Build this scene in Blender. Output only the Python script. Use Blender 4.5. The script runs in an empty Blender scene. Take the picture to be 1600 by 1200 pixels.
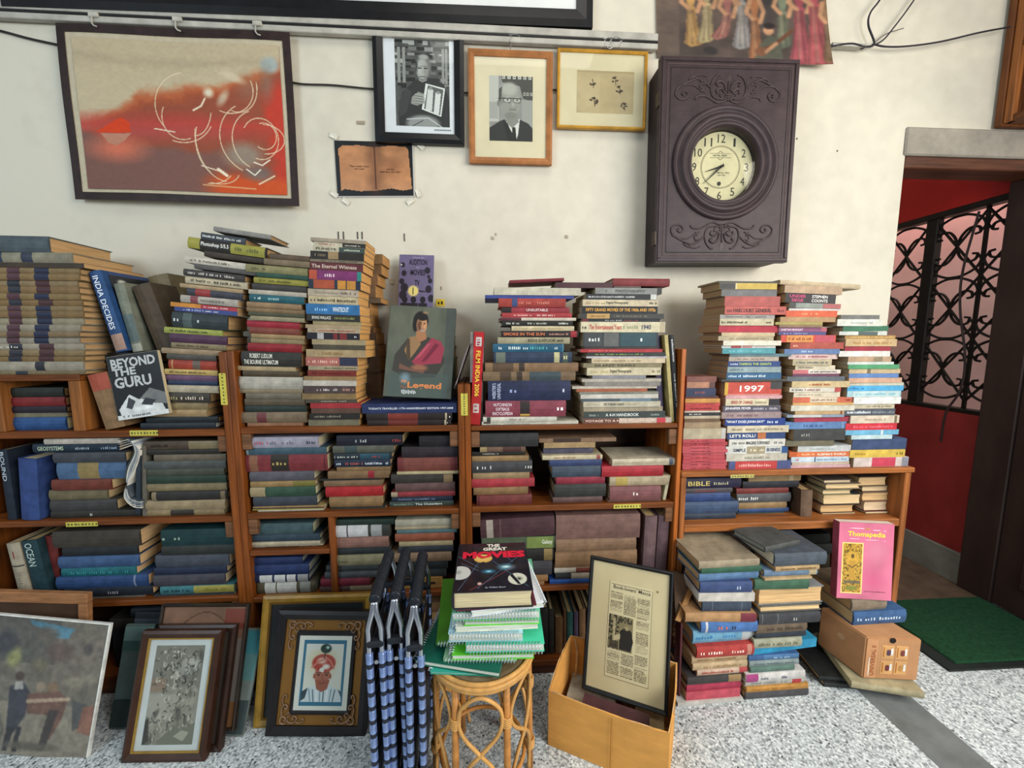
import bpy, bmesh, math, random
import numpy as np
from mathutils import Vector, Matrix
random.seed(7)
NP = np.random.default_rng(5)
SC = bpy.context.scene
COL = SC.collection
R = math.radians

# ------------------------------------------------------------------ camera, world, lights, exposure
FPX, HC = 620.0, 1.26                      # focal length in pixels of a 1600 px wide frame, eye height (m)
YAW, PITCH = R(3.45), R(6.45)
FW = Vector((math.sin(YAW)*math.cos(PITCH), math.cos(YAW)*math.cos(PITCH), -math.sin(PITCH)))
RT = Vector((math.cos(YAW), -math.sin(YAW), 0)); UP = RT.cross(FW)
EYE = Vector((0, 0, HC))
cam = bpy.data.cameras.new('camera'); cam.sensor_fit = 'HORIZONTAL'; cam.sensor_width = 36
cam.lens = 36*FPX/1600; cam.clip_start = .02; cam.clip_end = 60
co = bpy.data.objects.new('camera', cam); COL.objects.link(co); SC.camera = co
m3 = Matrix((RT, UP, -FW)).transposed()
co.matrix_world = Matrix.Translation(EYE) @ m3.to_4x4()

wd = bpy.data.worlds.new('world'); SC.world = wd; wd.use_nodes = True
bg = wd.node_tree.nodes['Background']; bg.inputs[0].default_value = (.86, .93, 1.0, 1); bg.inputs[1].default_value = .24

def area(name, loc, target, sx, sy, power, col):
    l = bpy.data.lights.new(name, 'AREA'); l.shape = 'RECTANGLE'; l.size = sx; l.size_y = sy
    l.energy = power; l.color = col
    o = bpy.data.objects.new(name, l); COL.objects.link(o)
    o.location = loc
    o.rotation_euler = (Vector(target)-Vector(loc)).to_track_quat('-Z', 'Y').to_euler()
    return o
area('window_daylight', (1.75, -.75, 1.7), (.55, 1.2, .55), 1.2, 1.25, 48, (.94, .98, 1))
area('left_cool_fill', (-2.3, -1.0, 2.2), (-.9, 1.6, 1.5), 1.0, 1.2, 30, (.72, .89, 1))  # added bluish fill lamp for the left wall, no known window there
area('doorway_daylight', (3.0, -.35, 2.3), (.5, 1.3, .75), 1.3, 1.3, 44, (1, .91, .78))
area('ceiling_lamp', (.2, .35, 3.45), (.2, 1.1, .6), 1.2, .8, 12, (1, .95, .88))
area('stairwell_skylight', (2.75, 2.6, 3.1), (2.6, 2.0, 1.0), .7, .9, 45, (1, .95, .93))
SC.view_settings.view_transform = 'Standard'; SC.view_settings.look = 'None'
SC.view_settings.gamma = 1; SC.view_settings.use_curve_mapping = False
SC.view_settings.exposure = 0.35

# ------------------------------------------------------------------ helpers
def ray(x, y): return FW + RT*((x-800)/FPX) + UP*((600-y)/FPX)
def aty(x, y, Y): d = ray(x, y); return EYE + d*(Y/d.y)
def atz(x, y, z): d = ray(x, y); return EYE + d*((z-HC)/d.z)
def atx(x, y, X): d = ray(x, y); return EYE + d*(X/d.x)
def zof(x, y, Y): return aty(x, y, Y).z
def lin(c): return tuple((v/12.92 if v <= .04045 else ((v+.055)/1.055)**2.4) for v in c)
def hx(s):
    s = s.lstrip('#'); return tuple(int(s[i:i+2], 16)/255 for i in (0, 2, 4))

def nodes(m):
    m.use_nodes = True; nt = m.node_tree; return nt, nt.nodes, nt.links, nt.nodes['Principled BSDF']
MC = {}
def mat(col, rough=.6, amt=.22, scale=22, stretch=None, kind='m', metal=0, bump=0):
    """procedural base colour with noise mottling"""
    key = (col, rough, amt, scale, stretch, metal, bump)
    if key in MC: return MC[key]
    m = bpy.data.materials.new(kind); nt, N, L, P = nodes(m)
    c = lin(hx(col)) if isinstance(col, str) else col
    tc = N.new('ShaderNodeTexCoord'); mp = N.new('ShaderNodeMapping'); L.new(tc.outputs['Object'], mp.inputs[0])
    mp.inputs['Scale'].default_value = stretch or (1, 1, 1)
    no = N.new('ShaderNodeTexNoise'); no.inputs['Scale'].default_value = scale; no.inputs['Detail'].default_value = 5
    no.inputs['Roughness'].default_value = .65
    L.new(mp.outputs[0], no.inputs['Vector'])
    rp = N.new('ShaderNodeMapRange'); rp.inputs[1].default_value = .3; rp.inputs[2].default_value = .7
    L.new(no.outputs[0], rp.inputs[0])
    mx = N.new('ShaderNodeMix'); mx.data_type = 'RGBA'
    mx.inputs[6].default_value = (*[v*(1-amt*1.3) for v in c], 1)
    mx.inputs[7].default_value = (*[min(1, v*(1+amt)+.002) for v in c], 1)
    L.new(rp.outputs[0], mx.inputs[0]); L.new(mx.outputs[2], P.inputs['Base Color'])
    P.inputs['Roughness'].default_value = rough; P.inputs['Metallic'].default_value = metal
    P.inputs['Specular IOR Level'].default_value = .26
    if bump:
        b = N.new('ShaderNodeBump'); b.inputs['Strength'].default_value = bump; b.inputs['Distance'].default_value = .004
        L.new(no.outputs[0], b.inputs['Height']); L.new(b.outputs[0], P.inputs['Normal'])
    MC[key] = m; return m
def wood(col, axis='x', rough=.45, amt=.45):
    st = {'x': (2, 30, 30), 'y': (30, 2, 30), 'z': (30, 30, 2)}[axis]
    return mat(col, rough, amt, 1.6, st, 'wood')
def pages(col): return mat(col, .85, .3, 6, (1.5, 1.5, 90), 'paper')
def flat(col, rough=.5): return mat(col, rough, .04, 30, None, 'print')
def attr_mat(rough=.5, spec=.35, coat=0):
    key = ('attr', rough, spec, coat)
    if key in MC: return MC[key]
    m = bpy.data.materials.new('printed_picture'); nt, N, L, P = nodes(m)
    a = N.new('ShaderNodeAttribute'); a.attribute_name = 'Col'
    L.new(a.outputs['Color'], P.inputs['Base Color']); P.inputs['Roughness'].default_value = rough
    P.inputs['Specular IOR Level'].default_value = spec; P.inputs['Coat Weight'].default_value = coat
    P.inputs['Coat Roughness'].default_value = .08
    MC[key] = m; return m
def glass_mat():
    if 'glass' in MC: return MC['glass']
    m = bpy.data.materials.new('clear_glass'); m.use_nodes = True; nt = m.node_tree; N = nt.nodes; L = nt.links
    N.remove(N['Principled BSDF']); out = N['Material Output']
    t = N.new('ShaderNodeBsdfTransparent'); t.inputs[0].default_value = (.97, .98, .97, 1)
    g = N.new('ShaderNodeBsdfGlossy'); g.inputs['Roughness'].default_value = .03
    f = N.new('ShaderNodeLayerWeight'); f.inputs[0].default_value = .5
    pw = N.new('ShaderNodeMath'); pw.operation = 'POWER'; pw.inputs[1].default_value = 5; L.new(f.outputs['Facing'], pw.inputs[0])
    ad = N.new('ShaderNodeMath'); ad.operation = 'MULTIPLY_ADD'; ad.inputs[1].default_value = .7; ad.inputs[2].default_value = .014; L.new(pw.outputs[0], ad.inputs[0])
    mx = N.new('ShaderNodeMixShader'); L.new(ad.outputs[0], mx.inputs[0]); L.new(t.outputs[0], mx.inputs[1]); L.new(g.outputs[0], mx.inputs[2])
    L.new(mx.outputs[0], out.inputs[0]); MC['glass'] = m; return m

def link(name, me, m=None, parent=None, M=None):
    o = bpy.data.objects.new(name, me); COL.objects.link(o)
    if m is not None and me is not None:
        if not me.materials: me.materials.append(m)
    if parent is not None: o.parent = parent
    if M is not None: o.matrix_local = M
    return o
def mesh(name, vs, fs, m=None, parent=None, M=None, smooth=False):
    me = bpy.data.meshes.new(name); me.from_pydata([tuple(v) for v in vs], [], fs); me.update()
    if smooth: me.polygons.foreach_set('use_smooth', [True]*len(me.polygons))
    return link(name, me, m, parent, M)
def empty(name, M=None, label=None, cat=None, group=None):
    o = bpy.data.objects.new(name, None); COL.objects.link(o); o.empty_display_size = .02
    if M is not None: o.matrix_world = M
    if label: tag(o, label, cat, group)
    return o
def tag(o, label, cat, group=None):
    o['label'] = label; o['category'] = cat
    if group: o['group'] = group
    return o
def struct(o): o['kind'] = 'structure'; return o
class MB:
    """collects simple shapes into one mesh"""
    def __init__(s): s.v = []; s.f = []
    def add(s, vs, fs):
        n = len(s.v); s.v += [Vector(v) for v in vs]; s.f += [tuple(i+n for i in f) for f in fs]; return s
    def box(s, a, b, M=None):
        x0, y0, z0 = a; x1, y1, z1 = b
        vs = [Vector(p) for p in ((x0,y0,z0),(x1,y0,z0),(x1,y1,z0),(x0,y1,z0),(x0,y0,z1),(x1,y0,z1),(x1,y1,z1),(x0,y1,z1))]
        if M is not None: vs = [M @ v for v in vs]
        return s.add(vs, [(3,2,1,0),(4,5,6,7),(0,1,5,4),(1,2,6,5),(2,3,7,6),(3,0,4,7)])
    def bbox(s, a, b, c=.003, M=None):
        """box with chamfered edges"""
        bm = bmesh.new(); x0, y0, z0 = a; x1, y1, z1 = b
        bmesh.ops.create_cube(bm, size=1)
        for v in bm.verts: v.co = Vector(((x0+x1)/2+v.co.x*(x1-x0), (y0+y1)/2+v.co.y*(y1-y0), (z0+z1)/2+v.co.z*(z1-z0)))
        bmesh.ops.bevel(bm, geom=bm.edges[:], offset=min(c, abs(x1-x0)*.45, abs(y1-y0)*.45, abs(z1-z0)*.45), segments=1, affect='EDGES')
        bm.verts.index_update()
        vs = [(M @ v.co) if M is not None else v.co.copy() for v in bm.verts]; fs = [tuple(v.index for v in f.verts) for f in bm.faces]
        bm.free(); return s.add(vs, fs)
    def tube(s, pts, r, n=8, caps=True, closed=False):
        pts = [Vector(p) for p in pts]; k = len(pts)
        if callable(r): rr = [r(i/(k-1)) for i in range(k)]
        else: rr = [r]*k
        T = []
        for i in range(k):
            a = pts[(i-1) % k] if closed else pts[max(i-1, 0)]; b = pts[(i+1) % k] if closed else pts[min(i+1, k-1)]
            d = b-a; T.append(d.normalized() if d.length > 1e-9 else Vector((0,0,1)))
        up = Vector((0,0,1)) if abs(T[0].z) < .9 else Vector((1,0,0))
        nrm = (up - T[0]*up.dot(T[0])).normalized(); vs = []; fs = []
        for i in range(k):
            nrm = nrm - T[i]*nrm.dot(T[i])
            nrm = nrm.normalized() if nrm.length > 1e-6 else T[i].orthogonal().normalized()
            bi = T[i].cross(nrm)
            for j in range(n):
                a = 2*math.pi*j/n; vs.append(pts[i] + (nrm*math.cos(a)+bi*math.sin(a))*rr[i])
        seg = k if closed else k-1
        for i in range(seg):
            for j in range(n):
                a = i*n+j; b = i*n+(j+1) % n; c = ((i+1) % k)*n+(j+1) % n; d = ((i+1) % k)*n+j
                fs.append((a, b, c, d))
        if caps and not closed:
            fs.append(tuple(range(n-1, -1, -1))); fs.append(tuple((k-1)*n+j for j in range(n)))
        return s.add(vs, fs)
    def lathe(s, prof, n=32, M=None):
        """prof: list of (radius, height along local z)"""
        vs = []; fs = []; k = len(prof)
        for r, h in prof:
            for j in range(n):
                a = 2*math.pi*j/n; v = Vector((r*math.cos(a), r*math.sin(a), h)); vs.append(M @ v if M is not None else v)
        for i in range(k-1):
            for j in range(n): fs.append((i*n+j, i*n+(j+1) % n, (i+1)*n+(j+1) % n, (i+1)*n+j))
        fs.append(tuple(range(n-1, -1, -1))); fs.append(tuple((k-1)*n+j for j in range(n)))
        return s.add(vs, fs)
    def prism(s, poly, z0, z1, M=None):
        n = len(poly); vs = [Vector((x, y, z0)) for x, y in poly]+[Vector((x, y, z1)) for x, y in poly]
        if M is not None: vs = [M @ v for v in vs]
        return s.add(vs, [tuple(range(n-1, -1, -1)), tuple(range(n, 2*n))]+[(i, (i+1) % n, n+(i+1) % n, n+i) for i in range(n)])
    def build(s, name, m, parent=None, M=None, smooth=False):
        return mesh(name, s.v, s.f, m, parent, M, smooth)
def frame_from(o, e1, e2, e3):
    M = Matrix((e1, e2, e3)).transposed().to_4x4(); M.translation = o; return M
def spline(pts, n=8):
    """Catmull-Rom through pts"""
    P = [Vector(p) for p in pts]; P = [P[0]*2-P[1]]+P+[P[-1]*2-P[-2]]; out = []
    for i in range(1, len(P)-2):
        for k in range(n):
            t = k/n; a, b, c, d = P[i-1:i+3]
            out.append(.5*((2*b)+(c-a)*t+(2*a-5*b+4*c-d)*t*t+(3*b-a-3*c+d)*t**3))
    out.append(P[-2]); return out

# ------------------------------------------------------------------ flat prints: colours painted on a fine grid
class Cv:
    def __init__(s, w, h, col):
        s.w, s.h = w, h; s.a = np.ones((h, w, 3))*np.array(hx(col))
        s.y, s.x = np.mgrid[0:h, 0:w]; s.x = (s.x+.5)/w; s.y = (s.y+.5)/h
    def mixm(s, m, col):
        c = np.array(hx(col)) if isinstance(col, str) else np.array(col); m = np.clip(m, 0, 1)[..., None]; s.a = s.a*(1-m)+c*m; return s
    def rect(s, x0, y0, x1, y1, col, a=1):
        return s.mixm(((s.x >= x0)&(s.x <= x1)&(s.y >= y0)&(s.y <= y1))*a, col)
    def ell(s, cx, cy, rx, ry, col, soft=.08, rot=0, a=1):
        dx, dy = s.x-cx, s.y-cy; c, n = math.cos(rot), math.sin(rot)
        d = np.sqrt(((dx*c+dy*n)/rx)**2+((-dx*n+dy*c)/ry)**2)
        return s.mixm((1-d)/max(soft, .01)*a if soft < .5 else np.clip((1-d)/soft, 0, 1)*a, col)
    def poly(s, pts, col, a=1):
        m = np.zeros(s.x.shape, bool); n = len(pts); j = n-1
        for i in range(n):
            xi, yi = pts[i]; xj, yj = pts[j]
            if yi != yj:
                m ^= ((yi > s.y) != (yj > s.y)) & (s.x < (xj-xi)*(s.y-yi)/(yj-yi)+xi)
            j = i
        return s.mixm(m*a, col)
    def line(s, pts, w, col, a=1, asp=None):
        asp = asp or s.h/s.w; m = np.zeros(s.x.shape)
        for (x0, y0), (x1, y1) in zip(pts[:-1], pts[1:]):
            dx, dy = x1-x0, (y1-y0)*asp; L2 = dx*dx+dy*dy+1e-12
            t = np.clip(((s.x-x0)*dx+(s.y-y0)*asp*dy)/L2, 0, 1)
            d = np.hypot(s.x-x0-t*dx, (s.y-y0)*asp-t*dy); m = np.maximum(m, np.clip((w-d)/(w*.5), 0, 1))
        return s.mixm(m*a, col)
    def noise(s, amt, cells=8, oct=4, seed=0):
        r = np.random.default_rng(seed); t = np.zeros(s.x.shape); A = 1.; tot = 0
        for o in range(oct):
            n = cells*2**o; g = r.random((n+2, n+2)); fx, fy = s.x*n, s.y*n; ix, iy = fx.astype(int), fy.astype(int); fx, fy = fx-ix, fy-iy
            fx, fy = fx*fx*(3-2*fx), fy*fy*(3-2*fy)
            t += A*((g[iy, ix]*(1-fx)+g[iy, ix+1]*fx)*(1-fy)+(g[iy+1, ix]*(1-fx)+g[iy+1, ix+1]*fx)*fy); tot += A; A *= .55
        t = t/tot-.5; s.n = t; s.a = np.clip(s.a*(1+amt*2*t[..., None]), 0, 1); return s
    def rows(s, x0, y0, x1, y1, n, col, seed=1, a=.8):
        """columns of small newsprint"""
        r = np.random.default_rng(seed); h = (y1-y0)/n
        for i in range(n):
            yy = y0+i*h; m = ((s.y > yy+h*.2)&(s.y < yy+h*.75)&(s.x > x0)&(s.x < x1-(r.random()*.25*(x1-x0) if r.random() < .15 else 0)))
            s.mixm(m*r.random(s.x.shape)*a*1.3, col)
        return s
def print_grid(name, cv, TL, TR, BL, BR, parent=None, rough=.5, coat=0, bulge=None, spec=.35):
    h, w = cv.h, cv.w; u = np.linspace(0, 1, w+1)[None, :, None]; v = np.linspace(0, 1, h+1)[:, None, None]
    P = (np.array(TL)*(1-u)+np.array(TR)*u)*(1-v)+(np.array(BL)*(1-u)+np.array(BR)*u)*v
    if bulge is not None: P = P+bulge(u, v)
    n = (w+1)*(h+1); me = bpy.data.meshes.new(name)
    ids = np.arange(n).reshape(h+1, w+1)
    q = np.stack([ids[:-1, :-1], ids[1:, :-1], ids[1:, 1:], ids[:-1, 1:]], -1).reshape(-1, 4)
    me.vertices.add(n); me.vertices.foreach_set('co', P.reshape(-1).astype(np.float32))
    me.loops.add(q.size); me.loops.foreach_set('vertex_index', q.reshape(-1).astype(np.int32))
    me.polygons.add(len(q)); me.polygons.foreach_set('loop_start', (np.arange(len(q))*4).astype(np.int32))
    me.update(calc_edges=True)
    a = np.where(cv.a <= .04045, cv.a/12.92, ((cv.a+.055)/1.055)**2.4)
    rgba = np.ones((h, w, 4), np.float32); rgba[..., :3] = a; rgba = np.repeat(rgba.reshape(-1, 4), 4, 0)
    at = me.color_attributes.new('Col', 'FLOAT_COLOR', 'CORNER'); at.data.foreach_set('color', rgba.reshape(-1))
    return link(name, me, attr_mat(rough, spec, coat), parent)

# ------------------------------------------------------------------ lettering (built-in font turned into meshes)
TC = {}
def text_mesh(body, bold=0.0):
    k = (body, bold)
    if k in TC: return TC[k]
    cu = bpy.data.curves.new('lettering', 'FONT'); cu.body = body; cu.resolution_u = 2; cu.offset = bold; cu.align_x = 'CENTER'
    o = bpy.data.objects.new('lettering', cu); COL.objects.link(o)
    dg = bpy.context.evaluated_depsgraph_get(); me = bpy.data.meshes.new_from_object(o.evaluated_get(dg))
    v = np.empty(len(me.vertices)*3, np.float32); me.vertices.foreach_get('co', v); v = v.reshape(-1, 3)
    f = [tuple(p.vertices) for p in me.polygons]
    bpy.data.objects.remove(o); bpy.data.meshes.remove(me); bpy.data.curves.remove(cu)
    lo, hi = v.min(0), v.max(0); v = (v-lo)/np.maximum(hi-lo, 1e-6); v[:, 2] = 0
    TC[k] = (v, f, (hi-lo)[0]/(hi-lo)[1]); return TC[k]
def lettering(body, M, w, h, col, parent, bold=.01, name='title_lettering'):
    """text filling a w x h box whose lower left corner is at M's origin, in M's xy plane"""
    v, f, asp = text_mesh(body.replace('_', ' ').replace('|', '\n'), bold)
    vs = v*np.array([w, h, 0]); return mesh(name, vs, f, flat(col), parent, M)
ID = Matrix.Identity(4)

CN = [('black','1c1c1c'),('charcoal','3a3a3a'),('grey','808080'),('pale grey','b4b4b0'),('white','e0e0da'),('cream','d6caa6'),('tan','aa8a60'),('brown','6a4c32'),('dark brown','3c2e22'),
 ('maroon','62282e'),('dark red','84242a'),('red','b42c30'),('orange','d06a38'),('pink','cc8a8a'),('purple','5a3458'),('mauve','96787a'),('navy','222c4c'),('blue','345490'),('light blue','6aa4cc'),
 ('slate','46525c'),('teal','24606a'),('dark green','24382e'),('green','3e7a52'),('olive','847c4e'),('yellow','c8b048'),('yellow-green','a2aa4e')]
CNV = [(n, np.array(hx(c))) for n, c in CN]
def cname(col):
    c = np.array(hx(col)); return min(CNV, key=lambda t: float((((t[1]-c)*np.array([1.1, 1.3, 1])**1)**2).sum()))[0]
ORD = 'topmost second third fourth fifth sixth seventh eighth ninth tenth eleventh twelfth thirteenth fourteenth fifteenth sixteenth seventeenth eighteenth nineteenth twentieth'.split()
def ordn(i):
    if i < 20: return ORD[i]
    if i < 29: return 'twenty-'+('first second third fourth fifth sixth seventh eighth ninth'.split()[i-20])
    return 'thirtieth' if i == 29 else 'thirty-'+('first second third fourth fifth sixth seventh eighth ninth'.split()[i-30])

# ------------------------------------------------------------------ one book
def aged(c, k=.14, g=.93):
    a = np.array(hx(c)); k = k*min(1, .25+1.6*float(a.max())); return '%02x%02x%02x' % tuple(int(round(255*v)) for v in np.clip((a*(1-k)+np.array([.36, .31, .26])*k)*g, 0, 1))
# local frame: x along the spine, y from spine to fore edge, z through the thickness (front board up)
def book(M, L, W, T, col, hard=True, pg='c0a070', name='book', label=None, cat='book', group=None, bands=(), texts=(), dashes=(), cover2=None, rough=.55, rot_out=False, bulge=None):
    col = aged(col); cover2 = aged(cover2) if cover2 else None
    root = empty(name, M, label, cat, group)
    t = min(.0028, T*.16) if hard else min(.0009, T*.2); ov = .0035 if hard else .0005
    bl = (min(.12*T, .005) if hard else 0.0) if bulge is None else bulge
    arc = [(-bl*math.sin(math.pi*k/4), T*(1-k/4)) for k in range(5)] if bl > 0 else [(0, T), (0, 0)]
    prof = [(W, T)]+arc+[(W, 0), (W, t)]+[(t*1.1, t), (t*1.1, T-t)]+[(W, T-t)]
    n = len(prof); jx = [random.uniform(-.0006, .0006) for _ in range(2)]
    vs = [(0+jx[0], y, z) for y, z in prof]+[(L+jx[1], y, z) for y, z in prof]
    fs = [(i, (i+1) % n, n+(i+1) % n, n+i) for i in range(n)]
    # end caps as strips (board, spine, board)
    def cap(o, flip):
        k = len(arc); q = []
        # prof: 0=(W,T) 1..k arc, k+1=(W,0) k+2=(W,t) k+3=(in,t) k+4=(in,T-t) k+5=(W,T-t)
        q.append((o+0, o+1, o+k+4, o+k+5)); q.append((o+k, o+k+1, o+k+2, o+k+3))
        q.append(tuple([o+i for i in range(1, k+1)]+[o+k+3, o+k+4]))
        return [tuple(reversed(f)) if flip else f for f in q]
    fs += cap(0, False)+cap(n, True)
    mesh('cover', vs, fs, mat(cover2 or col, rough, .24, 24, None, 'cover'), root)
    # page block with a slightly hollow fore edge
    a = t*1.1; wy = W-ov; hol = min(.003, T*.1) if hard else 0
    zt, zb = T-t, t; zm = (zt+zb)/2
    pp = [(a, zb), (wy, zb), (wy-hol, zm), (wy, zt), (a, zt)]
    k = len(pp); pv = [(ov, y, z) for y, z in pp]+[(L-ov, y, z) for y, z in pp]
    mesh('page_block', pv, [(4, 3, 2, 1, 0), (5, 6, 7, 8, 9)]+[(i, (i+1) % k, k+(i+1) % k, k+i) for i in range(k)], pages(pg), root)
    def strip(u0, u1, c, z0=0.02, z1=.98, nm='spine_label'):
        e = .0004; q = []
        ar = arc if bl > 0 else [(0, T*(1-k/2)) for k in range(3)]
        pts = [(y-e, z) for y, z in ar]
        pts = [(y, z0*T+(z/T)*(z1-z0)*T) for y, z in pts]; m = len(pts)
        v = [(u0*L, y, z) for y, z in pts]+[(u1*L, y, z) for y, z in pts]
        f = [(i, i+1, m+i+1, m+i) for i in range(m-1)]
        return mesh(nm, v, f, mat(aged(c), .5, .15, 30, None, 'spine_label'), root)
    for b in bands: strip(*b)
    sp = -bl-.0009
    for (u0, u1, c, body) in texts:
        vert = body.startswith('^')
        body = body.lstrip('^'); nl = body.count('|')+1
        if vert:      # lines stacked up, running across a thick spine
            h = (u1-u0)*L; w = T*.8
            Mt = frame_from(Vector((u1*L, sp, T*.1)), Vector((0, 0, 1)), Vector((-1, 0, 0)), Vector((0, -1, 0)))
            lettering(body, Mt, w, h, c, root, .004)
        else:
            q = .46 if nl == 1 else .74
            if body[0] == '%': q = int(body[1:3])/100; body = body[3:]
            hh = T*q
            Mt = frame_from(Vector((u0*L, sp, (T-hh)/2)), Vector((1, 0, 0)), Vector((0, 0, 1)), Vector((0, -1, 0)))
            lettering(body, Mt, (u1-u0)*L, hh, c, root, .012)
    for (u0, u1, c) in dashes:
        b = MB(); x = u0*L; step = max(.0042, T*.22); h0 = min(T*.36, .012); k = 0
        while x < u1*L and k < 40:
            w = step*random.uniform(.35, .7); h = h0*random.uniform(.6, 1); z = T*.5-h0/2
            if random.random() > .14: b.add([(x, sp, z), (x+w, sp, z), (x+w, sp, z+h), (x, sp, z+h)], [(0, 1, 2, 3)])
            x += step; k += 1
        if b.v: b.build('spine_print', flat(c), root)
    return root

def parse(tok):
    o = dict(b=[], t=[], d=[])
    for s in tok:
        if '=' in s:
            k, v = s.split('=', 1)
            if k == 'b': p = v.split(','); o['b'].append((float(p[0]), float(p[1]), p[2])+tuple(float(q) for q in p[3:]))
            elif k == 't': p = v.split(',', 3); o['t'].append((float(p[0]), float(p[1]), p[2], p[3]))
            elif k == 'd': p = v.split(','); o['d'].append((float(p[0]), float(p[1]), p[2]))
            elif k in 'ykwps': o[k] = float(v) if k != 'p' else v
            elif k == 'L': o['L'] = v.replace('_', ' ')
        else: o[s] = True
    return o
def lyingM(p, ang, roll=0):
    return Matrix.Translation(p) @ Matrix.Rotation(ang, 4, 'Z') @ Matrix.Rotation(roll, 4, 'Y')
NB = 0
def stack(phrase, group, crop, Y, zbase, data, typ='H', pg='b08c5c', W=None, slope=0, yaw=0, maxY=1.635, ybase=None, jit=.004, name='book'):
    """a pile of lying books; rows give left, right and top edge in a crop of the photograph"""
    global NB
    cx, cy, s = crop; rows = []
    for ln in data.strip().split('\n'):
        ln = ln.strip()
        if not ln: continue
        tk = ln.split(); rows.append((float(tk[0]), float(tk[1]), float(tk[2]), tk[3], parse(tk[4:])))
    X = lambda v: cx+v/s
    Yp = lambda v: cy+v/s
    zt = [zof((X(r[0])+X(r[1]))/2, Yp(r[2]), Y) for r in rows]
    n = len(rows); z = zbase; zs = [0]*n; top = [0]*n
    for i in range(n-1, -1, -1):
        T = max(zt[i]-z, .0045); zs[i] = z; top[i] = z+T; z += T
    H = max(top)-zbase; lab_used = {}
    for i, (xl, xr, y, col, o) in enumerate(rows):
        T = top[i]-zs[i]-.0003; Yi = Y+o.get('k', 0)+random.uniform(-jit, jit); ym = Yp(y)+4
        a = R(yaw+o.get('y', 0)+random.uniform(-.6, .6))
        p0 = aty(X(xl), ym, Yi); r = ray(X(xr), ym)
        # |p0 + L*d - t*r| = 0 in xy
        dx, dy = math.cos(a), math.sin(a); det = dx*(-r.y)+r.x*dy
        L = (-p0.x*(-r.y)+(-r.x)*p0.y)/det if abs(det) > 1e-6 else .2
        L = abs(L) if .05 < abs(L) < .6 else .2
        hard = (typ == 'H') != ('x' in o) and T > .009
        Wi = o.get('w') or W or max(.09, min(L*(.68 if hard else .62), .2))
        ymax = max(Yi, Yi+L*math.sin(a)); Wi = max(.05, min(Wi, (maxY-ymax)/max(.2, math.cos(a))))
        roll = math.atan(slope)*((zs[i]+T/2-zbase)/H) + math.atan(o.get('s', 0))
        mid = Vector((p0.x+dx*L/2, p0.y+dy*L/2, zs[i]))
        M = Matrix.Translation(mid) @ Matrix.Rotation(a, 4, 'Z') @ Matrix.Rotation(roll, 4, 'Y') @ Matrix.Translation((-L/2, 0, 0))
        if 'r' in o:     # fore edge towards the room
            M = M @ Matrix.Translation((L, Wi, 0)) @ Matrix.Rotation(math.pi, 4, 'Z')
        kind = ('book turned pages outwards' if 'r' in o else 'hardback' if hard else 'magazine' if T < .0075 else 'paperback')
        wh = ('topmost of' if i == 0 else 'bottom one of' if i == n-1 and n > 2 else ordn(i)+' from top of')
        lab = o.get('L') or f"{cname(col)} {kind}, {wh} {phrase}"
        nm = 'magazine' if kind == 'magazine' else (name if name != 'book' else 'paperback' if kind == 'paperback' else 'hardback' if kind == 'hardback' else 'book')
        book(M, L, Wi, T, col, hard, o.get('p', pg), nm, lab, nm if nm in ('magazine', 'paperback', 'hardback') else 'book', group, o['b'], o['t'], o['d'], None)
        NB += 1
    return z
def standing(px_top, px_bot, wpx, Y, W, col, label, group=None, hard=True, yaw=0, pg='b89868', zb=None, bands=(), texts=(), dashes=(), up=False):
    """book standing on its tail with the spine to the room; pixel of the spine's top and bottom middle"""
    a, b = aty(*px_top, Y), aty(*px_bot, Y)
    if zb is not None: b = b + (a-b)*((zb-b.z)/(a.z-b.z))
    T = wpx*Y/FPX*.985; ax = (a-b); b = b+Vector((0, 0, T*.5*abs(ax.x)/ax.length+.0005)); ax = (a-b); L = ax.length; e3 = Vector((math.cos(yaw), math.sin(yaw), 0)); e1 = (b-a).normalized()
    e2 = e3.cross(e1); e2.normalize(); e3 = e1.cross(e2)
    M = frame_from(a-e3*T/2, e1, e2, e3)
    return book(M, L, W, T, col, hard, pg, 'book', label, 'book', group, bands, texts, dashes)
def faceout(TL, BL, BR, T, col, label, hard=True, group=None, pg='c8b48a', cv=None, **kw):
    """book showing its front board; corners are points in space"""
    e1 = (BL-TL); L = e1.length; e1.normalize(); e2 = (BR-BL); W = e2.length; e2.normalize(); c = (TL+BR)/2; q = e1.dot(e2)*.5; e1, e2 = (e1-e2*q).normalized(), (e2-e1*q).normalized(); e2 = (e2-e1*e2.dot(e1)).normalized(); e3 = e1.cross(e2)
    M = frame_from(c-e1*L/2-e2*W/2-e3*T, e1, e2, e3)
    r = book(M, L, W, T, col, hard, pg, 'book', label, 'book', group, **kw)
    if cv is not None:
        e = .0006; m = .0008
        print_grid('cover_print', cv, (m, m, T+e), (m, W-m, T+e), (L-m, m, T+e), (L-m, W-m, T+e), r, .35, .3)
    return r, L, W, T
def cover_text(r, T, x, y, w, h, body, col, bold=.012):
    """lettering on a front board: x down from the top, y right from the spine"""
    M = frame_from(Vector((x+h, y, T+.0012)), Vector((0, 1, 0)), Vector((-1, 0, 0)), Vector((0, 0, 1)))
    return lettering(body, M, w, h, col, r, bold)
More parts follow.
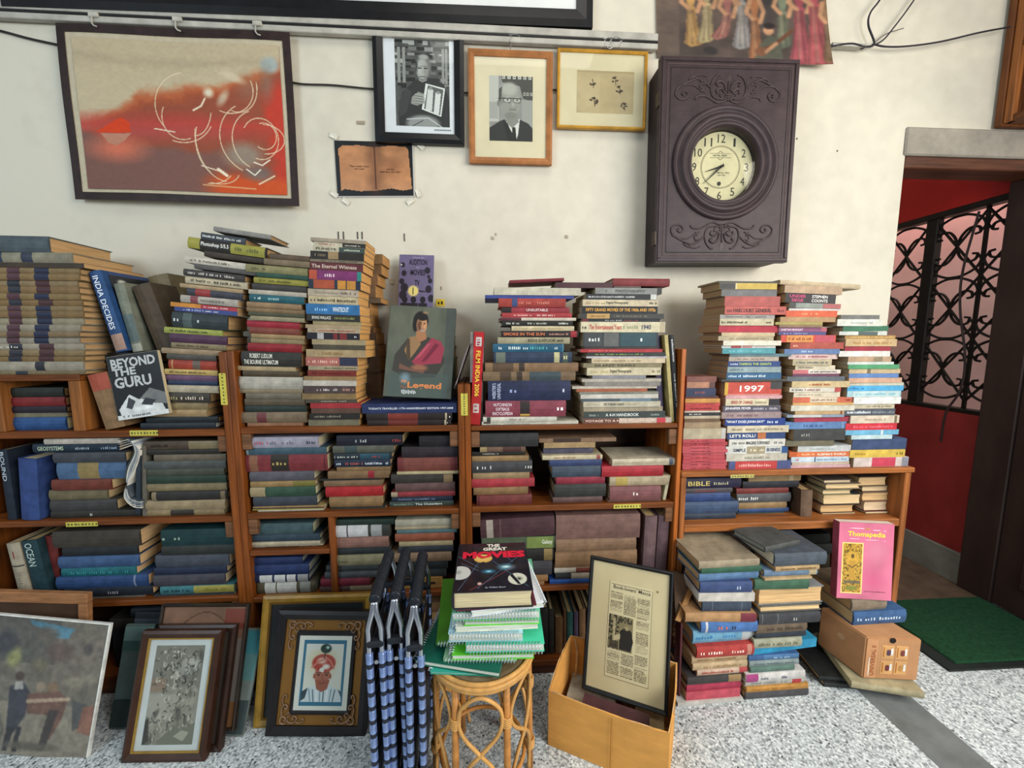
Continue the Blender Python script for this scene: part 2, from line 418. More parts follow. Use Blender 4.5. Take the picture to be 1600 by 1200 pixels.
# ------------------------------------------------------------------ the setting
WY = 1.65                       # back wall
XW = 1.742                      # its right end, where the doorway starts
XR = 2.42                       # corridor's right wall
def wall_mat():
    m = bpy.data.materials.new('whitewash'); nt, N, L, P = nodes(m)
    tc = N.new('ShaderNodeTexCoord')
    def noise(sc, st=(1, 1, 1)):
        mp = N.new('ShaderNodeMapping'); mp.inputs['Scale'].default_value = st; L.new(tc.outputs['Object'], mp.inputs[0])
        n = N.new('ShaderNodeTexNoise'); n.inputs['Scale'].default_value = sc; n.inputs['Detail'].default_value = 6; L.new(mp.outputs[0], n.inputs['Vector']); return n
    a, b = noise(2.2, (1, 1, .6)), noise(14)
    r = N.new('ShaderNodeValToRGB'); e = r.color_ramp.elements
    e[0].position = .30; e[0].color = (*lin(hx('bfb7a5')), 1); e[1].position = .56; e[1].color = (*lin(hx('cfc7b4')), 1)
    mx = N.new('ShaderNodeMix'); mx.data_type = 'FLOAT'; mx.inputs[0].default_value = .42
    L.new(a.outputs[0], mx.inputs[2]); L.new(b.outputs[0], mx.inputs[3]); L.new(mx.outputs[0], r.inputs[0])
    L.new(r.outputs[0], P.inputs['Base Color']); P.inputs['Roughness'].default_value = .8
    bp = N.new('ShaderNodeBump'); bp.inputs['Strength'].default_value = .25; bp.inputs['Distance'].default_value = .006
    L.new(b.outputs[0], bp.inputs['Height']); L.new(bp.outputs[0], P.inputs['Normal']); return m
def terrazzo():
    m = bpy.data.materials.new('terrazzo'); nt, N, L, P = nodes(m); tc = N.new('ShaderNodeTexCoord')
    base = None
    def vor(sc):
        v = N.new('ShaderNodeTexVoronoi'); v.inputs['Scale'].default_value = sc; L.new(tc.outputs['Object'], v.inputs['Vector']); return v
    def ramp(src, stops):
        r = N.new('ShaderNodeValToRGB'); r.color_ramp.interpolation = 'CONSTANT'
        els = r.color_ramp.elements
        while len(els) < len(stops): els.new(.5)
        for e, (p, c) in zip(els, stops): e.position = p; e.color = (*lin(hx(c)), 1)
        L.new(src, r.inputs[0]); return r
    v1, v2 = vor(85), vor(170)
    sx = N.new('ShaderNodeSeparateColor'); L.new(v1.outputs['Color'], sx.inputs[0])
    s2 = N.new('ShaderNodeSeparateColor'); L.new(v2.outputs['Color'], s2.inputs[0])
    r2 = ramp(s2.outputs[0], [(0, '858a8b'), (.2, 'a9afaf'), (.5, 'c2c8c7'), (.8, 'd8dcda')])
    r1 = ramp(sx.outputs[0], [(0, '4a4c4b'), (.09, '7e8282'), (.2, 'aab0af'), (.42, 'cbd0cd'), (.7, 'e4e6e1')])
    ms = N.new('ShaderNodeMath'); ms.operation = 'LESS_THAN'; ms.inputs[1].default_value = .32; L.new(v1.outputs['Distance'], ms.inputs[0])
    mx = N.new('ShaderNodeMix'); mx.data_type = 'RGBA'; L.new(ms.outputs[0], mx.inputs[0]); L.new(r2.outputs[0], mx.inputs[6]); L.new(r1.outputs[0], mx.inputs[7])
    L.new(mx.outputs[2], P.inputs['Base Color']); P.inputs['Roughness'].default_value = .42; return m
WM = wall_mat()
struct(MB().box((-2.6, WY, 0), (XW, WY+.18, 3.4)).build('wall_back', WM))
struct(MB().box((XW, WY+.004, 2.131), (3.2, WY+.18, 3.4)).build('wall_over_doorway', WM))
struct(MB().box((-2.6, -.4, -.06), (3.2, 3.4, 0)).build('floor', terrazzo()))
ST = mat('6f7270', .5, .2, 9, None, 'stone')
struct(MB().box((1.325, .2, -.02), (1.487, 1.62, .0012)).build('trim_floor_strip', ST))
struct(MB().bbox((XW-.01, WY-.01, 2.02), (XR+.2, WY+.19, 2.131), .006).build('trim_lintel', mat('938b7e', .8, .25, 7, None, 'concrete', 0, .4)))
fr = MB().bbox((XW+.002, WY+.0, 1.972), (XR+.05, WY+.11, 2.02), .004)
struct(fr.build('trim_door_head', wood('5a3422', 'x')))
# red corridor wall with a grilled opening
z0, z1 = .883, 1.936
RED = mat('8a2a26', .6, .16, 5, None, 'red_paint'); RED2 = mat('a81c16', .55, .12, 5, None, 'bright_red_paint')
struct(MB().box((XR, WY+.05, .165), (XR+.14, 3.4, z0)).build('wall_right_lower', RED))
struct(MB().box((XR, WY+.05, z1), (XR+.14, 3.4, 2.6)).build('wall_right_upper', RED2))
struct(MB().bbox((XR-.012, WY+.05, 0), (XR+.14, 3.4, .165), .004).build('baseboard_right', mat('7d7a70', .7, .2, 8, None, 'skirting')))
struct(MB().box((XR+.5, 1.2, 0), (XR+.56, 3.8, 2.9)).build('wall_outside', mat('cfada4', .8, .1, 3, None, 'pink_render')))
struct(MB().box((-2.6, 3.3, 0), (3.2, 3.4, 3)).build('wall_corridor_end', mat('b8a99a', .8, .1, 3, None, 'corridor_wall')))
struct(MB().box((XW, WY+.0, -.01), (XR, WY+.03, .004)).build('trim_threshold', mat('6a5a46', .6, .2, 8)))
struct(MB().box((-2.6, WY+.03, .0003), (XR, 3.3, .003)).build('floor_corridor', mat('5e4a3a', .6, .25, 12, None, 'corridor_floor')))
# door jamb and open door leaf on the right
DK = mat('33241f', .5, .25, 7, (1, 1, .3), 'dark_paint')
struct(MB().bbox((XR-.03, WY-.02, 0), (XR+.10, WY+.12, 1.975), .006).build('trim_door_jamb', DK))
d = empty('door_1', Matrix.Translation((XR-.025, WY-.02, 0)) @ Matrix.Rotation(R(-94), 4, 'Z')); d['kind'] = 'structure'
MB().bbox((.005, -.005, .012), (.80, .04, 1.965), .004).build('door_leaf', DK, d)
for za, zb in ((.14, .78), (.92, 1.36), (1.48, 1.86)):
    p = MB(); x0, x1 = .1, .70
    for a, b in (((x0, -.014, za), (x1, -.005, za+.03)), ((x0, -.014, zb-.03), (x1, -.005, zb)), ((x0, -.014, za+.03), (x0+.03, -.005, zb-.03)), ((x1-.03, -.014, za+.03), (x1, -.005, zb-.03))): p.bbox(a, b, .004)
    p.build('door_panel_moulding', DK, d)
# window grille: flat bars and scrolls
gr = empty('window_1', Matrix.Translation((XR, 0, 0))); gr['kind'] = 'structure'
IR = mat('17130f', .4, .2, 30, None, 'black_iron')
yy = lambda x, y: atx(x, y, XR).y
yp = (yy(1452, 343)+yy(1428, 593))/2; yb = (yy(1533, 345)+yy(1511, 540))/2; yn = yy(1481, 480)
zn = [atx(x, y, XR).z for x, y in ((1493, 380), (1480, 482), (1469, 572))]; dz = (zn[0]-zn[2])/2; zc0 = zn[1]
MB().bbox((.01, yp-.028, z0), (.05, yp+.028, z1), .003).build('grille_post', IR, gr)
MB().box((.024, yb-.007, z0), (.036, yb+.007, z1)).build('grille_bar', IR, gr)
MB().bbox((.0, WY+.05, z0-.001), (.06, 3.0, z0+.022), .003).build('sill_bar', IR, gr)
MB().bbox((.0, WY+.05, z1-.03), (.06, 3.0, z1+.001), .003).build('head_bar', IR, gr)
half = abs(yb-yp)/2
def cell(yc, zc, hw, m):
    hz = dz/2
    def P(a, b): return (.03, yc+a*hw, zc+b*hz)
    r = .0065
    for s in (-1, 1):
        m.tube([P(-1, s), P(1, -s)], r, 5)
        for q in (-1, 1):
            m.tube(spline([P(0, 0), P(.12*s, .30*q), P(.40*s, .52*q), P(.72*s, .50*q), P(.80*s, .34*q), P(.62*s, .30*q)], 5), r, 5)
    for q in (-1, 1):
        m.tube(spline([P(-.80, .36*q), P(-.96, .52*q), P(-.78, .78*q), P(-.35, .95*q), P(0, .98*q), P(.35, .95*q), P(.78, .78*q), P(.96, .52*q), P(.80, .36*q)], 5), r, 5)
for ci, (yc, hw) in enumerate(((yp-half, half), (yp-3*half, half*1.0), (yp+half*1.15, half), (yp+half*3.15, half))):
    for k in range(-3, 6):
        zc = zc0+k*dz
        if zc-dz/2 > z0-.02 and zc+dz/2 < z1+.06:
            m = MB(); cell(yc, zc, hw, m); m.build('grille_scroll', IR, gr)
# loose wire hanging at the grille
w = [atx(x, y, XR-.03) for x, y in ((1530, 330), (1505, 420), (1500, 480), (1508, 560), (1500, 610), (1478, 645), (1470, 690))]
tag(MB().tube(spline(w, 6), .005, 6).build('hanging_wire', mat('2a1c1a', .5)), 'dark loose wire hanging down in front of the window grille', 'wire')
# green doormat
mt = empty('doormat', Matrix.Identity(4), 'dark green doormat with a black rubber rim in the doorway', 'doormat')
GM = mat('123c22', .95, .35, 90, None, 'green_pile', 0, .6)
MB().bbox((1.80, 1.30, .002), (2.375, 1.665, .016), .004).build('mat_pile', GM, mt)
rb = MB().prism([(1.745, 1.275), (2.39, 1.275), (2.39, 1.67), (1.745, 1.67)], .001, .009)
rb.build('rubber_rim', mat('1c221f', .6), mt)
# brown wooden shelf fixed high on the right
sh = empty('wall_shelf', Matrix.Identity(4), 'brown wooden wall shelf above the doorway, cut by the frame', 'shelf')
xs = aty(1573, 120, 1.63).x
BW = wood('6b3c1a', 'y')
MB().bbox((xs, .7, 2.14), (xs+.5, 1.62, 2.165)).build('shelf_board', BW, sh)
MB().bbox((xs, .7, 2.42), (xs+.5, 1.62, 2.442)).build('shelf_board', BW, sh)
MB().bbox((xs, .7, 2.76), (xs+.5, 1.62, 2.782)).build('shelf_board', BW, sh)
MB().bbox((xs-.012, 1.62, 2.135), (xs+.5, 1.645, 3.2)).build('side_panel', wood('6b3c1a', 'z'), sh)
MB().bbox((xs-.006, 1.592, 2.14), (xs+.02, 1.619, 3.2)).build('corner_post', wood('8a5226', 'z'), sh)
MB().bbox((xs+.47, .7, 2.17), (xs+.5, 1.6, 3.2)).build('back_panel', wood('5a3014', 'y'), sh)

# ------------------------------------------------------------------ wall rail, cables
def wl(pts, Y, n=8): return spline([aty(x, y, Y) for x, y in pts], n)
ra = empty('wall_rail', Matrix.Identity(4), 'pale painted rail with a black cable running along the wall top', 'rail')
RM = mat('a9a498', .6, .2, 12)
a, b = aty(-80, 11, 1.635), aty(1026, 66, 1.635)
dirv = (b-a).normalized(); upv = Vector((0, 0, 1)); upv = (upv-dirv*upv.dot(dirv)).normalized()
def along(u0, u1, za, zb, ya, yb_, m, name):
    q = a.lerp(b, u0); L = (a.lerp(b, u1)-q).length
    M = frame_from(q, dirv, dirv.cross(upv)*-1, upv)
    return MB().bbox((0, ya, za), (L, yb_, zb), .002).build(name, m, ra, M)
along(0, 1, -.004, .022, -.0145, .012, RM, 'rail_upper'); along(0, 1, -.034, -.014, -.0145, .006, RM, 'rail_lower')
along(0, 1, -.0145, -.0035, -.0145, -.004, mat('1d1b1a', .5), 'black_cable')
# loose old cable across the wall behind the pictures
tag(MB().tube(wl([(-40, 40), (0, 48), (45, 60), (95, 71)], 1.643), .004, 6).build('wall_cable', mat('24211f', .6)), 'short black cable slanting into the red painting from the left', 'cable')
tag(MB().tube(wl([(440, 124), (470, 131), (520, 133), (585, 139), (660, 141), (725, 145), (800, 142), (880, 140)], 1.644), .0035, 6).build('wall_cable', mat('2b2724', .6)), 'thin dark cable crossing the wall behind the framed photographs', 'cable')
wr = MB(); CB = mat('2c2830', .5)
wr.tube(wl([(1300, 72), (1330, 68), (1352, 73), (1366, 68), (1357, 40), (1360, 20), (1378, -6), (1400, -60), (1410, -220)], 1.62), .0035, 6)
wr.tube(wl([(1364, 69), (1385, 73), (1420, 72), (1470, 65), (1530, 51), (1578, 42)], 1.62), .0035, 6)
wr.tube(wl([(1345, 76), (1375, 66), (1395, 45), (1432, -6), (1460, -60), (1470, -220)], 1.625), .003, 6)
wr.tube(wl([(1362, 70), (1385, 53), (1412, 44)], 1.63), .0015, 5)
tag(wr.build('loose_wires', CB), 'bundle of loose wires looping on the wall right of the poster', 'wire')
tag(MB().bbox(aty(1296, 76, 1.635), aty(1352, 69, 1.62), .002).build('cable_trunking', RM), 'short broken piece of trunking right of the poster', 'trunking')
# scraps of old tape and nails left on the wall
for k, (x, y, w, h, c) in enumerate(((529, 368, .004, .03, '4a443c'), (537, 368, .004, .03, '4a443c'), (559, 368, .004, .028, '4a443c'), (566, 368, .004, .028, '4a443c'), (632, 371, .004, .03, '5a5046'), (770, 372, .012, .012, 'a89a84'), (885, 370, .012, .012, 'a89a84'), (564, 192, .03, .012, '9a8c78'), (613, 440, .018, .02, 'c8b89e'), (1308, 236, .004, .006, '5a5046'), (1245, 217, .004, .006, '5a5046'), (775, 366, .006, .01, 'b0a088'), (690, 450, .006, .014, 'b4a48c'))):
    p = aty(x, y, WY)
    mk = MB().bbox((p.x-w/2, WY-.0035, p.z-h/2), (p.x+w/2, WY-.0002, p.z+h/2), .001).build('wall_scrap', mat(c, .8))
    L_ = ('first','second','third','fourth','fifth')[k]+' dark nail stub from left on the wall over the paperbacks' if k < 5 else \
        ['pale paper scrap high above the dark maroon topped stack', 'pale paper scrap near the clock corner on the wall', 'smudged tape scrap above the open-book poster', 'chalky plaster scrap left of the purple cover', 'small nail head far right of the clock foot', 'small nail head right of the clock dial', 'tiny scrap beside the pale paper scrap on the wall', 'tiny scrap on the wall right of the purple cover'][k-5]
    tag(mk, L_, 'scrap')

# ------------------------------------------------------------------ bookcases
BK = '6e3a14'
SH = {}
YF = 1.35; BB = 1.642
Wx, Wz, Wy_ = wood(BK, 'x'), wood('783f14', 'z'), wood(BK, 'y')
def upright(x0, x1, zt, par, yf=YF, tone=None):
    m = MB().bbox((x0, yf, 0), (x1, BB, zt), .0025).build('upright', tone or Wz, par); return m
def board(x0, x1, zt, t, par, yf=YF, yb2=BB, name='shelf'):
    MB().bbox((x0, yf+.004, zt-t), (x1, yb2, zt), .0025).build(name, Wx, par); return zt
def cleat(x0, x1, zt, par, h=.055):
    MB().bbox((x0, YF+.008, zt-h), (x1, YF+.03, zt), .002).build('cleat', wood('6e4a30', 'x', .6), par)
def note(px, py, x, w, h, Yp_, par, col='bdb04a', lines=True):
    p = aty(px, py, Yp_)
    o = MB().box((p.x-w/2, Yp_-.0008, p.z-h/2), (p.x+w/2, Yp_, p.z+h/2)).build('paper_label', mat(col, .7, .12, 60), par)
    b = MB(); n = 9; vert = h > w
    for i in range(n):
        t = (i+.5)/n; s = random.uniform(.3, .7)
        if vert: b.add([(p.x-w*.1, Yp_-.0014, p.z-h/2+h*t), (p.x+w*.1, Yp_-.0014, p.z-h/2+h*t), (p.x+w*.1, Yp_-.0014, p.z-h/2+h*(t+s/n)), (p.x-w*.1, Yp_-.0014, p.z-h/2+h*(t+s/n))], [(0, 1, 2, 3)])
        else: b.add([(p.x-w/2+w*t, Yp_-.0014, p.z-h*.22), (p.x-w/2+w*(t+s/n), Yp_-.0014, p.z-h*.22), (p.x-w/2+w*(t+s/n), Yp_-.0014, p.z+h*.2), (p.x-w/2+w*t, Yp_-.0014, p.z+h*.2)], [(0, 1, 2, 3)])
    b.build('label_print', mat('5a5a34', .7), o)
xs1 = aty(377.5, 853, YF).x; xs2 = aty(726, 700, YF).x; xs3 = aty(1073, 545, YF).x; xs4 = aty(1427, 736, YF).x-.004
T1 = .0255; T2 = .0215
def zz(x, y): return zof(x, y, YF)
# leftmost
u = empty('bookcase', Matrix.Translation((0, 0, 0)), 'leftmost brown wooden bookcase with encyclopaedias on top', 'bookcase', 'brown bookcases along the wall')
xl1 = -1.74
upright(xl1, xl1+.026, 1.22, u); upright(xs1-T1, xs1-.0005, zz(350, 550), u)
i0, i1 = xl1+.026, xs1-T1
SH['1a'] = board(i0, i1, zz(170, 674), .022, u); SH['1b'] = board(i0, i1, zz(200, 812), .02, u); SH['1c'] = board(i0, i1, zz(300, 936), .02, u); SH['1d'] = board(i0, i1, .085, .02, u)
for k in ('1a', '1b', '1c'): cleat(i1-.03, i1, SH[k]-.0225, u)
MB().box((i0, BB-.008, 0), (i1, BB, .94)).build('back_panel', wood('3c2616', 'x'), u)
MB().bbox((i0, YF+.02, 0), (i1, YF+.04, .064)).build('plinth', Wx, u)
note(349, 608, 0, .021, .105, YF, u); 
p = SH['1a']; note(225, 676.5, 0, .088, .018, YF+.004, u); note(128, 819, 0, .1, .016, YF+.004, u)
# second
u = empty('bookcase', Matrix.Identity(4), 'second brown bookcase from left, portrait book standing on it', 'bookcase', 'brown bookcases along the wall')
upright(xs1+.0005, xs1+T1-.004, zz(358, 548), u); upright(xs2-T2, xs2-.0005, zz(720, 601), u)
i0, i1 = xs1+T1-.004, xs2-T2
SH['2a'] = board(i0, i1, zz(550, 667), .021, u); SH['2b'] = board(i0, i1, zz(550, 800), .02, u); SH['2c'] = board(i0, i1, zz(600, 928), .02, u); SH['2d'] = board(i0, i1, .085, .02, u)
xd = aty(512, 830, YF).x
MB().bbox((xd, YF+.006, SH['2c']), (xd+.02, BB-.01, SH['2b']-.02), .002).build('divider', Wz, u)
SH['2e'] = board(i0, xd, zz(450, 861), .018, u)
for k in ('2a', '2b'): cleat(i0, i0+.03, SH[k]-.0215, u); cleat(i1-.03, i1, SH[k]-.0215, u)
MB().box((i0, BB-.008, 0), (i1, BB, .94)).build('back_panel', wood('3c2616', 'x'), u)
MB().bbox((i0, YF+.02, 0), (i1, YF+.04, .064)).build('plinth', Wx, u)
# third
u = empty('bookcase', Matrix.Identity(4), 'third brown bookcase from left, red standing book at its left post', 'bookcase', 'brown bookcases along the wall')
upright(xs2+.0005, xs2+T2, zz(730, 601), u); upright(xs3-.016, xs3, zz(1072, 545), u, tone=wood('a0561f', 'z'))
i0, i1 = xs2+T2, xs3-.016
SH['3a'] = board(i0, i1, zz(900, 664.3), .0165, u); SH['3b'] = board(i0, i1, zz(890, 789.5), .021, u); SH['3c'] = board(i0, i1, zz(860, 917), .02, u); SH['3d'] = board(i0, i1, zz(860, 1033), .022, u)
for k in ('3a', '3b'): cleat(i0, i0+.03, SH[k]-.0215, u); cleat(i1-.03, i1, SH[k]-.0215, u)
MB().box((i0, BB-.008, 0), (i1, BB, .94)).build('back_panel', wood('3c2616', 'x'), u)
MB().bbox((i0, YF+.012, 0), (i1, YF+.03, SH['3d']-.022)).build('plinth', wood('4a2a1a', 'x'), u)
note(980, 791, 0, .1, .016, YF+.004, u); note(725.5, 632, 0, .0235, .076, YF-.0008, u)
# low one by the doorway
u = empty('bookcase', Matrix.Identity(4), 'low brown bookcase by the doorway under three tall stacks', 'bookcase', 'brown bookcases along the wall')
i0 = xs3+.004
W4 = wood('93572a', 'x'); 
MB().bbox((i0, YF, 0), (i0+.02, BB, zz(1240, 734)-.0205), .0025).build('upright', wood('93572a', 'z'), u)
MB().bbox((xs4-.024, YF, 0), (xs4, BB, zz(1240, 734)-.0205), .0025).build('upright', wood('93572a', 'z'), u)
SH['4a'] = zz(1240, 734); MB().bbox((i0-.002, YF-.004, SH['4a']-.02), (xs4+.008, BB, SH['4a']), .003).build('top_board', W4, u)
SH['4b'] = zz(1190, 817.5); MB().bbox((i0+.02, YF+.002, SH['4b']-.03), (xs4-.024, BB, SH['4b']), .003).build('shelf', W4, u)
MB().box((i0+.02, BB-.008, 0), (xs4-.024, BB, SH['4a']-.02)).build('back_panel', wood('33231a', 'x'), u)
note(1160, 744, 0, .09, .012, YF-.004, u, 'b3a860')
# cubby box carrying the encyclopaedias
cb = empty('wooden_cubby', Matrix.Identity(4), 'small wooden cubby box under the encyclopaedia stack', 'cubby')
p1 = aty(122, 640, YF+.005); zc = zz(60, 586); zb = SH['1a']+.0006
MB().bbox((-1.70, YF+.005, zc-.02), (p1.x+.014, BB-.01, zc), .002).build('top_board', Wx, cb)
MB().bbox((p1.x-.022, YF+.005, zb), (p1.x+.014, BB-.01, zc-.0203), .002).build('side_panel', wood('8a5426', 'z'), cb)
pl = aty(3, 640, YF+.005)
MB().bbox((pl.x-.03, YF+.005, zb), (pl.x, BB-.01, zc-.0203), .002).build('side_panel', wood('8a5426', 'z'), cb)
SH['cubby'] = zc
# ------------------------------------------------------------------ the books: every row is one book
A = (0, 340, 3.529); B = (220, 340, 3.53); C = (360, 340, 3.529); D = (560, 380, 4.0); E = (730, 420, 4.616); F = (890, 420, 4.615)
G = (1050, 430, 3.868); H = (1200, 430, 3.871); I = (0, 670, 4.136); J = (200, 670, 4.14); K = (370, 660, 4.0); LL = (500, 660, 4.0)
MM = (710, 660, 4.0); NN = (840, 660, 4.0); O = (1040, 720, 3.077); PP = (1140, 720, 3.078)
e = .0006
enc = 'b=.20,.34,2a2c38 b=.52,.68,4a2a30'; enc2 = 'b=.20,.34,50303a b=.50,.66,222a44'
rows = ['-40 268 100 465258 y=2', '-40 398 190 8d8872 b=.02,.12,2c3a52 b=.36,.5,303648', '-20 462 248 3a2c1e x', '-60 440 275 8a7048 '+enc2, '-60 437 310 8c6f44 '+enc2, '-55 430 345 927a56 '+enc, '-50 436 382 8a6a40 '+enc,
        '-60 442 418 8f7448 '+enc2, '-50 455 452 86683e '+enc, '-60 455 485 8f7750 '+enc2, '-55 460 517 86693f '+enc2, '-50 464 552 a09478 '+enc2, '-60 446 590 9c927c '+enc2, '-60 436 628 8a7250 '+enc2, '-60 440 658 a09684 '+enc2,
        '-50 465 695 a49a84 d=.1,.3,e0d8c8 '+enc, '-50 465 730 8f7750 '+enc, '-55 465 762 86693f '+enc, '-50 463 793 a29a86 b=.48,.58,2a2c34', '-40 470 845 7a6a4c b=.25,.38,2a3038']
stack('encyclopaedia stack on the wooden cubby', 'encyclopaedia volumes on the cubby', A, 1.36, SH['cubby']+e, '\n'.join(rows), pg='c09868', W=.22)
stack('books inside the wooden cubby', 'books inside the cubby', A, 1.385, SH['1a']+e, '''
18 352 938 20241f
20 360 990 7a1c20
22 365 1040 201c26
26 372 1076 7a745c x
14 366 1100 26508a p=d8cc9a''', W=.2)
stack('tall stack behind the black-and-white cover', 'tall stack at the first post', B, 1.372, SH['1a']+e, '''
400 715 72 8f8c86
330 575 96 3a3f48 d=.05,.9,c8c8c0
258 690 135 26241f b=.0,.15,a8a03c b=.54,.98,a4a040 t=.17,.52,e8e4da,Photoshop_5/5.5 d=.6,.9,5a5a20
350 680 196 3a3026
240 582 232 d4cdbc d=.1,.75,5a4a3a
295 640 268 5a5654
235 570 300 3b3634 d=.08,.85,c0b8ac
245 585 338 cbbd9c d=.1,.9,3a3026
217 560 378 b59a72
255 560 400 3a3a44 b=.15,.42,9a3030
220 535 440 b5aea0 b=.17,.3,8a4048 d=.35,.75,6a6458
165 530 480 d88a30 x b=.45,1,b82a3a d=.5,.85,e8d0c8
185 530 504 34468a x d=.15,.7,c8c8d0
170 475 528 2a3436 d=.04,.14,c8ccc8 d=.4,.5,b0b8b4 b=.2,.36,4a5a5a
130 450 612 a0a84c d=.1,.75,3a4020
160 475 645 4a2a44
170 470 695 8a7a5a d=.1,.7,4a3a2a
115 440 725 a08868
145 415 755 4a4640
155 418 785 a23826 b=.06,.09,c89a60 b=.5,.66,6a5a50
133 423 838 c8a860 d=.1,.8,5a4a30
140 425 868 6a4a66
150 425 900 243250
115 430 925 b8ac92
80 380 965 3a342c d=.05,.42,a09868 d=.48,.9,c0b0a0
75 370 1020 8a7650
48 365 1060 a88a60
30 425 1098 1a2024
0 412 1132 222a32 p=d0ccc0''', slope=.14, pg='b08a5a')
stack('second stack left of the portrait book', 'stack left of the paperbacks', C, 1.372, SH['2a']+e, '''
215 435 205 5a4a38
185 435 235 7a6a50
85 425 268 8a8458 d=.1,.3,5a5638
145 430 312 28483a
130 430 338 98923a d=.1,.7,50501c
120 420 370 3a3836
100 420 405 bcb2a0
105 405 430 1e5a66 d=.1,.2,c8d0c8 d=.35,.55,a8c8c8
90 390 470 9a7a58
90 410 500 8a6e4c
100 410 525 4a4a36
110 408 548 9a9070
92 380 572 9c1e2c
105 380 608 7a3a2c
115 410 645 a0855a
115 405 668 94805c
95 390 695 8c1820
60 388 740 2c2a24 t=.05,.62,e0dccc,ROBERT_LUDLUM|THE_BOURNE_ULTIMATUM
40 360 820 b8a076
70 380 845 4a3c2a
30 400 878 b8b2a4 b=.02,.06,6a6258
30 400 945 8a7a60
85 390 968 6e6656
80 410 998 584c3a
80 420 1035 26322c
40 420 1072 7a6850 b=.28,.42,6a3034
95 400 1130 a07050 p=c08a60''', slope=.08, pg='a88458')
stack('paperback stack left of the portrait book', 'tall paperback stack', C, 1.366, SH['2a']+e, '''
442 745 118 a89a84
460 745 138 d8cbb0 b=.55,1,2e2c28 d=.6,.9,c8c0b0 d=.1,.4,a06050
455 740 162 cac2a4 b=.5,1,3a4a44 t=.06,.45,2a2824,FUNEYE d=.6,.9,c8c8b0
440 735 190 26221e b=.33,.52,a08458 d=.05,.28,7a6a50
440 735 232 8a7a64 d=.2,.9,4a3c30
435 730 248 5e282c t=.04,.88,d0b8a8,The_Eternal_Witness
432 720 292 7a2c66 b=.0,.15,c24c30 b=.92,1,2a8a84 d=.3,.48,e0c0c8
428 715 345 1f2a3c b=.1,.5,b04a2a b=.56,.72,d08a30 b=.74,.91,cc8a34
425 705 395 c0b098 d=.15,.62,8a7c68 d=.65,.95,5a4c40
428 705 434 cbb990 d=.05,.95,2c241c
415 710 478 2a6ea8 t=.5,.8,e4ecec,WHITEOUT d=.08,.45,88b4d8
420 715 535 2a2a26 t=.1,.45,d8d4c8,IRVING_WALLACE d=.52,.9,8a8a50
455 722 572 a8976c
415 720 592 b09a76
425 715 612 b8a588 d=.1,.9,9a3a30
420 712 636 1e1c24 b=.2,.32,b8b4b0 b=.5,.58,7a2428 b=.62,.76,7a2428 d=.9,.97,c8c8c8
450 745 672 a89670
455 745 702 4a4234
418 745 728 b0986e d=.2,.6,8a6a40
415 700 770 b4685c b=.65,1,2a3048 d=.05,.6,d8a898
430 705 818 a89878 d=.3,.95,5a4a38
425 695 842 7c2a22 d=.1,.9,5a1a18
405 695 875 9a7a50
400 695 897 cac2b2
405 690 928 4a3a3a d=.25,.65,d0c8c0 d=.75,.95,b08070
395 690 968 8a7048
415 700 1003 4a4438 d=.3,.8,b0a890
440 720 1022 a42a30
445 715 1050 5a4034
435 715 1078 24221e d=.1,.6,8a8070
430 710 1112 7a745c''', typ='P', slope=.05, pg='d09a58', W=.115)
stack('half-hidden row behind the paperback stack', 'books behind the paperback stack', C, 1.502, SH['2a']+e, '''
560 838 200 8a6a44
560 832 255 7a5a3a
560 812 312 8a6644
560 800 372 7a5c40
560 830 440 6a5a44
560 770 470 7a5a3c
560 775 540 886848
560 790 600 6a4a30
560 805 636 5a4030
560 815 700 6a4c34
560 822 770 5a4430
560 830 850 644a34
560 835 930 584028''', typ='P', pg='b4834c', W=.11)
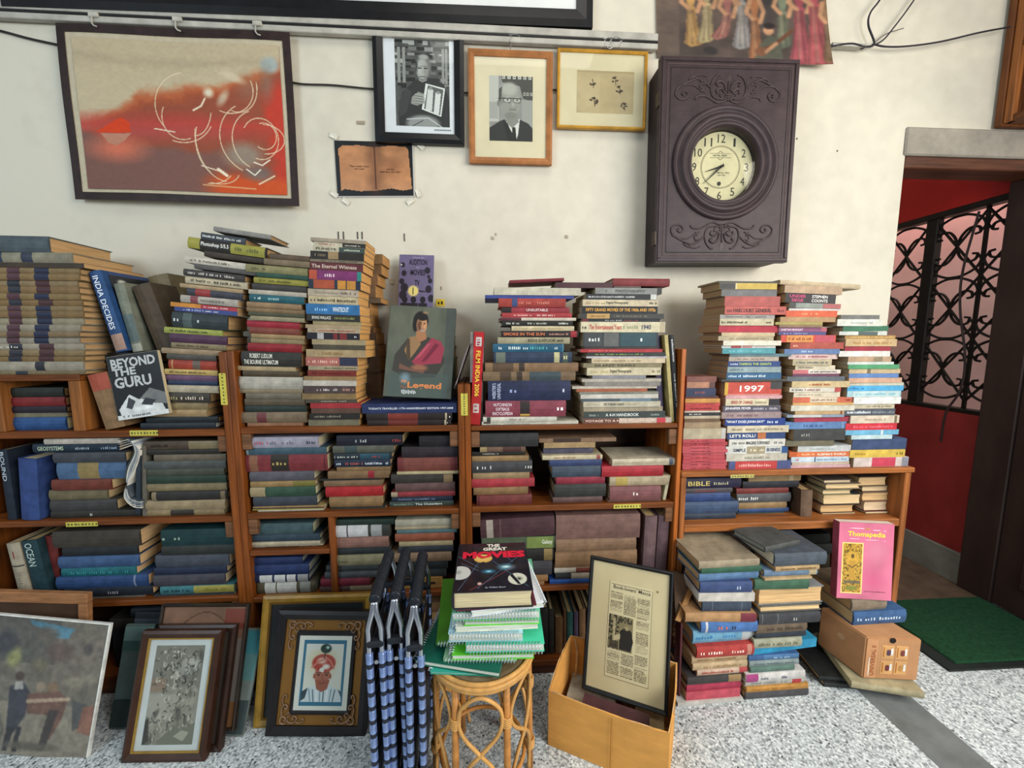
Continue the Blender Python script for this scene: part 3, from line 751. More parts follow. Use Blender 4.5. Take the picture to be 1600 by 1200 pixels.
# books behind and beneath the portrait book
stack('pile hidden behind the portrait book', 'pile behind the portrait book', D, 1.50, SH['2a']+e, '''
200 575 405 4a5248
210 596 580 6a5a40
205 598 650 4a4a34
210 606 720 5c6440
205 610 850 4c4434
210 610 980 3c4040''', W=.125)
stack('pile beneath the portrait book', 'pile beneath the portrait book', D, 1.36, SH['2a']+e, '''
20 615 1002 1f2c58 x t=.07,.96,d8dce4,%22TODAY'S_TRAVELLER_11TH_ANNIVERSARY_EDITION_1997-2008 L=navy_anniversary_volume_lying_under_the_standing_portrait_book
50 585 1062 241c1c b=.25,.6,7a2a20 b=.92,.94,c8b898 d=.95,.97,d8d0c8
55 580 1106 241c1c b=.25,.6,6a241e b=.92,.94,c8b898 d=.95,.97,d8d0c8''', pg='3a2c28', W=.24)
stack('stack beside the red standing book', 'stack beside the red standing book', E, 1.368, SH['3a']+e, '''
305 700 74 7a2630 s=-.05
640 1050 98 4a2a30 x
195 820 136 d0c9b2 x p=c8c0a8
130 770 190 3a4a94 x
225 710 214 a83a34 b=.2,.28,3a4a7a d=.3,.75,c87868
250 735 276 98303a b=.0,.14,2a2424 t=.36,.68,e0c4c0,UNSUITABLE
250 755 318 b0383c d=.15,.42,e8c0b8 d=.5,.76,e8ccc4
235 785 352 d8cdb8 b=.0,.28,5a2a34
250 760 374 22221f d=.06,.24,c8c4b8 d=.36,.62,b0b0a0 d=.8,.93,d8d4c8
320 770 413 d8c8a0 d=.05,.9,b09a70
245 800 447 2a2222 t=.03,.56,d0764c,SMOKE_IN_THE_SUN b=.9,.98,a02834 d=.62,.86,b08070
220 740 494 a8a080 t=.42,.8,4a4830,RISHI_KAPOOR d=.82,.9,3a2a2a
185 695 540 1f5a78 b=.98,1,4a86a0 d=.22,.5,d8e4e0 d=.52,.76,50a0a0 d=.08,.11,d8dcd8 d=.87,.9,c8d0d0
190 755 600 283650 b=.03,.15,6a7468 b=.77,.84,c8c090 b=.88,.95,4a5a50 d=.89,.94,c0b890
130 800 678 8a6a4a b=.08,.3,5a4634 b=.36,.42,3a3028
115 780 740 7a6248 b=.18,.3,4a3a2c b=.36,.42,3a3028 b=.5,.84,3a4a50
150 745 806 1e2748 t=.05,.15,b8c0d8,^WEBSTER'S|UNIVERSAL d=.26,.32,8a94b8 d=.9,.94,b8bccc
130 710 950 8a3a4a t=.09,.34,e4ccd0,HUTCHINSON|SOFTBACK|ENCYCLOPEDIA b=.43,.55,2e2626 b=.43,.55,c89a48,.02,.22 d=.89,.94,f0e8e4
115 645 1066 d8d4c4 b=.05,.1,3a3a34 d=.35,.6,8a8070
105 800 1100 d6d2bc b=.02,.09,4a3a34 d=.1,.7,8a9080
105 800 1130 dcd9c8 d=.05,.5,4a4440''', pg='a89878', jit=.002)
stack('tall stack below the clock', 'tall stack below the clock', F, 1.368, SH['3a']+e, '''
310 405 68 7a2a2c w=.16 x
320 515 124 5a4a44
185 665 138 8a8a86 b=.93,1,26241f t=.3,.76,4a4a48,PHOTOGRAPHY d=.13,.17,5a5a58
115 630 182 26282a b=.91,.995,d8d8d0 d=.04,.75,b8b8b4
95 640 222 d8c8a4 d=.04,.28,a08858 t=.31,.6,4a4434,Digital_Photography d=.88,.98,3a3428
90 635 270 1c1e20 t=.05,.97,dca044,FIFTY_GRAND_MOVIES_OF_THE_1960s_AND_1970s
75 680 322 3a3a38 b=.08,.35,c09858 d=.12,.3,8a5a28 d=.4,.8,7a7060
90 650 360 22262a b=.0,.08,6a2428 d=.28,.5,b8b8b8 d=.52,.72,8a3a3a
80 690 382 e0d4b0 t=.1,.48,b8483a,The_Entertainment_Years t=.72,.83,2e3450,1940 d=.5,.68,8a9068 d=.02,.06,2a2a2a b=.94,.99,b8a888
100 640 458 2a3236 b=.01,.25,3a3e40 b=.27,.47,5a5c5a b=.49,.97,20444c d=.07,.2,c8ccc8 d=.76,.8,e0ecec
110 640 562 3a2c2c
80 670 578 b43036 d=.1,.5,d88078
130 690 602 2c3030 d=.1,.7,8a9a50
120 700 630 c8c0c4
160 690 645 d8c4a0 d=.04,.68,8a7a54
100 665 680 8a7f60 t=.14,.66,2e3020,SILENT_YEARS
125 660 712 d8cca8 d=.05,.28,b0a070 t=.31,.6,4a4434,Digital_Photography d=.88,.97,7a7050
165 550 768 8a8a92
90 660 792 b8b0a0
110 655 815 8a847c
20 630 845 c8bcaa
50 560 864 a85838
70 640 886 8a8a7c d=.1,.8,4a4a44
80 640 904 d2ccc0
85 640 936 4a5a62 b=.5,.9,6a8498
100 655 955 c8c0a8 t=.26,.53,5a5a48,VICTORIAN_GIANT d=.04,.2,a89a80 d=.55,.7,a89a80
100 670 995 a89a80
105 690 1028 38403e t=.26,.67,d4d8d0,A_4-H_HANDBOOK d=.06,.18,8a948c d=.82,.94,8a948c
100 735 1076 d4c2b0 b=.0,.4,6a4038 t=.02,.8,e4c8b4,VOYAGE_TO_A_NEW_MILLENNIUM b=.83,.93,c83844''', typ='P', pg='a8987c', jit=.002)
# stacks on the low bookcase by the doorway
stack('left tall stack on the low bookcase', 'left stack on the low bookcase', G, 1.366, SH['4a']+e, '''
280 640 36 3a3a36
290 635 48 d8c890 b=.3,1,c8a840 b=.0,.27,2e2c2c
300 635 86 6a6a6a
320 655 128 b2504a
320 690 188 c25a50 t=.14,.76,3a2020,HARCOURT_GENERAL d=.86,.95,6a2420 d=.04,.11,4a2020
290 620 238 a49e98 d=.1,.85,5a564e
290 615 264 cabf9c d=.03,.5,3a342a d=.86,.95,4a4030
285 640 304 b42036
300 620 346 d0b890
280 615 368 b8a888 d=.2,.9,8a7a58
310 660 395 e8e2ce
300 625 425 e2dcd4 b=.17,.36,b03438 b=.38,.56,d08a8a b=.62,.8,d8c8c0
305 625 440 4a9aa2 d=.1,.8,78bcc0
350 720 474 5a7a84
345 645 492 b8a898 d=.1,.7,8a6a60
340 655 520 24407c t=.2,.82,b4c868,TAMING_THE_GIANTS d=.04,.17,c8d0e0
335 660 552 8ea2a4 d=.05,.3,60787c
330 660 588 2a5c84 d=.3,.7,d8e4ec d=.03,.25,c8dce8
300 700 629 3a3a38 x
320 665 645 ca4a3c b=.0,.06,d8a83c b=.8,1,3a3a3a,.45,1 b=.06,.97,d88a80,.0,.1 t=.26,.68,f0eadc,1997
325 665 726 d8a2a6
325 650 746 dccfae t=.1,.5,a83c38,SPEED_OF_CHANGE b=.8,1,26242a d=.55,.76,8a7a60
310 655 787 5a5664 t=.03,.48,e4e0e4,JENNIFER_FEVER d=.52,.94,b8b0b8
300 660 826 a08a8a d=.1,.6,7a5a60
320 685 864 1e3a88 t=.02,.65,e8e8e4,"WHAT_DOES_JOHN_SAY?" d=.7,.86,c8d0e0
335 705 908 d8ccae d=.08,.9,8a7a60
335 685 950 2a447a t=.04,.48,ece8e0,LET'S_ROLL! b=.52,.66,c07040 d=.7,.72,c8d0e8
345 685 990 e2ded4 d=.06,.26,5a5a58 t=.3,.72,4a4a4a,IMAGINE_FORWARD d=.8,.94,5a5a58
325 700 1034 dadad2 b=.9,1,2c5590 b=.34,.63,a89a78 t=.12,.32,2a3040,SIMPLE t=.66,.88,2a3a60,BUSINESS d=.37,.6,e8e0c8
330 695 1078 ccc4b2 d=.3,.7,8a8270
345 720 1120 4a5688 b=.1,.77,c8403e d=.16,.68,e0a8a0''', pg='9a7a58', typ='P')
pk = '\n'.join(f'{63+random.randint(0,4)} {322+random.randint(0,24)} {990+i*20.5:.0f} {random.choice(["c04a52","b8424a","c8525a"])} d=.18,.62,6a2228' for i in range(10))
stack('short pink stack at the low bookcase left end', 'short stack with identical pink booklets', G, 1.366, SH['4a']+e, '''
90 270 612 7a4a40
90 260 645 b07a60 b=.8,1,5a3a38
85 265 682 2a3450 d=.3,.6,8a4a48
80 280 730 5a3030
80 290 745 cc9044
80 290 770 c84a46 d=.2,.8,7a2428
80 285 790 ba3a3a d=.15,.8,6a2024
75 290 818 d8c8b0
75 290 830 2a2a2e d=.1,.5,c8c8c0
75 295 850 c0b094
75 290 868 6a5038
75 295 886 a08868
70 325 925 b8aa8c b=.9,1,c8c4bc
'''+pk, typ='P', pg='a8605a')
stack('middle tall stack on the low bookcase', 'middle stack on the low bookcase', H, 1.366, SH['4a']+e, '''
70 560 38 c8b490 x s=.05 k=.02 p=b8a078 w=.17
100 450 66 b89a7a s=.03
105 410 112 2a2628 t=.08,.4,c84a70,UNDER|SIEGE t=.52,.84,e0dcd4,STEPHEN|COONTS s=.03
130 440 170 8a9088 b=.0,.12,3a3a38 b=.65,1,b05c5c s=.02
125 435 200 d8d0c8
110 420 214 da5a36 d=.3,.6,e8a070
75 410 252 b08a60
45 330 283 a89a52
70 330 300 8a6a50
65 355 316 8a4a72 t=.04,.5,e8d8e0,CHETAN_BHAGAT b=.88,1,b85868
65 350 342 46487e d=.1,.6,a8a8c8
80 410 362 d24a36 b=.1,.58,d88a40 b=.62,.98,c04858 d=.14,.54,7a2c20
135 460 406 aa4a3c d=.05,.15,e0a080
100 435 446 5a78a8 d=.3,.5,b8c8d8
125 420 476 dabcb6 d=.15,.8,a04858
150 385 508 b8a888 d=.1,.9,5a6468
165 405 546 d8ccb0 t=.06,.46,6a5a44,CHETAN_BHAGAT
150 440 572 e0d4c8 d=.35,.9,4a4440 b=.0,.32,c86a70
150 430 596 6a3a52
115 465 612 5a626c
145 495 640 d0b888 d=.3,.65,a05030
130 440 678 d8d0c0 d=.05,.26,3a3a38 d=.3,.6,8a3a38 b=.88,1,b84a48
155 435 706 dccfb6 d=.1,.6,a89a80
150 520 738 d0684a b=.28,.72,e0d0b4 d=.3,.7,7a4434 d=.87,.94,7a2420
150 520 770 d8a86a
140 525 786 d6d2c0
165 460 820 c0a072 b=.92,.96,8a4a30
115 460 842 8a98aa b=.1,.6,c8c8c4
160 500 858 a43046
105 475 888 5a80b2 d=.3,.65,3a5080 b=.92,.95,7898c0
155 470 930 3a3c3a d=.1,.3,8a8a80
110 400 1000 6a6450
180 500 1030 c8ccca d=.2,.7,a0a4a4
130 495 1068 e2703a t=.45,.93,f2e0cc,ALIBABA'S_WORLD d=.2,.4,f0b890 b=.02,.12,c85a2a
140 490 1098 c8d8e2 d=.08,.12,c05050 d=.45,.95,6a98b8 b=.4,.42,3a5a7a
145 490 1130 d0b8a2
135 495 1148 d8b0ba''', pg='a88a62', typ='P')
stack('doorway-side stack on the low bookcase', 'doorway-side stack on the low bookcase', H, 1.366, SH['4a']+e, '''
440 675 240 6a6a66
420 690 266 dadace d=.3,.8,a8a8a0
455 730 308 2e6a4c s=-.02
430 720 340 ccd0c8 b=.4,.8,4a5a58
465 770 363 b28a4c d=.1,.95,d8b878
470 780 386 c8a878 d=.1,.9,a88048
465 740 430 9c2438
430 740 458 e2ded6
485 745 492 b89878 b=.6,.8,8a7a60
480 760 524 d0d8d0
485 795 540 4a9a68
490 800 566 c8b088 b=.35,.42,7a6a4c
490 790 594 5a80ba
490 810 620 d0a488
490 820 650 c8c8b2
480 820 668 4aa8da d=.05,.3,2a78b8
480 805 700 a8d0da b=.1,.96,c0d8d8 d=.15,.9,6aa8bc
520 805 736 e6e6e2
525 765 778 c8bca2 d=.3,.9,8a7c60
460 770 808 4a5058 d=.06,.5,d8dce0 d=.55,.96,8a9098
500 795 848 d8c8b2 d=.3,.7,a89478 b=.9,.95,7a6a4c
470 780 895 d22a3a d=.15,.9,e87078
470 790 936 6ab0d2 b=.66,.7,e0e8e8
505 750 966 c0d8da
510 838 990 34466e
495 830 1055 dab84a d=.1,.3,a8802a d=.85,.95,6a5a20
520 850 1100 d8c8c0 b=.33,.76,d04058 b=.88,1,8a8a98''', pg='a89272', typ='P')
# second shelves
stack('left stack, second shelf of leftmost bookcase', 'left stack, second shelf, leftmost bookcase', I, 1.372, SH['1b']+e, '''
285 775 60 c8beb0
215 770 96 1a2a3a t=.06,.36,b8c4a8,GEOSYSTEMS d=.5,.65,a8b0b8 d=.8,.97,8a98a8
345 810 150 3c4048
370 820 214 46678e b=.3,.6,96804e
335 720 325 6e2e22
320 700 395 6e6448
325 755 460 3c3a3a
330 912 528 2c2a26 d=.44,.47,b8b8b0''', pg='c8a878')
stack('right stack, second shelf of leftmost bookcase', 'right stack, second shelf, leftmost bookcase', J, 1.372, SH['1b']+e, '''
100 605 80 4a3c2e b=.58,1,8a7a58 d=.1,.3,2a201a
125 600 134 26241f
170 635 165 6a5f4e
105 635 206 4a504e
125 625 258 42463c
125 635 302 24382c p=c0b088
125 640 350 8a7a58
155 640 402 2a2826 b=.0,.06,8a7a5a b=.92,.98,7a6a4c
115 630 460 a08c6a
105 625 522 93805c b=.33,.62,35302a''', pg='a8946c')
stack('left stack, second shelf of second bookcase', 'left stack, second shelf, second bookcase', K, 1.372, SH['2b']+e, '''
65 510 90 a8a4b4 d=.04,.3,a85868 d=.32,.68,6a6a78 d=.84,.95,3a3a48
60 560 156 385464 b=.0,.03,8a9898
55 565 200 7c2a30 b=.31,.53,2a241c b=.05,.15,8a5a40 d=.33,.51,a89058 b=.96,.98,5a1c22
80 482 305 55555e
85 490 366 9a7a4c b=.66,1,7a7430
85 490 400 2c4a38 b=.0,.23,a8946c
105 500 460 383e48
100 550 522 a88a5a
100 550 536 5a3a38
100 540 552 b0b048
135 545 568 d0ccb8''', pg='c0b490')
stack('middle stack, second shelf of second bookcase', 'middle stack, second shelf, second bookcase', LL, 1.378, SH['2b']+e, '''
105 515 80 1a1c28 d=.25,.5,a8a8a8 d=.85,.97,8a3a3a
80 460 146 55584c b=.2,.4,38484a
85 450 192 1c2630 d=.02,.4,b8bcae b=.45,.95,24485a d=.66,.8,a03830
90 440 230 182438 d=.04,.1,c8ccd0 d=.2,.5,b05848 d=.55,.85,c8ccd4 d=.92,.96,c8ccd0
105 440 274 8a6a44
50 430 302 7e6040 b=.66,.76,9a1c2c
0 380 350 2a2622
25 390 363 7a5f44
35 395 400 aa1a20
60 385 460 8f6f48
65 410 526 33302a''', pg='c0a070')
stack('right stack, second shelf of second bookcase', 'right stack, second shelf, second bookcase', LL, 1.38, SH['2b']+e, '''
620 860 84 1e1c20
510 862 152 2a2228
485 860 220 6e2c2e b=.1,.88,7a4038
480 864 304 b8a880
445 830 322 34302c b=.85,1,8a7250
470 845 378 5c4442
445 845 432 8a2c32 b=.0,.1,a89878
450 830 462 1c2838 d=.1,.7,6a7890
435 835 496 38443e t=.4,.82,c8d0c4,The_Outsiders d=.06,.36,7a8878''', pg='8a7a5c')
stack('left stack, second shelf of third bookcase', 'left stack, second shelf, third bookcase', MM, 1.37, SH['3b']+e, '''
140 525 66 2e2e2e
160 445 150 6a5040 b=.0,.15,a08a60 b=.5,.9,4a2c28
110 440 184 20201e d=.2,.5,a8a8a0
110 465 208 9a7a50
110 485 240 3e3e40 d=.08,.22,c8c8c4 d=.3,.34,c8c8c4 d=.88,.97,a8a8a0
115 470 312 a08660
110 500 352 aa303a
120 460 406 8a6a44
140 485 452 6e2e2c b=.02,.05,4a1e1e''', pg='a88a5a')
stack('middle stack, second shelf of third bookcase', 'middle stack, second shelf, third bookcase', NN, 1.37, SH['3b']+e, '''
10 490 98 8a6a52 x p=8a6a52 b=.18,.54,3a2a22
40 360 124 a88a60 x
36 345 158 58566a w=.14 k=.025
30 405 205 d0c29e d=.2,.55,a06a50 b=.9,.96,9a4a40
75 400 232 2e3c68
90 395 272 384656
115 420 340 8a2436
105 425 385 2e302e
95 405 466 5c4240''', pg='8a7454')
stack('right stack, second shelf of third bookcase', 'right stack, second shelf, third bookcase', NN, 1.366, SH['3b']+e, '''
465 860 226 c8bca2 d=.05,.9,a89a80 b=.9,.96,4a5060
400 785 270 aa202c
450 820 335 b0a080 b=.1,.3,b8a050
450 770 396 7c4a4a d=.45,.55,d8c8c0
440 770 482 6a4a40''', pg='b8a078')
# third shelves
stack('left stack, third shelf of leftmost bookcase', 'left stack, third shelf, leftmost bookcase', I, 1.372, SH['1c']+e, '''
340 905 655 3e3830
405 895 760 20262a
380 900 820 3a5a88
400 880 893 1a6a74 d=.1,.9,3a8a90
365 957 948 28487c b=.85,.87,8a9ab8
415 987 1022 1e2430 d=.5,.6,8a8a90
440 937 1080 6a6a60''', pg='d0a878')
stack('right stack, third shelf of leftmost bookcase', 'right stack, third shelf, leftmost bookcase', J, 1.372, SH['1c']+e, '''
215 690 645 143638 d=.02,.34,8a9a8a
220 695 750 2c302e
180 655 812 434956
170 640 892 1d2a44
165 630 940 42424c
210 690 1012 3a7a84 b=.45,1,a8a04c d=.05,.4,1e3a40 d=.6,.9,7a7630
165 690 1062 32383e''', pg='d0b890')
stack('divided cell, second bookcase', 'books in the divided cell', K, 1.376, SH['2e']+e, '''
125 475 630 3c5458
100 520 700 2a3c4a
95 520 742 b8ac90
95 540 766 a89c80
90 525 784 3a3c40 d=.05,.2,c8c8c8 d=.7,.95,c8c8c8''', pg='b0a888')
stack('pile under the divided cell', 'pile under the divided cell', K, 1.376, SH['2c']+e, '''
105 410 846 1c2c58
100 450 888 1e3060
110 450 950 182244 b=.1,.33,d0d0cc b=.37,.57,d0d0cc b=.6,.76,d0d0cc b=.8,.99,9a9c9c
130 490 996 4a4230 b=.13,.32,c8c8c0 b=.34,.68,c8c8c0 b=.74,.92,8a8c84''', pg='8a8a7a')
stack('labelled pile, third shelf of second bookcase', 'labelled pile, third shelf, second bookcase', LL, 1.374, SH['2c']+e, '''
75 465 605 1c2e26
60 440 640 32332f b=.07,.28,d0d0d0 b=.3,.63,d0d0d0 b=.68,.86,a0a4a4
60 430 716 8a6258
65 440 785 22282a
65 400 826 8a8464 b=.02,.04,4a4a34 d=.12,.35,5a5638
40 370 892 32383a
30 360 930 40464c
5 310 970 6c1a2a
0 325 1018 4a3430 b=.58,1,7a6a50''', pg='7a6a4c')
zcart = zof(*[LL[0]+640/4, LL[1]+976/4], 1.37)
stack('right pile, third shelf of second bookcase', 'right pile, third shelf, second bookcase', LL, 1.374, zcart+e, '''
470 830 602 a8a490
470 830 645 b0a080
480 855 668 4a6a70
470 840 690 8a4a34
495 830 738 b0a07a
490 835 772 2a3038
440 820 810 8a7058
500 800 865 1e262a
490 790 915 2a3034''', pg='a08c66')
stack('left pile, third shelf of third bookcase', 'left pile, third shelf, third bookcase', MM, 1.364, SH['3c']+e, '''
165 630 598 4a2e34 b=.08,.17,b0a498 b=.26,.27,7a5a5a s=-.04 p=4a3a34
170 640 718 4c5a44 b=.6,.95,7a9048 t=.8,.94,d8dcc8,Galaxy x p=c8c4a4
180 620 792 20201e b=.86,.98,8a7444
170 610 868 3c3c42
200 585 955 a87a4a
200 560 1000 9a7048''', pg='a08c66')
stack('right pile, third shelf of third bookcase', 'right pile, third shelf, third bookcase', NN, 1.364, SH['3c']+e, '''
115 640 574 7a5a52
115 615 724 8a6a50
110 620 802 8f6c4c
105 440 906 c8c2b4 b=.4,.7,7a3a30
110 440 936 26282a b=.3,.9,a8a090
75 440 975 1e4ea0
75 440 1010 2a5aa8 p=c8c8c8''', pg='7a5c44', jit=.002)
# low bookcase, inside
stack('left pile inside the low bookcase', 'left pile inside the low bookcase', O, 1.392, SH['4b']+e, '''
95 362 82 262440 t=.04,.43,c8b468,BIBLE d=.5,.76,b0a888
95 320 130 4a4448 d=.2,.7,8a4040
88 310 152 2a4278
82 348 195 384e70
80 335 252 2c3848''', pg='8a7a64')
stack('second pile inside the low bookcase', 'second pile inside the low bookcase', O, 1.43, SH['4b']+e, '''
400 650 70 a88a5e x b=.78,.86,c8b088
370 640 98 2a2c32
340 590 130 7a2e2a
340 600 155 55585c d=.03,.38,d8d8d4
350 580 200 9a7c50
350 590 228 2a4a7c
345 570 250 3a4444''', pg='9a8058')
stack('third pile inside the low bookcase', 'page-side pile inside the low bookcase', PP, 1.405, SH['4b']+e, '''
455 588 88 5a5048 r p=c0a888
465 632 106 6a5a48 r p=c8ac80
450 588 136 7a7a50 r p=c0a880
455 635 160 2a2a2a r p=d0b488
440 600 212 6a4c34 r p=c09c6c
445 602 252 7a6a54 r p=d0bc94''', pg='c8a878')
stack('rightmost pile inside the low bookcase', 'rightmost pile inside the low bookcase', PP, 1.405, SH['4b']+e, '''
625 760 75 4a3a2c r p=b8986c
640 806 120 5a4a40 r p=c4a880
642 800 150 8a6a50 r p=c4a070
650 804 192 6a2a28 r p=d0b490
655 820 240 2c2e30 r p=c8b088''', pg='c8a878')
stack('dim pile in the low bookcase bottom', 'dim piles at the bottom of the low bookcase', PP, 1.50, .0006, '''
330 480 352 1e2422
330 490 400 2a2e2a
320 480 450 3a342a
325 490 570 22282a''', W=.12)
# floor piles
stack('left floor pile before the low bookcase', 'left floor pile', O, 1.206, .001, '''
160 450 474 a4957a p=c09468 w=.24
170 460 508 2c5a44 p=c8a878
160 445 536 5a80aa w=.2
165 415 576 344a7a d=.7,.75,a8b0c8 y=-4
160 430 628 d8d2c6 x y=-5 p=e0dcd0
175 410 668 3a4658 y=-4 b=.2,.21,7a8490 b=.8,.81,7a8490
95 435 724 c09262 y=-5 b=.78,1,7a2a3a
170 440 766 4878ba b=.08,.12,e0e0e0 d=.3,.45,d86a4a d=.5,.62,26242a y=-3
130 420 820 74b2d2 b=.8,1,d0d8d8 d=.05,.3,3a78a8 d=.4,.7,4a8ab8
150 425 880 ba3a36 d=.06,.45,f0d8c8 d=.6,.8,e8c0b0 b=.87,.95,d88a78
125 390 935 c8aa82 d=.1,.8,8a6a44
130 390 968 d0b48a d=.2,.9,a08058
150 390 1000 dabaa2 d=.1,.7,a83a38 b=.84,1,c85050
105 365 1032 3a3838 b=.75,.98,a8885a
100 360 1068 b83452
100 358 1106 d25264 x
60 370 1146 d8d4cc x''', pg='c8a070', yaw=1.5, jit=.008, maxY=1.62)
stack('right floor pile before the low bookcase', 'right floor pile', PP, 1.206, .001, '''
170 332 415 4c4e4c y=14 w=.13 p=8a8a80
215 465 440 48525e w=.2 p=d8cdb0
220 430 502 ba9a6a d=.1,.9,6a5030
165 420 525 6a86a2 b=.84,.98,c8b48c
170 395 556 c8a878
120 380 568 3a624a y=-3
145 450 615 8a8e90 r p=cca674 w=.19
150 440 694 6a6a60 r p=d4b484 w=.19
140 435 724 3a3c40 b=.05,.06,7a7a78 b=.3,.31,7a7a78 d=.55,.62,a8a8a0
130 370 778 6a5a48 d=.2,.9,4a3c30
125 365 822 2a323c
115 345 850 a8a890 d=.1,.9,6a6a50
115 415 892 2a9cca x y=5
90 330 936 3a6098 b=.3,1,4a7aac d=.5,.8,a8c0d8
95 330 960 8a9a9a d=.1,.9,5a6a6a
100 310 986 5a7c70
80 360 1012 dedad6 b=.0,.2,b24284 d=.25,.4,6a6a78 d=.6,.7,6a6a78
75 360 1052 c8c4b8 b=.78,.93,c83a44 d=.1,.7,8a8a88
80 375 1082 ca9042 d=.1,.8,a87028
75 375 1108 4a4a4e''', pg='c09c6c', yaw=1, jit=.008, maxY=1.62)
# ------------------------------------------------------------------ books that stand, lean or face the room
s = lambda c, x, y: (c[0]+x/c[2], c[1]+y/c[2])
# behind the black-and-white cover: a low pile, then the leaning ones on top of it
stack('dark pile behind the black-and-white cover', 'dark pile behind the black-and-white cover', A, 1.44, SH['1a']+e, '''
560 850 745 2a2622
570 860 800 3a3028
565 855 860 26282a
560 860 930 3a2c24
570 858 1000 2e2a26
560 850 1090 241f1c''', W=.17)
zp = zof(190, 551, 1.44)
TLP = 'books leaning beside the encyclopaedias'
b_ = standing(s(A, 522, 295), s(A, 672, 740), 17, 1.385, .24, '1f4a80', 'blue-spined book leaning against the encyclopaedia stack', TLP, zb=zp+.001, bands=[(.78, .98, 'b08a7a')], texts=[(.06, .72, 'd8dce4', 'INDIA_DECIDES')])
cv = Cv(40, 90, '1a1c22'); cv.noise(.3, 6)
for k, (x, y) in enumerate(((.2, .12), (.28, .25), (.3, .4), (.34, .55), (.5, .2), (.45, .7))): cv.ell(x, y, .1, .05, 'b8b8a8', .5).ell(x+.1, y+.05, .08, .06, '4a5a6a', .5)
cv.rect(.1, .86, .5, .88, 'd8d8d8').rect(0, 0, 1, .03, '2a3a6a')
Lb = (aty(*s(A, 522, 295), 1.385)-aty(*s(A, 672, 740), 1.385)).length
print_grid('cover_print', cv, (.004, .02, 17*1.385/FPX+.0004), (.004, .235, 17*1.385/FPX+.0004), (Lb*.92, .02, 17*1.385/FPX+.0004), (Lb*.92, .235, 17*1.385/FPX+.0004), b_, .35, .3)
standing(s(A, 655, 362), s(A, 760, 735), 15, 1.40, .2, '7c8070', 'grey-green spined brown book leaning right of the blue-spined book', TLP, zb=zp+.001, bands=[(.45, .85, '5a6a68'), (.88, .99, 'a8a898')])
standing(s(A, 775, 368), s(A, 900, 690), 26, 1.415, .115, '4a3a28', 'dark brown thick book leaning rightmost beside the encyclopaedias', TLP, zb=zp+.001)
standing(s(A, 868, 318), s(A, 985, 700), 30, 1.54, .09, '8a7a58', 'tan old volume with red patch leaning behind tall stack', TLP, zb=zp+.001, bands=[(.35, .7, '7a2c22')], yaw=R(-4))
standing(s(A, 535, 860), s(A, 640, 1172), 29, 1.365, .17, '8e6c48', 'worn brown book leaning left of the black-and-white cover', TLP, zb=SH['1a']+.001, bands=[(.0, .3, 'b0503a')])
cv = Cv(90, 118, '16171a')
cv.poly([(.05, .84), (.3, .62), (.48, .72), (.62, .68), (.9, .8), (.98, 1), (.1, 1)], 'c8c8c4').poly([(.5, .7), (.72, .56), (1, .66), (1, .84), (.7, .8)], '6a6a68')
cv.poly([(.28, .66), (.4, .74), (.3, .86), (.2, .82)], '3a3c40').poly([(.6, .7), (.8, .76), (.7, .84), (.5, .8)], '2e3034').rect(.0, .93, 1, 1, 'd0d0cc').ell(.55, .86, .25, .05, 'e0e0dc', .6).noise(.12, 10)
TLq, BLq, BRq = aty(*s(A, 573, 766), 1.366), aty(*s(A, 662, 1112), 1.352), aty(*s(A, 945, 1083), 1.352)
r, L, W, T = faceout(TLq, BLq, BRq, .012, 'b8b4a8', 'black-and-white mountain cover leaning on the leftmost bookcase', False, None, cv=cv)
cover_text(r, T, .01, W*.07, W*.86, L*.15, 'BEYOND', 'b4b4b2', .035); cover_text(r, T, L*.2, W*.07, W*.45, L*.12, 'THE', 'b4b4b2', .035); cover_text(r, T, L*.34, W*.07, W*.72, L*.17, 'GURU', 'b4b4b2', .035)
cover_text(r, T, L*.94, W*.1, W*.55, L*.035, 'T. P. SHANKER', '1c1c1c', .01)
# portrait book and the purple paperback
cv = Cv(210, 288, '4c5044'); cv.ell(.4, .25, .6, .5, '5f6252', .9).rect(.86, 0, 1, 1, '3c4240', .6).noise(.12, 7)
cv.poly([(.3, .36), (.12, .55), (.1, .72), (.3, .8), (.75, .78), (.88, .6), (.8, .42), (.62, .34)], '3a3630')
cv.poly([(.32, .35), (.44, .33), (.5, .42), (.42, .52), (.34, .6), (.26, .5)], '8a6a48').poly([(.28, .4), (.33, .36), (.36, .6), (.3, .58)], '4a3a2c')
cv.poly([(.66, .345), (.8, .38), (.86, .46), (.82, .62), (.62, .64), (.46, .66), (.38, .62)], '8c3444').poly([(.6, .42), (.66, .4), (.5, .56), (.42, .6)], 'a84a58').poly([(.72, .4), (.78, .42), (.6, .6), (.52, .62)], '6a2434')
cv.ell(.475, .165, .125, .12, '201c1a', .15).ell(.40, .21, .05, .09, '201c1a', .3).poly([(.43, .27), (.56, .27), (.575, .34), (.5, .39), (.42, .34)], '8a5c40')
cv.ell(.495, .205, .088, .105, 'b27e58', .15).ell(.452, .21, .05, .1, '4a3024', .9, a=.9).ell(.53, .2, .04, .08, 'c49068', .8, a=.8).ell(.5, .125, .085, .04, '201c1a', .3).ell(.54, .066, .06, .02, '8a7050', .7)
cv.rect(.462, .178, .494, .185, '1e1410').rect(.515, .178, .552, .185, '1e1410').ell(.48, .195, .014, .007, '1a1210', .3).ell(.534, .195, .014, .007, '1a1210', .3).line([(.512, .19), (.518, .225), (.505, .232)], .005, '7a4e36').line([(.487, .252), (.535, .25)], .006, '6a3028').ell(.51, .275, .055, .03, '8f8880', .7, a=.85).ell(.47, .245, .02, .035, '3a2a22', .6, a=.6)
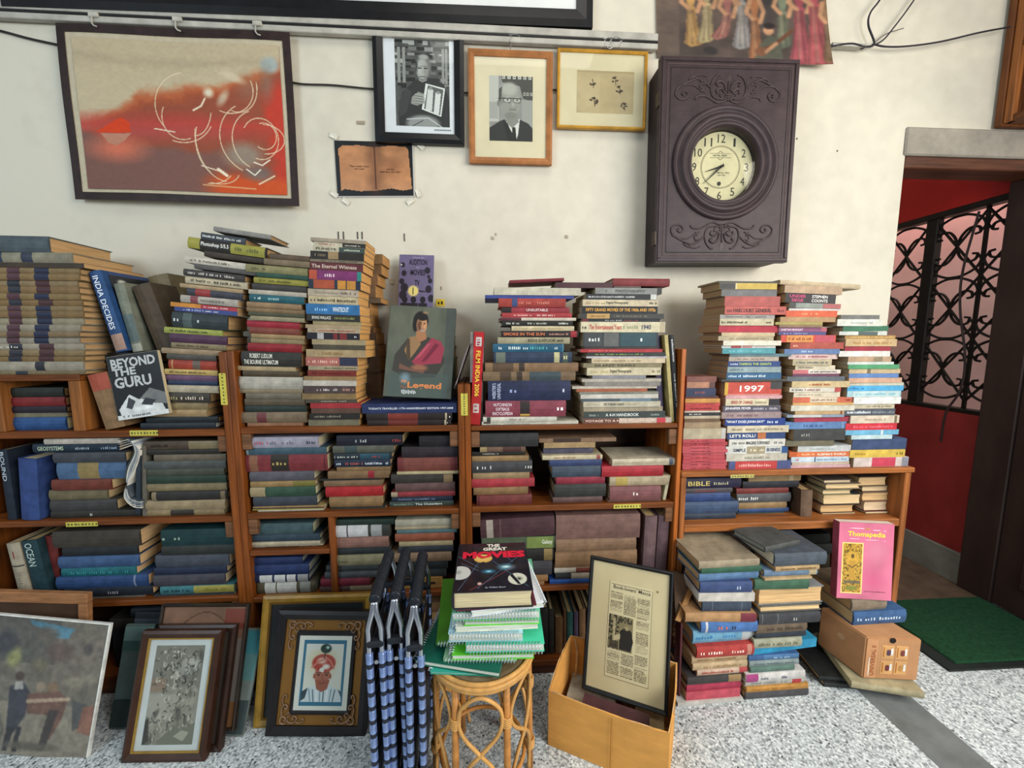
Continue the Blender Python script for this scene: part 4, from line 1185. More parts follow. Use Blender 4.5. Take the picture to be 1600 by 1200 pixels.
cv.poly([(.42, .28), (.56, .28), (.58, .36), (.48, .4), (.42, .34)], '9a6a48').ell(.5, .68, .16, .045, '8a5a44', .5).poly([(.2, .64), (.4, .7), (.6, .7), (.56, .74), (.2, .7)], '6a4a3c')
cv.poly([(.06, .74), (.94, .74), (.94, 1), (.06, 1)], '43524f', .55).ell(.3, .8, .1, .08, '6a8088', .7)
TLq, BLq, BRq = aty(*s(D, 203, 386), 1.455), aty(*s(D, 150, 957), 1.375), aty(*s(D, 575, 972), 1.375)
zt0 = zof(640, 630, 1.36)
r, L, W, T = faceout(TLq, BLq, BRq, .024, '47504a', 'large portrait book of a man in red shawl, standing face-out', True, None, cv=cv)
cover_text(r, T, L*.835, W*.345, W*.50, L*.085, 'Legend', 'c87a48', .03); cover_text(r, T, L*.815, W*.24, W*.09, L*.03, 'AB', 'c8845a', .03); cover_text(r, T, L*.88, W*.24, W*.09, L*.025, 'The', '9a5a44', .02)
bm_ = MB()
for k in range(9): x0 = W*(.26+.024*k); h = L*.05*random.uniform(.4, 1); bm_.add([(L*.945-h*.5, x0, T+.0013), (L*.945+h*.5, x0+.003, T+.0013), (L*.945+h*.5, x0+.0055, T+.0013), (L*.945-h*.5, x0+.0025, T+.0013)], [(0, 1, 2, 3)])
bm_.build('signature', flat('d8dcdc'), r)
cv = Cv(75, 104, '645a78'); cv.noise(.08, 6).ell(.42, .7, .18, .12, 'd8c878', .3).rect(.395, .63, .43, .77, '2a2420').poly([(.55, .68), (.98, .72), (.6, .72)], '2a2430')
for x, y, q in ((.1, .2, .07), (.14, .36, .08), (.08, .52, .08), (.16, .64, .12), (.12, .78, .12), (.82, .3, .09), (.9, .5, .07), (.86, .66, .1), (.94, .84, .1), (.86, .42, .05)): cv.ell(x, y, q, q*.8, '241f28', .2)
for x in (.18, .43, .7): cv.ell(x, .87, .085, .07, '201a20', .12).rect(x-.13, .93, x+.13, 1, '201a20')
cv.ell(.06, .2, .03, .02, 'd8d8d8', .5)
TLq, BLq, BRq = aty(*s(D, 258, 70), 1.60), aty(*s(D, 247, 396), 1.56), aty(*s(D, 466, 399), 1.56)
zpile = zof(*s(D, 405, 405), 1.50)
r, L, W, T = faceout(TLq, BLq, BRq, .016, '4a4260', 'purple cover with dark silhouettes behind the portrait book', False, None, pg='e0dccc', cv=cv)
for k, (t_, x0, w_) in enumerate((('AUDITION', .28, .52), ('MOVIES', .33, .42), ('TV', .46, .14))): cover_text(r, T, L*(.09+.2*k), W*x0, W*w_, L*.11, t_, '1c1620', .02)
cover_text(r, T, L*.04, W*.4, W*.3, L*.03, 'How to', 'a89ab8'); cover_text(r, T, L*.23, W*.5, W*.1, L*.03, 'for', 'a89ab8')
tg = empty('yellow_tag', Matrix.Identity(4), 'small yellow tag with black marks right of the purple cover', 'tag')
p = aty(*s(D, 512, 373), 1.60); MB().bbox((p.x-.017, 1.598, p.z-.014), (p.x+.017, 1.606, p.z+.014), .001).build('tag_card', mat('c8a82c', .6), tg)
MB().box((p.x-.009, 1.5968, p.z-.006), (p.x-.003, 1.598, p.z+.004)).box((p.x+.003, 1.5968, p.z-.006), (p.x+.01, 1.598, p.z+.006)).build('tag_print', flat('2a2418'), tg)
# standing at the second/third post
standing(s(E, 86, 455), s(E, 62, 1055), 15.5, 1.37, .2, 'c01c20', 'red standing book with yellow title at the bookcase post', None, zb=SH['3a']+.001, hard=False, pg='d8d0c0',
         texts=[(.2, .69, 'e8c840', 'FILM_INDIA_2006')], bands=[(.055, .15, 'e0d8d4', .22, .8), (.77, .87, 'd8c8c4', .2, .8)], dashes=[(.08, .13, '8a2424'), (.79, .85, '8a2424')])
standing(s(E, 35, 455), s(E, 30, 900), 4.5, 1.385, .2, 'c8c0b8', 'pale thin magazine standing left of the red book', None, hard=False, zb=zof(726, 601, YF)+.003)
standing(s(E, 112, 520), s(E, 98, 1080), 4.5, 1.39, .2, '8a8884', 'grey thin magazine standing right of the red book', None, hard=False, zb=SH['3a']+.001)
mg = empty('drooping_magazine', Matrix.Identity(4), 'drooping bundle of pale magazine leaves over the post beside red book', 'magazine')
for k in range(6):
    f = k/5; v = []; q = []
    prof = [s(E, 24, 540-f*10), s(D, 690-30*f, 640+f*60), s(D, 640-18*f, 790+f*40), s(D, 596+f*14, 905+f*10)]
    P3 = spline([aty(x, y, 1.375+.012*k) for x, y in prof], 6)
    for p in P3: v += [p, p+Vector((0, .16, .0))]
    off = Vector((.0016, 0, .0012)); n_ = len(v); v += [p+off for p in v]
    for i in range(len(P3)-1):
        a = 2*i; q += [(a, a+1, a+3, a+2), (n_+a, n_+a+2, n_+a+3, n_+a+1), (a, a+2, n_+a+2, n_+a), (a+1, n_+a+1, n_+a+3, a+3)]
    mesh('leaf', v, q, mat(('8a7a78', 'a89c98', 'b8aca8', '8a7a7a', 'c0b4b0', '5a4a4a')[k], .6), mg)
# two books standing at the right end of the third bookcase
standing(s(F, 697, 478), s(F, 738, 1045), 6, 1.375, .2, 'c0b070', 'thin yellow-edged book standing left of the tall black one', 'books standing at the right post', zb=SH['3a']+.001, hard=False, pg='b8a070')
standing(s(F, 734, 478), s(F, 775, 1045), 8, 1.372, .21, '1e1e20', 'tall black book with white spine lettering at the right post', 'books standing at the right post', zb=SH['3a']+.001, dashes=[(.05, .3, 'c8c8c4'), (.44, .82, 'a8a8a4'), (.9, .97, 'c8c8c4')])
standing(s(F, 630, 480), s(F, 655, 1040), 10, 1.40, .12, '4a4264', 'dim purple book standing behind the thin yellow-edged book', 'books standing at the right post', zb=SH['3a']+.001)
# leftmost bookcase: standing ones
standing(s(I, 14, 135), s(I, 84, 600), 12.5, 1.37, .2, '1c2634', 'black book with pale upright title, leftmost on second shelf', None, zb=SH['1b']+.001, texts=[(.03, .44, 'b0b8c0', 'BOUND')])
standing(s(I, 176, 192), s(I, 202, 615), 26, 1.362, .2, '2c4684', 'thick bright blue book standing on leftmost second shelf', None, zb=SH['1b']+.001, pg='b8a888')
standing(s(I, 82, 738), s(I, 170, 1080), 19, 1.372, .19, 'b8ac94', 'cream spined book with a red mark, leaning leftmost on third shelf', None, zb=SH['1c']+.001, bands=[(.14, .26, '8a2c2c', .25, .7), (.38, .4, '2a2a2a'), (.82, 1, '26282a')], dashes=[(.5, .7, '8a8270')])
standing(s(I, 185, 720), s(I, 275, 1060), 23, 1.372, .2, '1c3c44', 'dark teal book titled OCEAN leaning on third shelf', None, zb=SH['1c']+.001, texts=[(.04, .42, 'a8b8b0', 'OCEAN')])
standing(s(I, 325, 692), s(I, 352, 1075), 20, 1.40, .17, '7c2c28', 'red worn book standing right of the OCEAN volume', None, zb=SH['1c']+.001, bands=[(.45, .52, 'c8a098', .2, .6)])
# curved magazines hanging down in the leftmost bookcase
cm = empty('curled_magazines', Matrix.Identity(4), 'curled white magazines bulging between two stacks on leftmost second shelf', 'magazine')
for k in range(5):
    P3 = spline([aty(x, y, 1.36) for x, y in (s(I, 770-3*k, 132-16*k), s(I, 860-8*k, 105-10*k), s(I, 898-9*k, 150), s(I, 868-14*k, 260), s(I, 822-6*k+4*k, 350), s(I, 800+9*k, 440), s(I, 850+8*k, 500-10*k), s(I, 915, 512-12*k))], 6)
    v = []
    for p in P3: v += [p, p+Vector((0, .15, 0))]
    n_ = len(v); v += [Vector((p.x+.0018, p.y, p.z-.0015)) for p in v]; q = []
    for i in range(len(P3)-1):
        a = 2*i; q += [(a, a+1, a+3, a+2), (n_+a, n_+a+2, n_+a+3, n_+a+1), (a, a+2, n_+a+2, n_+a), (a+1, n_+a+1, n_+a+3, a+3)]
    mesh('magazine_sheet', v, q, mat(('d0c8b8', 'b0b0ac', '8a9096', 'c8c4b8', '3a4248')[k], .5), cm, smooth=True)
standing(s(J, 66, 130), s(J, 64, 490), 6, 1.364, .15, '26303c', 'dark thin volume upright inside the curled magazines', None, zb=SH['1b']+.012, hard=False)
standing(s(J, 102, 110), s(J, 108, 590), 6, 1.37, .18, '6a6458', 'grey thin folder standing right of the curled magazines', None, zb=SH['1b']+.001, hard=False)
# third bookcase
standing(s(NN, 822, 330), s(NN, 790, 490), 5, 1.37, .16, 'b8b090', 'thin cream booklet leaning at the right of second shelf', None, hard=False, zb=SH['3b']+.001)
standing(s(NN, 712, 585), s(NN, 685, 1030), 21, 1.366, .2, '6e5458', 'left of two tall mauve volumes standing on third shelf', 'mauve volumes on the third shelf', zb=SH['3c']+.001)
standing(s(NN, 792, 580), s(NN, 760, 1030), 19, 1.37, .2, '5e464c', 'right of two tall mauve volumes standing on third shelf', 'mauve volumes on the third shelf', zb=SH['3c']+.001)
QQ = (790, 900, 6.667)
for k, (x0, x1, yt, c, lb, w) in enumerate(((362, 450, 330, '1c1e1c', 'black wide volume leftmost on the bottom shelf of third bookcase', .18), (452, 508, 345, '2a2a26', 'charcoal volume second on the bottom shelf behind notebooks', .18), (515, 600, 430, '7a5836', 'short brown worn book on the bottom shelf', .14), (602, 634, 350, '6a4a30', 'thin brown book left of the teal bottom-shelf book', .15),
      (638, 704, 375, '2f6a68', 'teal book standing on the bottom shelf behind the carton', .17), (710, 758, 372, '5a4e70', 'purple narrow book standing on the bottom shelf', .17), (764, 836, 345, '9a7450', 'tan book rightmost on the bottom shelf beside framed clipping', .17), (842, 900, 350, '3a3a38', 'dark book hidden partly by framed clipping on bottom shelf', .16), (906, 970, 350, '4a3a30', 'brown book hidden behind framed clipping on bottom shelf', .16))):
    standing(s(QQ, (x0+x1)/2, yt), s(QQ, (x0+x1)/2, 880), (x1-x0)/6.667, 1.385, w, c, lb, 'books standing on the bottom shelf', zb=SH['3d']+.001, pg='a8946c')
# low bookcase: dark red book leaning among the page-side piles
standing(s(PP, 372, 140), s(PP, 366, 292), 18, 1.39, .18, '6e5442', 'dark red leather book leaning inside the low bookcase', None, zb=SH['4b']+.001, yaw=R(-12))
# dark row at the bottom of the first two bookcases
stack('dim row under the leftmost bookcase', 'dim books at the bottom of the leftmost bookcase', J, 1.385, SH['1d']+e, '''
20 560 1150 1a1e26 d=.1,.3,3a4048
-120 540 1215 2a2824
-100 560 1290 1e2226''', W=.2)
stack('dim row under the second bookcase', 'dim books at the bottom of the second bookcase', LL, 1.385, SH['2d']+e, '''
470 760 1130 8a6844
480 770 1190 a08050 d=.05,.4,4a3a24
470 760 1250 6a5034''', W=.2)
cbx = empty('small_carton', Matrix.Identity(4), 'small brown carton with black stencil on the second bookcase floor', 'carton')
p0, p1_ = aty(*s(LL, 490, 976), 1.37), aty(*s(LL, 765, 1075), 1.37); ps = aty(*s(LL, 625, 980), 1.37)
zb_ = SH['2d']+.001

MB().bbox((p0.x, 1.37, SH['2c']+.0005), (p1_.x, 1.60, p0.z), .003).build('carton_body', mat('8a6634', .8, .15, 12, (1, 1, 6)), cbx)
MB().box((ps.x+.02, 1.3693, SH['2c']+.018), (ps.x+.055, 1.37, SH['2c']+.026)).box((ps.x+.022, 1.3693, SH['2c']+.03), (ps.x+.03, 1.37, SH['2c']+.036)).build('stencil', flat('2a2016'), cbx)
# ------------------------------------------------------------------ pictures on the wall
def quad(TL, TR, BL, BR): 
    """orthonormal frame of a flat thing from its corner points: origin top left, x right, y down"""
    e1 = ((TR-TL)+(BR-BL)); e1.normalize(); e2 = ((BL-TL)+(BR-TR)); e2 = e2-e1*e2.dot(e1); e2.normalize()
    c = (TL+TR+BL+BR)/4; w = ((TR-TL).length+(BR-BL).length)/2; h = ((BL-TL).length+(BR-TR).length)/2
    return frame_from(c-e1*w/2-e2*h/2, e1, e2, e1.cross(e2)), w, h      # local z points away from the viewer (into the wall)
def framed(label, M, w, h, bar, depth, col, cv, mw, mh, matcol, cat='picture', group=None, glass=True, rough=.35, name='framed_picture', inner=None, pic=None, mrough=.8):
    """frame of four mitred bars, mount, print and glass; local z goes back into the wall"""
    r = empty(name, M, label, cat, group)
    fm = mat(col, rough, .3, 12, None, 'frame')
    o = [(0, 0), (w, 0), (w, h), (0, h)]; i = [(bar, bar), (w-bar, bar), (w-bar, h-bar), (bar, h-bar)]
    for k in range(4):
        a, b, c, d = o[k], o[(k+1) % 4], i[(k+1) % 4], i[k]
        am, bm_ = [tuple(p[j]*.6+q[j]*.4 for j in (0, 1)) for p, q in ((a, d), (b, c))]
        v = [(*a, depth), (*b, depth), (*b, .003), (*bm_, 0), (*c, .005), (*c, depth), (*d, depth), (*d, .005), (*am, 0), (*a, .003)]
        mesh('frame_bar', v, [(0, 1, 2, 9), (9, 2, 3, 8), (8, 3, 4, 7), (7, 4, 5, 6), (6, 5, 1, 0), (0, 9, 8, 7, 6), (1, 5, 4, 3, 2)], fm, r)
    if inner:
        iw, ic = inner; b2 = bar+iw
        for a, b in (((bar, bar), (w-bar, b2)), ((bar, h-b2), (w-bar, h-bar)), ((bar, b2), (b2, h-b2)), ((w-b2, b2), (w-bar, h-b2))):
            MB().box((*a, .0045), (*b, .010)).build('gilt_slip', mat(ic, .35, .2, 20, None, 'gilt', .6), r)
    MB().box((bar*.8, bar*.8, .0105), (w-bar*.8, h-bar*.8, .0135)).build('mount_board', mat(matcol, mrough, .08, 6, None, 'mount'), r)
    MB().box((bar*.5, bar*.5, .0137), (w-bar*.5, h-bar*.5, depth-.001)).build('backing', mat('4a3a2a', .8), r)
    if cv is not None:
        x0, y0, x1, y1 = pic if pic else (mw, mh, w-mw, h-mh)
        print_grid('picture_print', cv, (x0, y0, .0102), (x1, y0, .0102), (x0, y1, .0102), (x1, y1, .0102), r, .5)
    if glass: MB().box((bar*.9, bar*.9, .0062), (w-bar*.9, h-bar*.9, .0078)).build('glass_pane', glass_mat(), r)
    return r
def wq(TL, TR, BL, BR, Y=1.622, Yb=None): return quad(aty(*TL, Y), aty(*TR, Y), aty(*BL, Yb or Y), aty(*BR, Yb or Y))
T_ = lambda x, y: (510+x/3.137, y/3.137)
# big black frame cut by the top edge
M, w, h = wq((-40, -330), (940, -280), (-8, 0), (917, 48), 1.615)
cv = Cv(200, 90, '6a6468'); cv.noise(.5, 10, 5, 3).rect(0, .9, 1, 1, '6a6468', .6).noise(.3, 30, 3, 4)
for k in range(7): cv.line([(.55+.05*k, .75), (.52+.06*k, 1)], .006, 'b8b4b4').line([(.5+.06*k, .85), (.6+.05*k, 1)], .004, '2a2628')
framed('large black framed photograph cut off by the top of the picture', M, w, h, .062, .03, '100f10', cv, .12, .12, 'd8d4d4')
# old man with a photograph, black frame
cv = Cv(130, 212, '4a4a48'); cv.noise(.3, 8)
rg = random.Random(3)
for j in range(8):
    for i in range(8):
        x, y = .02+i*.13+rg.uniform(-.05, .05), .02+j*.07; cv.rect(x, y, x+rg.uniform(.08, .2), y+rg.uniform(.015, .05), rg.choice(['8a8a86', '2a2a28', '6a6a66', 'a0a09a', '1e1e1c']))
for x in (.05, .14, .86, .92): cv.rect(x, .1, x+.05, .5, rg.choice(['8a8a86', '5a5a58', '26261f']))
cv.poly([(.12, .62), (.3, .5), (.42, .45), (.62, .44), (.9, .5), (1, .7), (1, 1), (.06, 1), (.04, .85)], '2c2c2c').poly([(.06, .72), (.2, .56), (.3, .6), (.2, .84), (.06, .9)], '3a3a3a')
cv.ell(.53, .32, .15, .15, '6e6e6a', .2).ell(.5, .34, .12, .135, 'a2a29c', .25).ell(.46, .34, .05, .1, 'b0b0aa', .9, a=.7).ell(.56, .36, .05, .12, '6e6e6a', .9, a=.6).ell(.4, .3, .03, .1, '3a3a38', .8).line([(.44, .46), (.5, .48), (.57, .46)], .02, '8c8c86').ell(.53, .2, .12, .04, '9a9a94', .5).rect(.42, .32, .49, .335, '26261f').rect(.53, .32, .6, .335, '26261f').ell(.51, .37, .025, .035, '9c9c96', .5).rect(.45, .42, .56, .43, '2e2e2c').rect(.43, .3, .6, .306, '3a3a38')
cv.poly([(.56, .5), (.92, .55), (.84, .88), (.48, .8)], 'd8d8d4').poly([(.6, .52), (.89, .565), (.82, .86), (.52, .79)], '5a5a58')
cv.poly([(.6, .56), (.7, .57), (.67, .82), (.55, .8)], 'c8c8c4').ell(.65, .555, .035, .022, '8a8a86', .3).poly([(.74, .6), (.84, .61), (.8, .85), (.7, .84)], 'd0d0cc').ell(.79, .6, .035, .022, '8a8a86', .3)
cv.poly([(.3, .66), (.42, .6), (.52, .62), (.54, .72), (.4, .76), (.28, .74)], '8a8a84')
for k in range(4): cv.line([(.36, .63+.03*k), (.53, .64+.03*k)], .012, 'a0a09a').line([(.36, .645+.03*k), (.5, .655+.03*k)], .005, '3a3a38')
cv.ell(.5, .97, .36, .12, '8c8c8a', .3).line([(.2, .92), (.6, .9), (.85, 1)], .012, 'c0c0c0').line([(.3, 1), (.5, .93)], .01, '3a3a3a')
M, w, h = wq(T_(212, 85), T_(668, 115), T_(245, 695), T_(680, 705))
fr = framed('black framed photograph of an elderly man holding a picture', M, w, h, .037, .022, '0f0f10', cv, 0, 0, 'd6d6da', pic=(w*.235, h*.13, w*.835, h*.85))
b = MB(); x = w*.66
for k in range(10): b.add([(x, h*.872, .0101), (x+.004, h*.868, .0101), (x+.005, h*.88, .0101), (x+.001, h*.884, .0101)], [(0, 1, 2, 3)]); x += .0065
b.build('signature', flat('4a4a4a'), fr)
# open-book poster taped to the wall
cv = Cv(120, 84, '121110')
cv.poly([(.045, .14), (.1, .085), (.3, .075), (.46, .10), (.5, .14), (.52, .1), (.7, .07), (.9, .085), (.93, .14), (.965, .86), (.85, .89), (.7, .85), (.5, .89), (.3, .9), (.1, .86), (.05, .89)], 'a8744c')
cv.mixm(np.clip(1-abs(cv.x-.5)/.16, 0, 1)*.55, '4a2c1c'); cv.mixm(np.clip((cv.y-.62)/.3, 0, 1)*.3*(cv.a.mean(-1) > .15), 'd0a07a'); cv.noise(.16, 6).ell(.3, .5, .2, .3, 'b8845a', .9, a=.5).ell(.72, .45, .16, .22, '7a4a30', .9, a=.5).rect(.488, .1, .505, .87, '4a2c1c').rect(.505, .1, .54, .87, '8a5a3a', .6).rect(.46, .1, .488, .87, '8a5a3a', .5)
cv.rect(0, .985, 1, 1, 'c8c4bc').rect(.985, 0, 1, 1, 'b0aca4')
TLp, TRp, BLp, BRp = [aty(*T_(*q), 1.645) for q in ((38, 688), (426, 698), (55, 965), (434, 963))]
ps = empty('open_book_poster', Matrix.Identity(4), 'small poster of an open brown book taped to the wall', 'poster')
print_grid('poster_print', cv, TLp, TRp, BLp, BRp, ps, .45)
nb = Vector((0, .0012, 0)); mesh('poster_sheet', [TLp+nb, TRp+nb, BRp+nb, BLp+nb, TLp+nb*2, TRp+nb*2, BRp+nb*2, BLp+nb*2], [(0, 3, 2, 1), (4, 5, 6, 7), (0, 1, 5, 4), (1, 2, 6, 5), (2, 3, 7, 6), (3, 0, 4, 7)], mat('d8d4cc'), ps)
def onposter(u, v): return (TLp*(1-u)+TRp*u)*(1-v)+(BLp*(1-u)+BRp*u)*v
ex = (TRp-TLp).normalized(); ez = (TLp-BLp).normalized()
for (u, v, wd, t_) in ((.17, .45, .075, '"The reader does|not steal'), (.56, .5, .08, 'and the|thief does not read."')):
    lettering(t_, frame_from(onposter(u, v+.06)-Vector((0, .001, 0)), ex, ez, Vector((0, -1, 0))), wd, .016, '3a1c10', ps, .004)
for k, (x, y, rz) in enumerate(((35, 665, 25), (462, 715, 40), (38, 950, 35), (95, 985, 35), (410, 985, -35), (450, 945, 70))):
    p = aty(*T_(x, y), 1.6435)
    MB().box((-.015, .0006, -.009), (.015, .0011, .009)).build('tape_strip', mat('d6cfbe', .4), ps, Matrix.Translation(p) @ Matrix.Rotation(R(rz), 4, 'Y'))
# suited man, brown frame
cv = Cv(120, 178, '8a8884'); cv.noise(.1, 5).rect(0, 0, .22, .7, 'b4b2aa').rect(0, .4, .2, .66, '8c8a84', .6).poly([(.28, 0), (1, 0), (1, .38), (.78, .34), (.7, .15), (.3, .1)], '46443f').rect(.75, .36, 1, .75, '97958e')
for x in (.3, .42, .54, .66, .78, .9): cv.rect(x, .0, x+.07, .045, 'c0beb4').rect(x+.02, .012, x+.05, .03, '46443f')
for x in (.78, .86, .94): cv.rect(x, .24, x+.05, .29, 'a8a69c').rect(x+.015, .255, x+.035, .28, '46443f')
cv.poly([(.0, .8), (.22, .7), (.36, .66), (.7, .66), (.9, .72), (1, .8), (1, 1), (0, 1)], '302f2d').poly([(.36, .66), (.5, .84), (.62, .98), (.66, .9), (.7, .66)], 'd2d0c8').poly([(.52, .78), (.6, .78), (.63, 1), (.54, 1)], '26241f').poly([(.3, .68), (.4, .68), (.58, 1), (.44, 1)], '242321')
cv.poly([(.36, .56), (.64, .56), (.68, .7), (.52, .8), (.38, .7)], '84827a')
cv.ell(.47, .36, .26, .27, '8f8d84', .12).ell(.46, .2, .24, .13, 'a9a79d', .5).ell(.28, .36, .05, .09, '7e7c74', .4).ell(.21, .42, .04, .06, '76746c', .4).ell(.49, .6, .16, .07, '7c7a72', .5).poly([(.22, .2), (.3, .16), (.27, .36), (.22, .4)], '4a4842')
cv.ell(.42, .36, .1, .05, 'b0aea4', .3).ell(.64, .36, .09, .05, 'b0aea4', .3)
for cx_ in (.42, .64): cv.line([(cx_-.1, .34), (cx_+.09, .34)], .014, '1e1d1b').line([(cx_-.1, .34), (cx_-.08, .4), (cx_+.06, .405), (cx_+.09, .34)], .008, '2a2926').ell(cx_, .365, .022, .014, '26241f', .3)
cv.line([(.2, .34), (.33, .34)], .01, '26241f').ell(.55, .43, .035, .05, 'a6a49a', .6).rect(.46, .505, .62, .515, '4a4842').rect(.44, .475, .64, .483, '77756d')
M, w, h = wq(T_(690, 232), T_(1112, 250), T_(703, 795), T_(1105, 805))
fr = framed('brown framed portrait of a suited man wearing glasses', M, w, h, .023, .02, '9a6234', cv, 0, 0, 'd6c8a8', pic=(w*.245, h*.215, w*.765, h*.79), rough=.4)
# pressed leaves, gold frame
cv = Cv(110, 88, 'ae9a74'); cv.noise(.09, 5).rect(0, 0, 1, .04, '9a8660', .6).ell(.2, .6, .3, .5, 'bca884', .9, a=.6).rect(.4, .1, .7, 1, 'a08a62', .25)
for x, y, q in ((.27, .28, .07), (.66, .2, .07), (.74, .42, .08), (.3, .72, .09), (.83, .8, .07)):
    for k in range(6):
        a = rg.uniform(0, 6.3); cv.ell(x+math.cos(a)*q*.6, y+math.sin(a)*q*.8, q*.42, q*.3, rg.choice(['3a2c20', '4a3a28']), .3, rg.uniform(0, 3))
    cv.line([(x, y-.08), (x+.02, y+.12)], .008, '3a2c20')
M, w, h = wq(T_(1145, 232), T_(1590, 250), T_(1120, 620), T_(1555, 635))
framed('gold framed pressed leaves on a square of cloth', M, w, h, .0105, .018, 'b8862c', cv, 0, 0, 'cdbf9e', pic=(w*.22, h*.25, w*.86, h*.79), rough=.3)
CH = mat('8f8c86', .35, .1, 40, None, 'wire', .8)
def hanger(pts, lab, r=.0022):
    b = MB()
    for P_ in pts: b.tube(spline([aty(x, y, 1.622) for x, y in P_], 5), r, 5)
    return tag(b.build('hanging_chain', CH), lab, 'chain')
hanger([[(797, 76), (799, 68), (796, 64), (799, 58), (797, 54)], [(795, 55), (806, 54), (812, 57), (814, 60)]], 'twisted metal wire hanging the brown framed portrait from the rail')
hanger([[(946, 76), (944, 66), (950, 59), (956, 60), (953, 70)], [(949, 75), (955, 62), (964, 58), (970, 66), (967, 74)], [(943, 61), (958, 57), (974, 62)], [(950, 66), (962, 68), (972, 64)], [(945, 72), (953, 76), (962, 70)]], 'coil of wire hanging the gold framed leaves from the rail')
for k, x in enumerate((146, 277, 402)):
    y = 14+(x-30)*.054; b = MB()
    p = aty(x, y+3, 1.618); b.bbox(p+Vector((-.016, -.005, -.008)), p+Vector((.016, .005, .008)), .002).tube(spline([aty(x-3, y+6, 1.615), aty(x-3, y+14, 1.612), aty(x, y+19, 1.612), aty(x+5, y+21, 1.612)], 4), .0025, 5)
    tag(b.build('rail_clip', mat('b8b2a4', .5)), ('left', 'middle', 'right')[k]+' metal clip on the rail above the red abstract painting', 'clip')
# red abstract painting on cloth with a dark tape border
cv = Cv(300, 220, 'b2a182'); Y, Xc = cv.y, cv.x
edge = np.interp(Xc, [0, .1, .2, .3, .45, .6, .72, .85, 1], [.56, .50, .42, .33, .30, .28, .25, .18, .10])
cv.noise(.0, 9, 5, 2); n1 = cv.n.copy(); cv.noise(.0, 30, 3, 8); n2 = cv.n.copy(); cv.noise(.0, 3, 3, 4); n3 = cv.n.copy()
cv.mixm(np.clip((Y-.03)/.3, 0, 1)*.35, 'c0b090'); cv.mixm(np.clip(1-abs(Y-.13-.1*n1)/.05, 0, 1)*.4, '94866c')
f = (Y-edge+n1*.11+n2*.03)/.07; cv.mixm(np.clip(f, 0, 1), '8c4630'); cv.mixm(np.clip(1-abs(f-.6)/1.0, 0, 1)*.7*(Xc > .05), 'b45428')
cv.mixm(np.clip(1-abs(Y-.55-.06*n1)/.1, 0, 1)*.85, 'b03c30'); cv.mixm(np.clip((.5-abs(Xc-.35))/.3, 0, 1)*np.clip(1-abs(Y-.6)/.1, 0, 1)*.5, 'b04a4a')
cv.mixm(np.clip((Y-.68-.1*n1+np.clip(.18-Xc, 0, 1)*.6)/.06, 0, 1)*np.clip((.72-Xc+n3*.3)/.1, 0, 1), '745046')
cv.mixm(np.clip((Xc-.9+n1*.1)/.05, 0, 1)*np.clip((Y-.2)/.1, 0, 1), 'b43826'); cv.mixm(np.clip((Y-.84+n1*.1)/.06, 0, 1)*np.clip((Xc-.55)/.12, 0, 1), 'c04c20')
cv.mixm(np.clip(1-np.hypot((Xc-.17)/.2, (Y-.72)/.12), 0, 1)*1.2, 'c4684e')
cv.poly([(.065, .615), (.17, .525), (.2, .51), (.235, .54), (.24, .61)], 'c83c14').poly([(.09, .62), (.24, .615), (.21, .66), (.16, .70), (.12, .68)], 'b07a62')
cv.ell(.95, .13, .06, .07, '98a09a', .5).ell(.93, .25, .05, .16, '7a6a5a', .8, a=.6).ell(.83, .28, .08, .13, '8a6a54', .8, a=.5)
cv.ell(.79, .74, .13, .12, '8a8272', .6, a=.85).ell(.86, .86, .1, .07, '6a6460', .6, a=.8).ell(.64, .33, .035, .045, 'd0c4a8', .7).ell(.71, .36, .03, .08, 'c0b094', .7, .4, .8).ell(.76, .22, .09, .035, 'c8b89a', .6, .5, .7)
def arc(cx_, cy_, rx, ry, a0, a1, wd, col='d8c4a0', al=.85): cv.line([(cx_+rx*math.cos(a0+(a1-a0)*k/16), cy_+ry*math.sin(a0+(a1-a0)*k/16)) for k in range(17)], max(wd*.75, .0032), col, al)
for q in ((.74, .3, .12, .16, -.4, 2.0, .004), (.78, .28, .1, .17, -.2, 1.9, .003), (.53, .42, .16, .22, 2.4, 4.6, .002), (.5, .5, .1, .15, 1.2, 3.6, .0015), (.56, .4, .09, .22, .3, 1.6, .004), (.5, .45, .16, .22, .5, 1.9, .004), (.66, .66, .1, .22, 2.0, 3.6, .004), (.7, .62, .14, .3, 1.6, 3.3, .003),
          (.88, .62, .09, .14, -2.6, 1.9, .004), (.87, .63, .13, .2, 2.0, 4.4, .0045), (.85, .62, .17, .24, 2.0, 4.2, .003), (.9, .62, .1, .1, -1.6, 1.6, .004), (.66, .86, .1, .08, .2, 2.0, .004), (.62, .8, .12, .14, .6, 1.7, .003), (.9, .6, .06, .09, -1.9, 2.2, .0035)): arc(*q)
cv.line([(.8, .83), (.84, .87), (.87, .83)], .004, 'e0d8c0').line([(.84, .78), (.88, .8), (.92, .76)], .004, 'e0d8c0').line([(.66, .84), (.7, .88)], .01, 'e0d4b8').line([(.36, .58), (.46, .6)], .004, 'd8c4a8').line([(.62, .37), (.6, .42), (.56, .45)], .006, 'd8c4a8').line([(.58, .95), (.84, .965)], .005, 'd8ae7a', .7).line([(.86, .93), (.94, .87)], .005, 'd8c0a0').line([(.58, .82), (.66, .85)], .004, 'd8c4a8')
cv.noise(.035, 60, 2, 6)
pt = empty('abstract_painting', Matrix.Identity(4), 'red abstract painting on cloth with dark taped border', 'painting')
PYp = 1.622
c4 = [aty(*q, PYp) for q in ((87, 36), (452.5, 51.5), (117, 311), (468.5, 323))]
def bil(u, v): return (c4[0]*(1-u)+c4[1]*u)*(1-v)+(c4[2]*(1-u)+c4[3]*u)*v
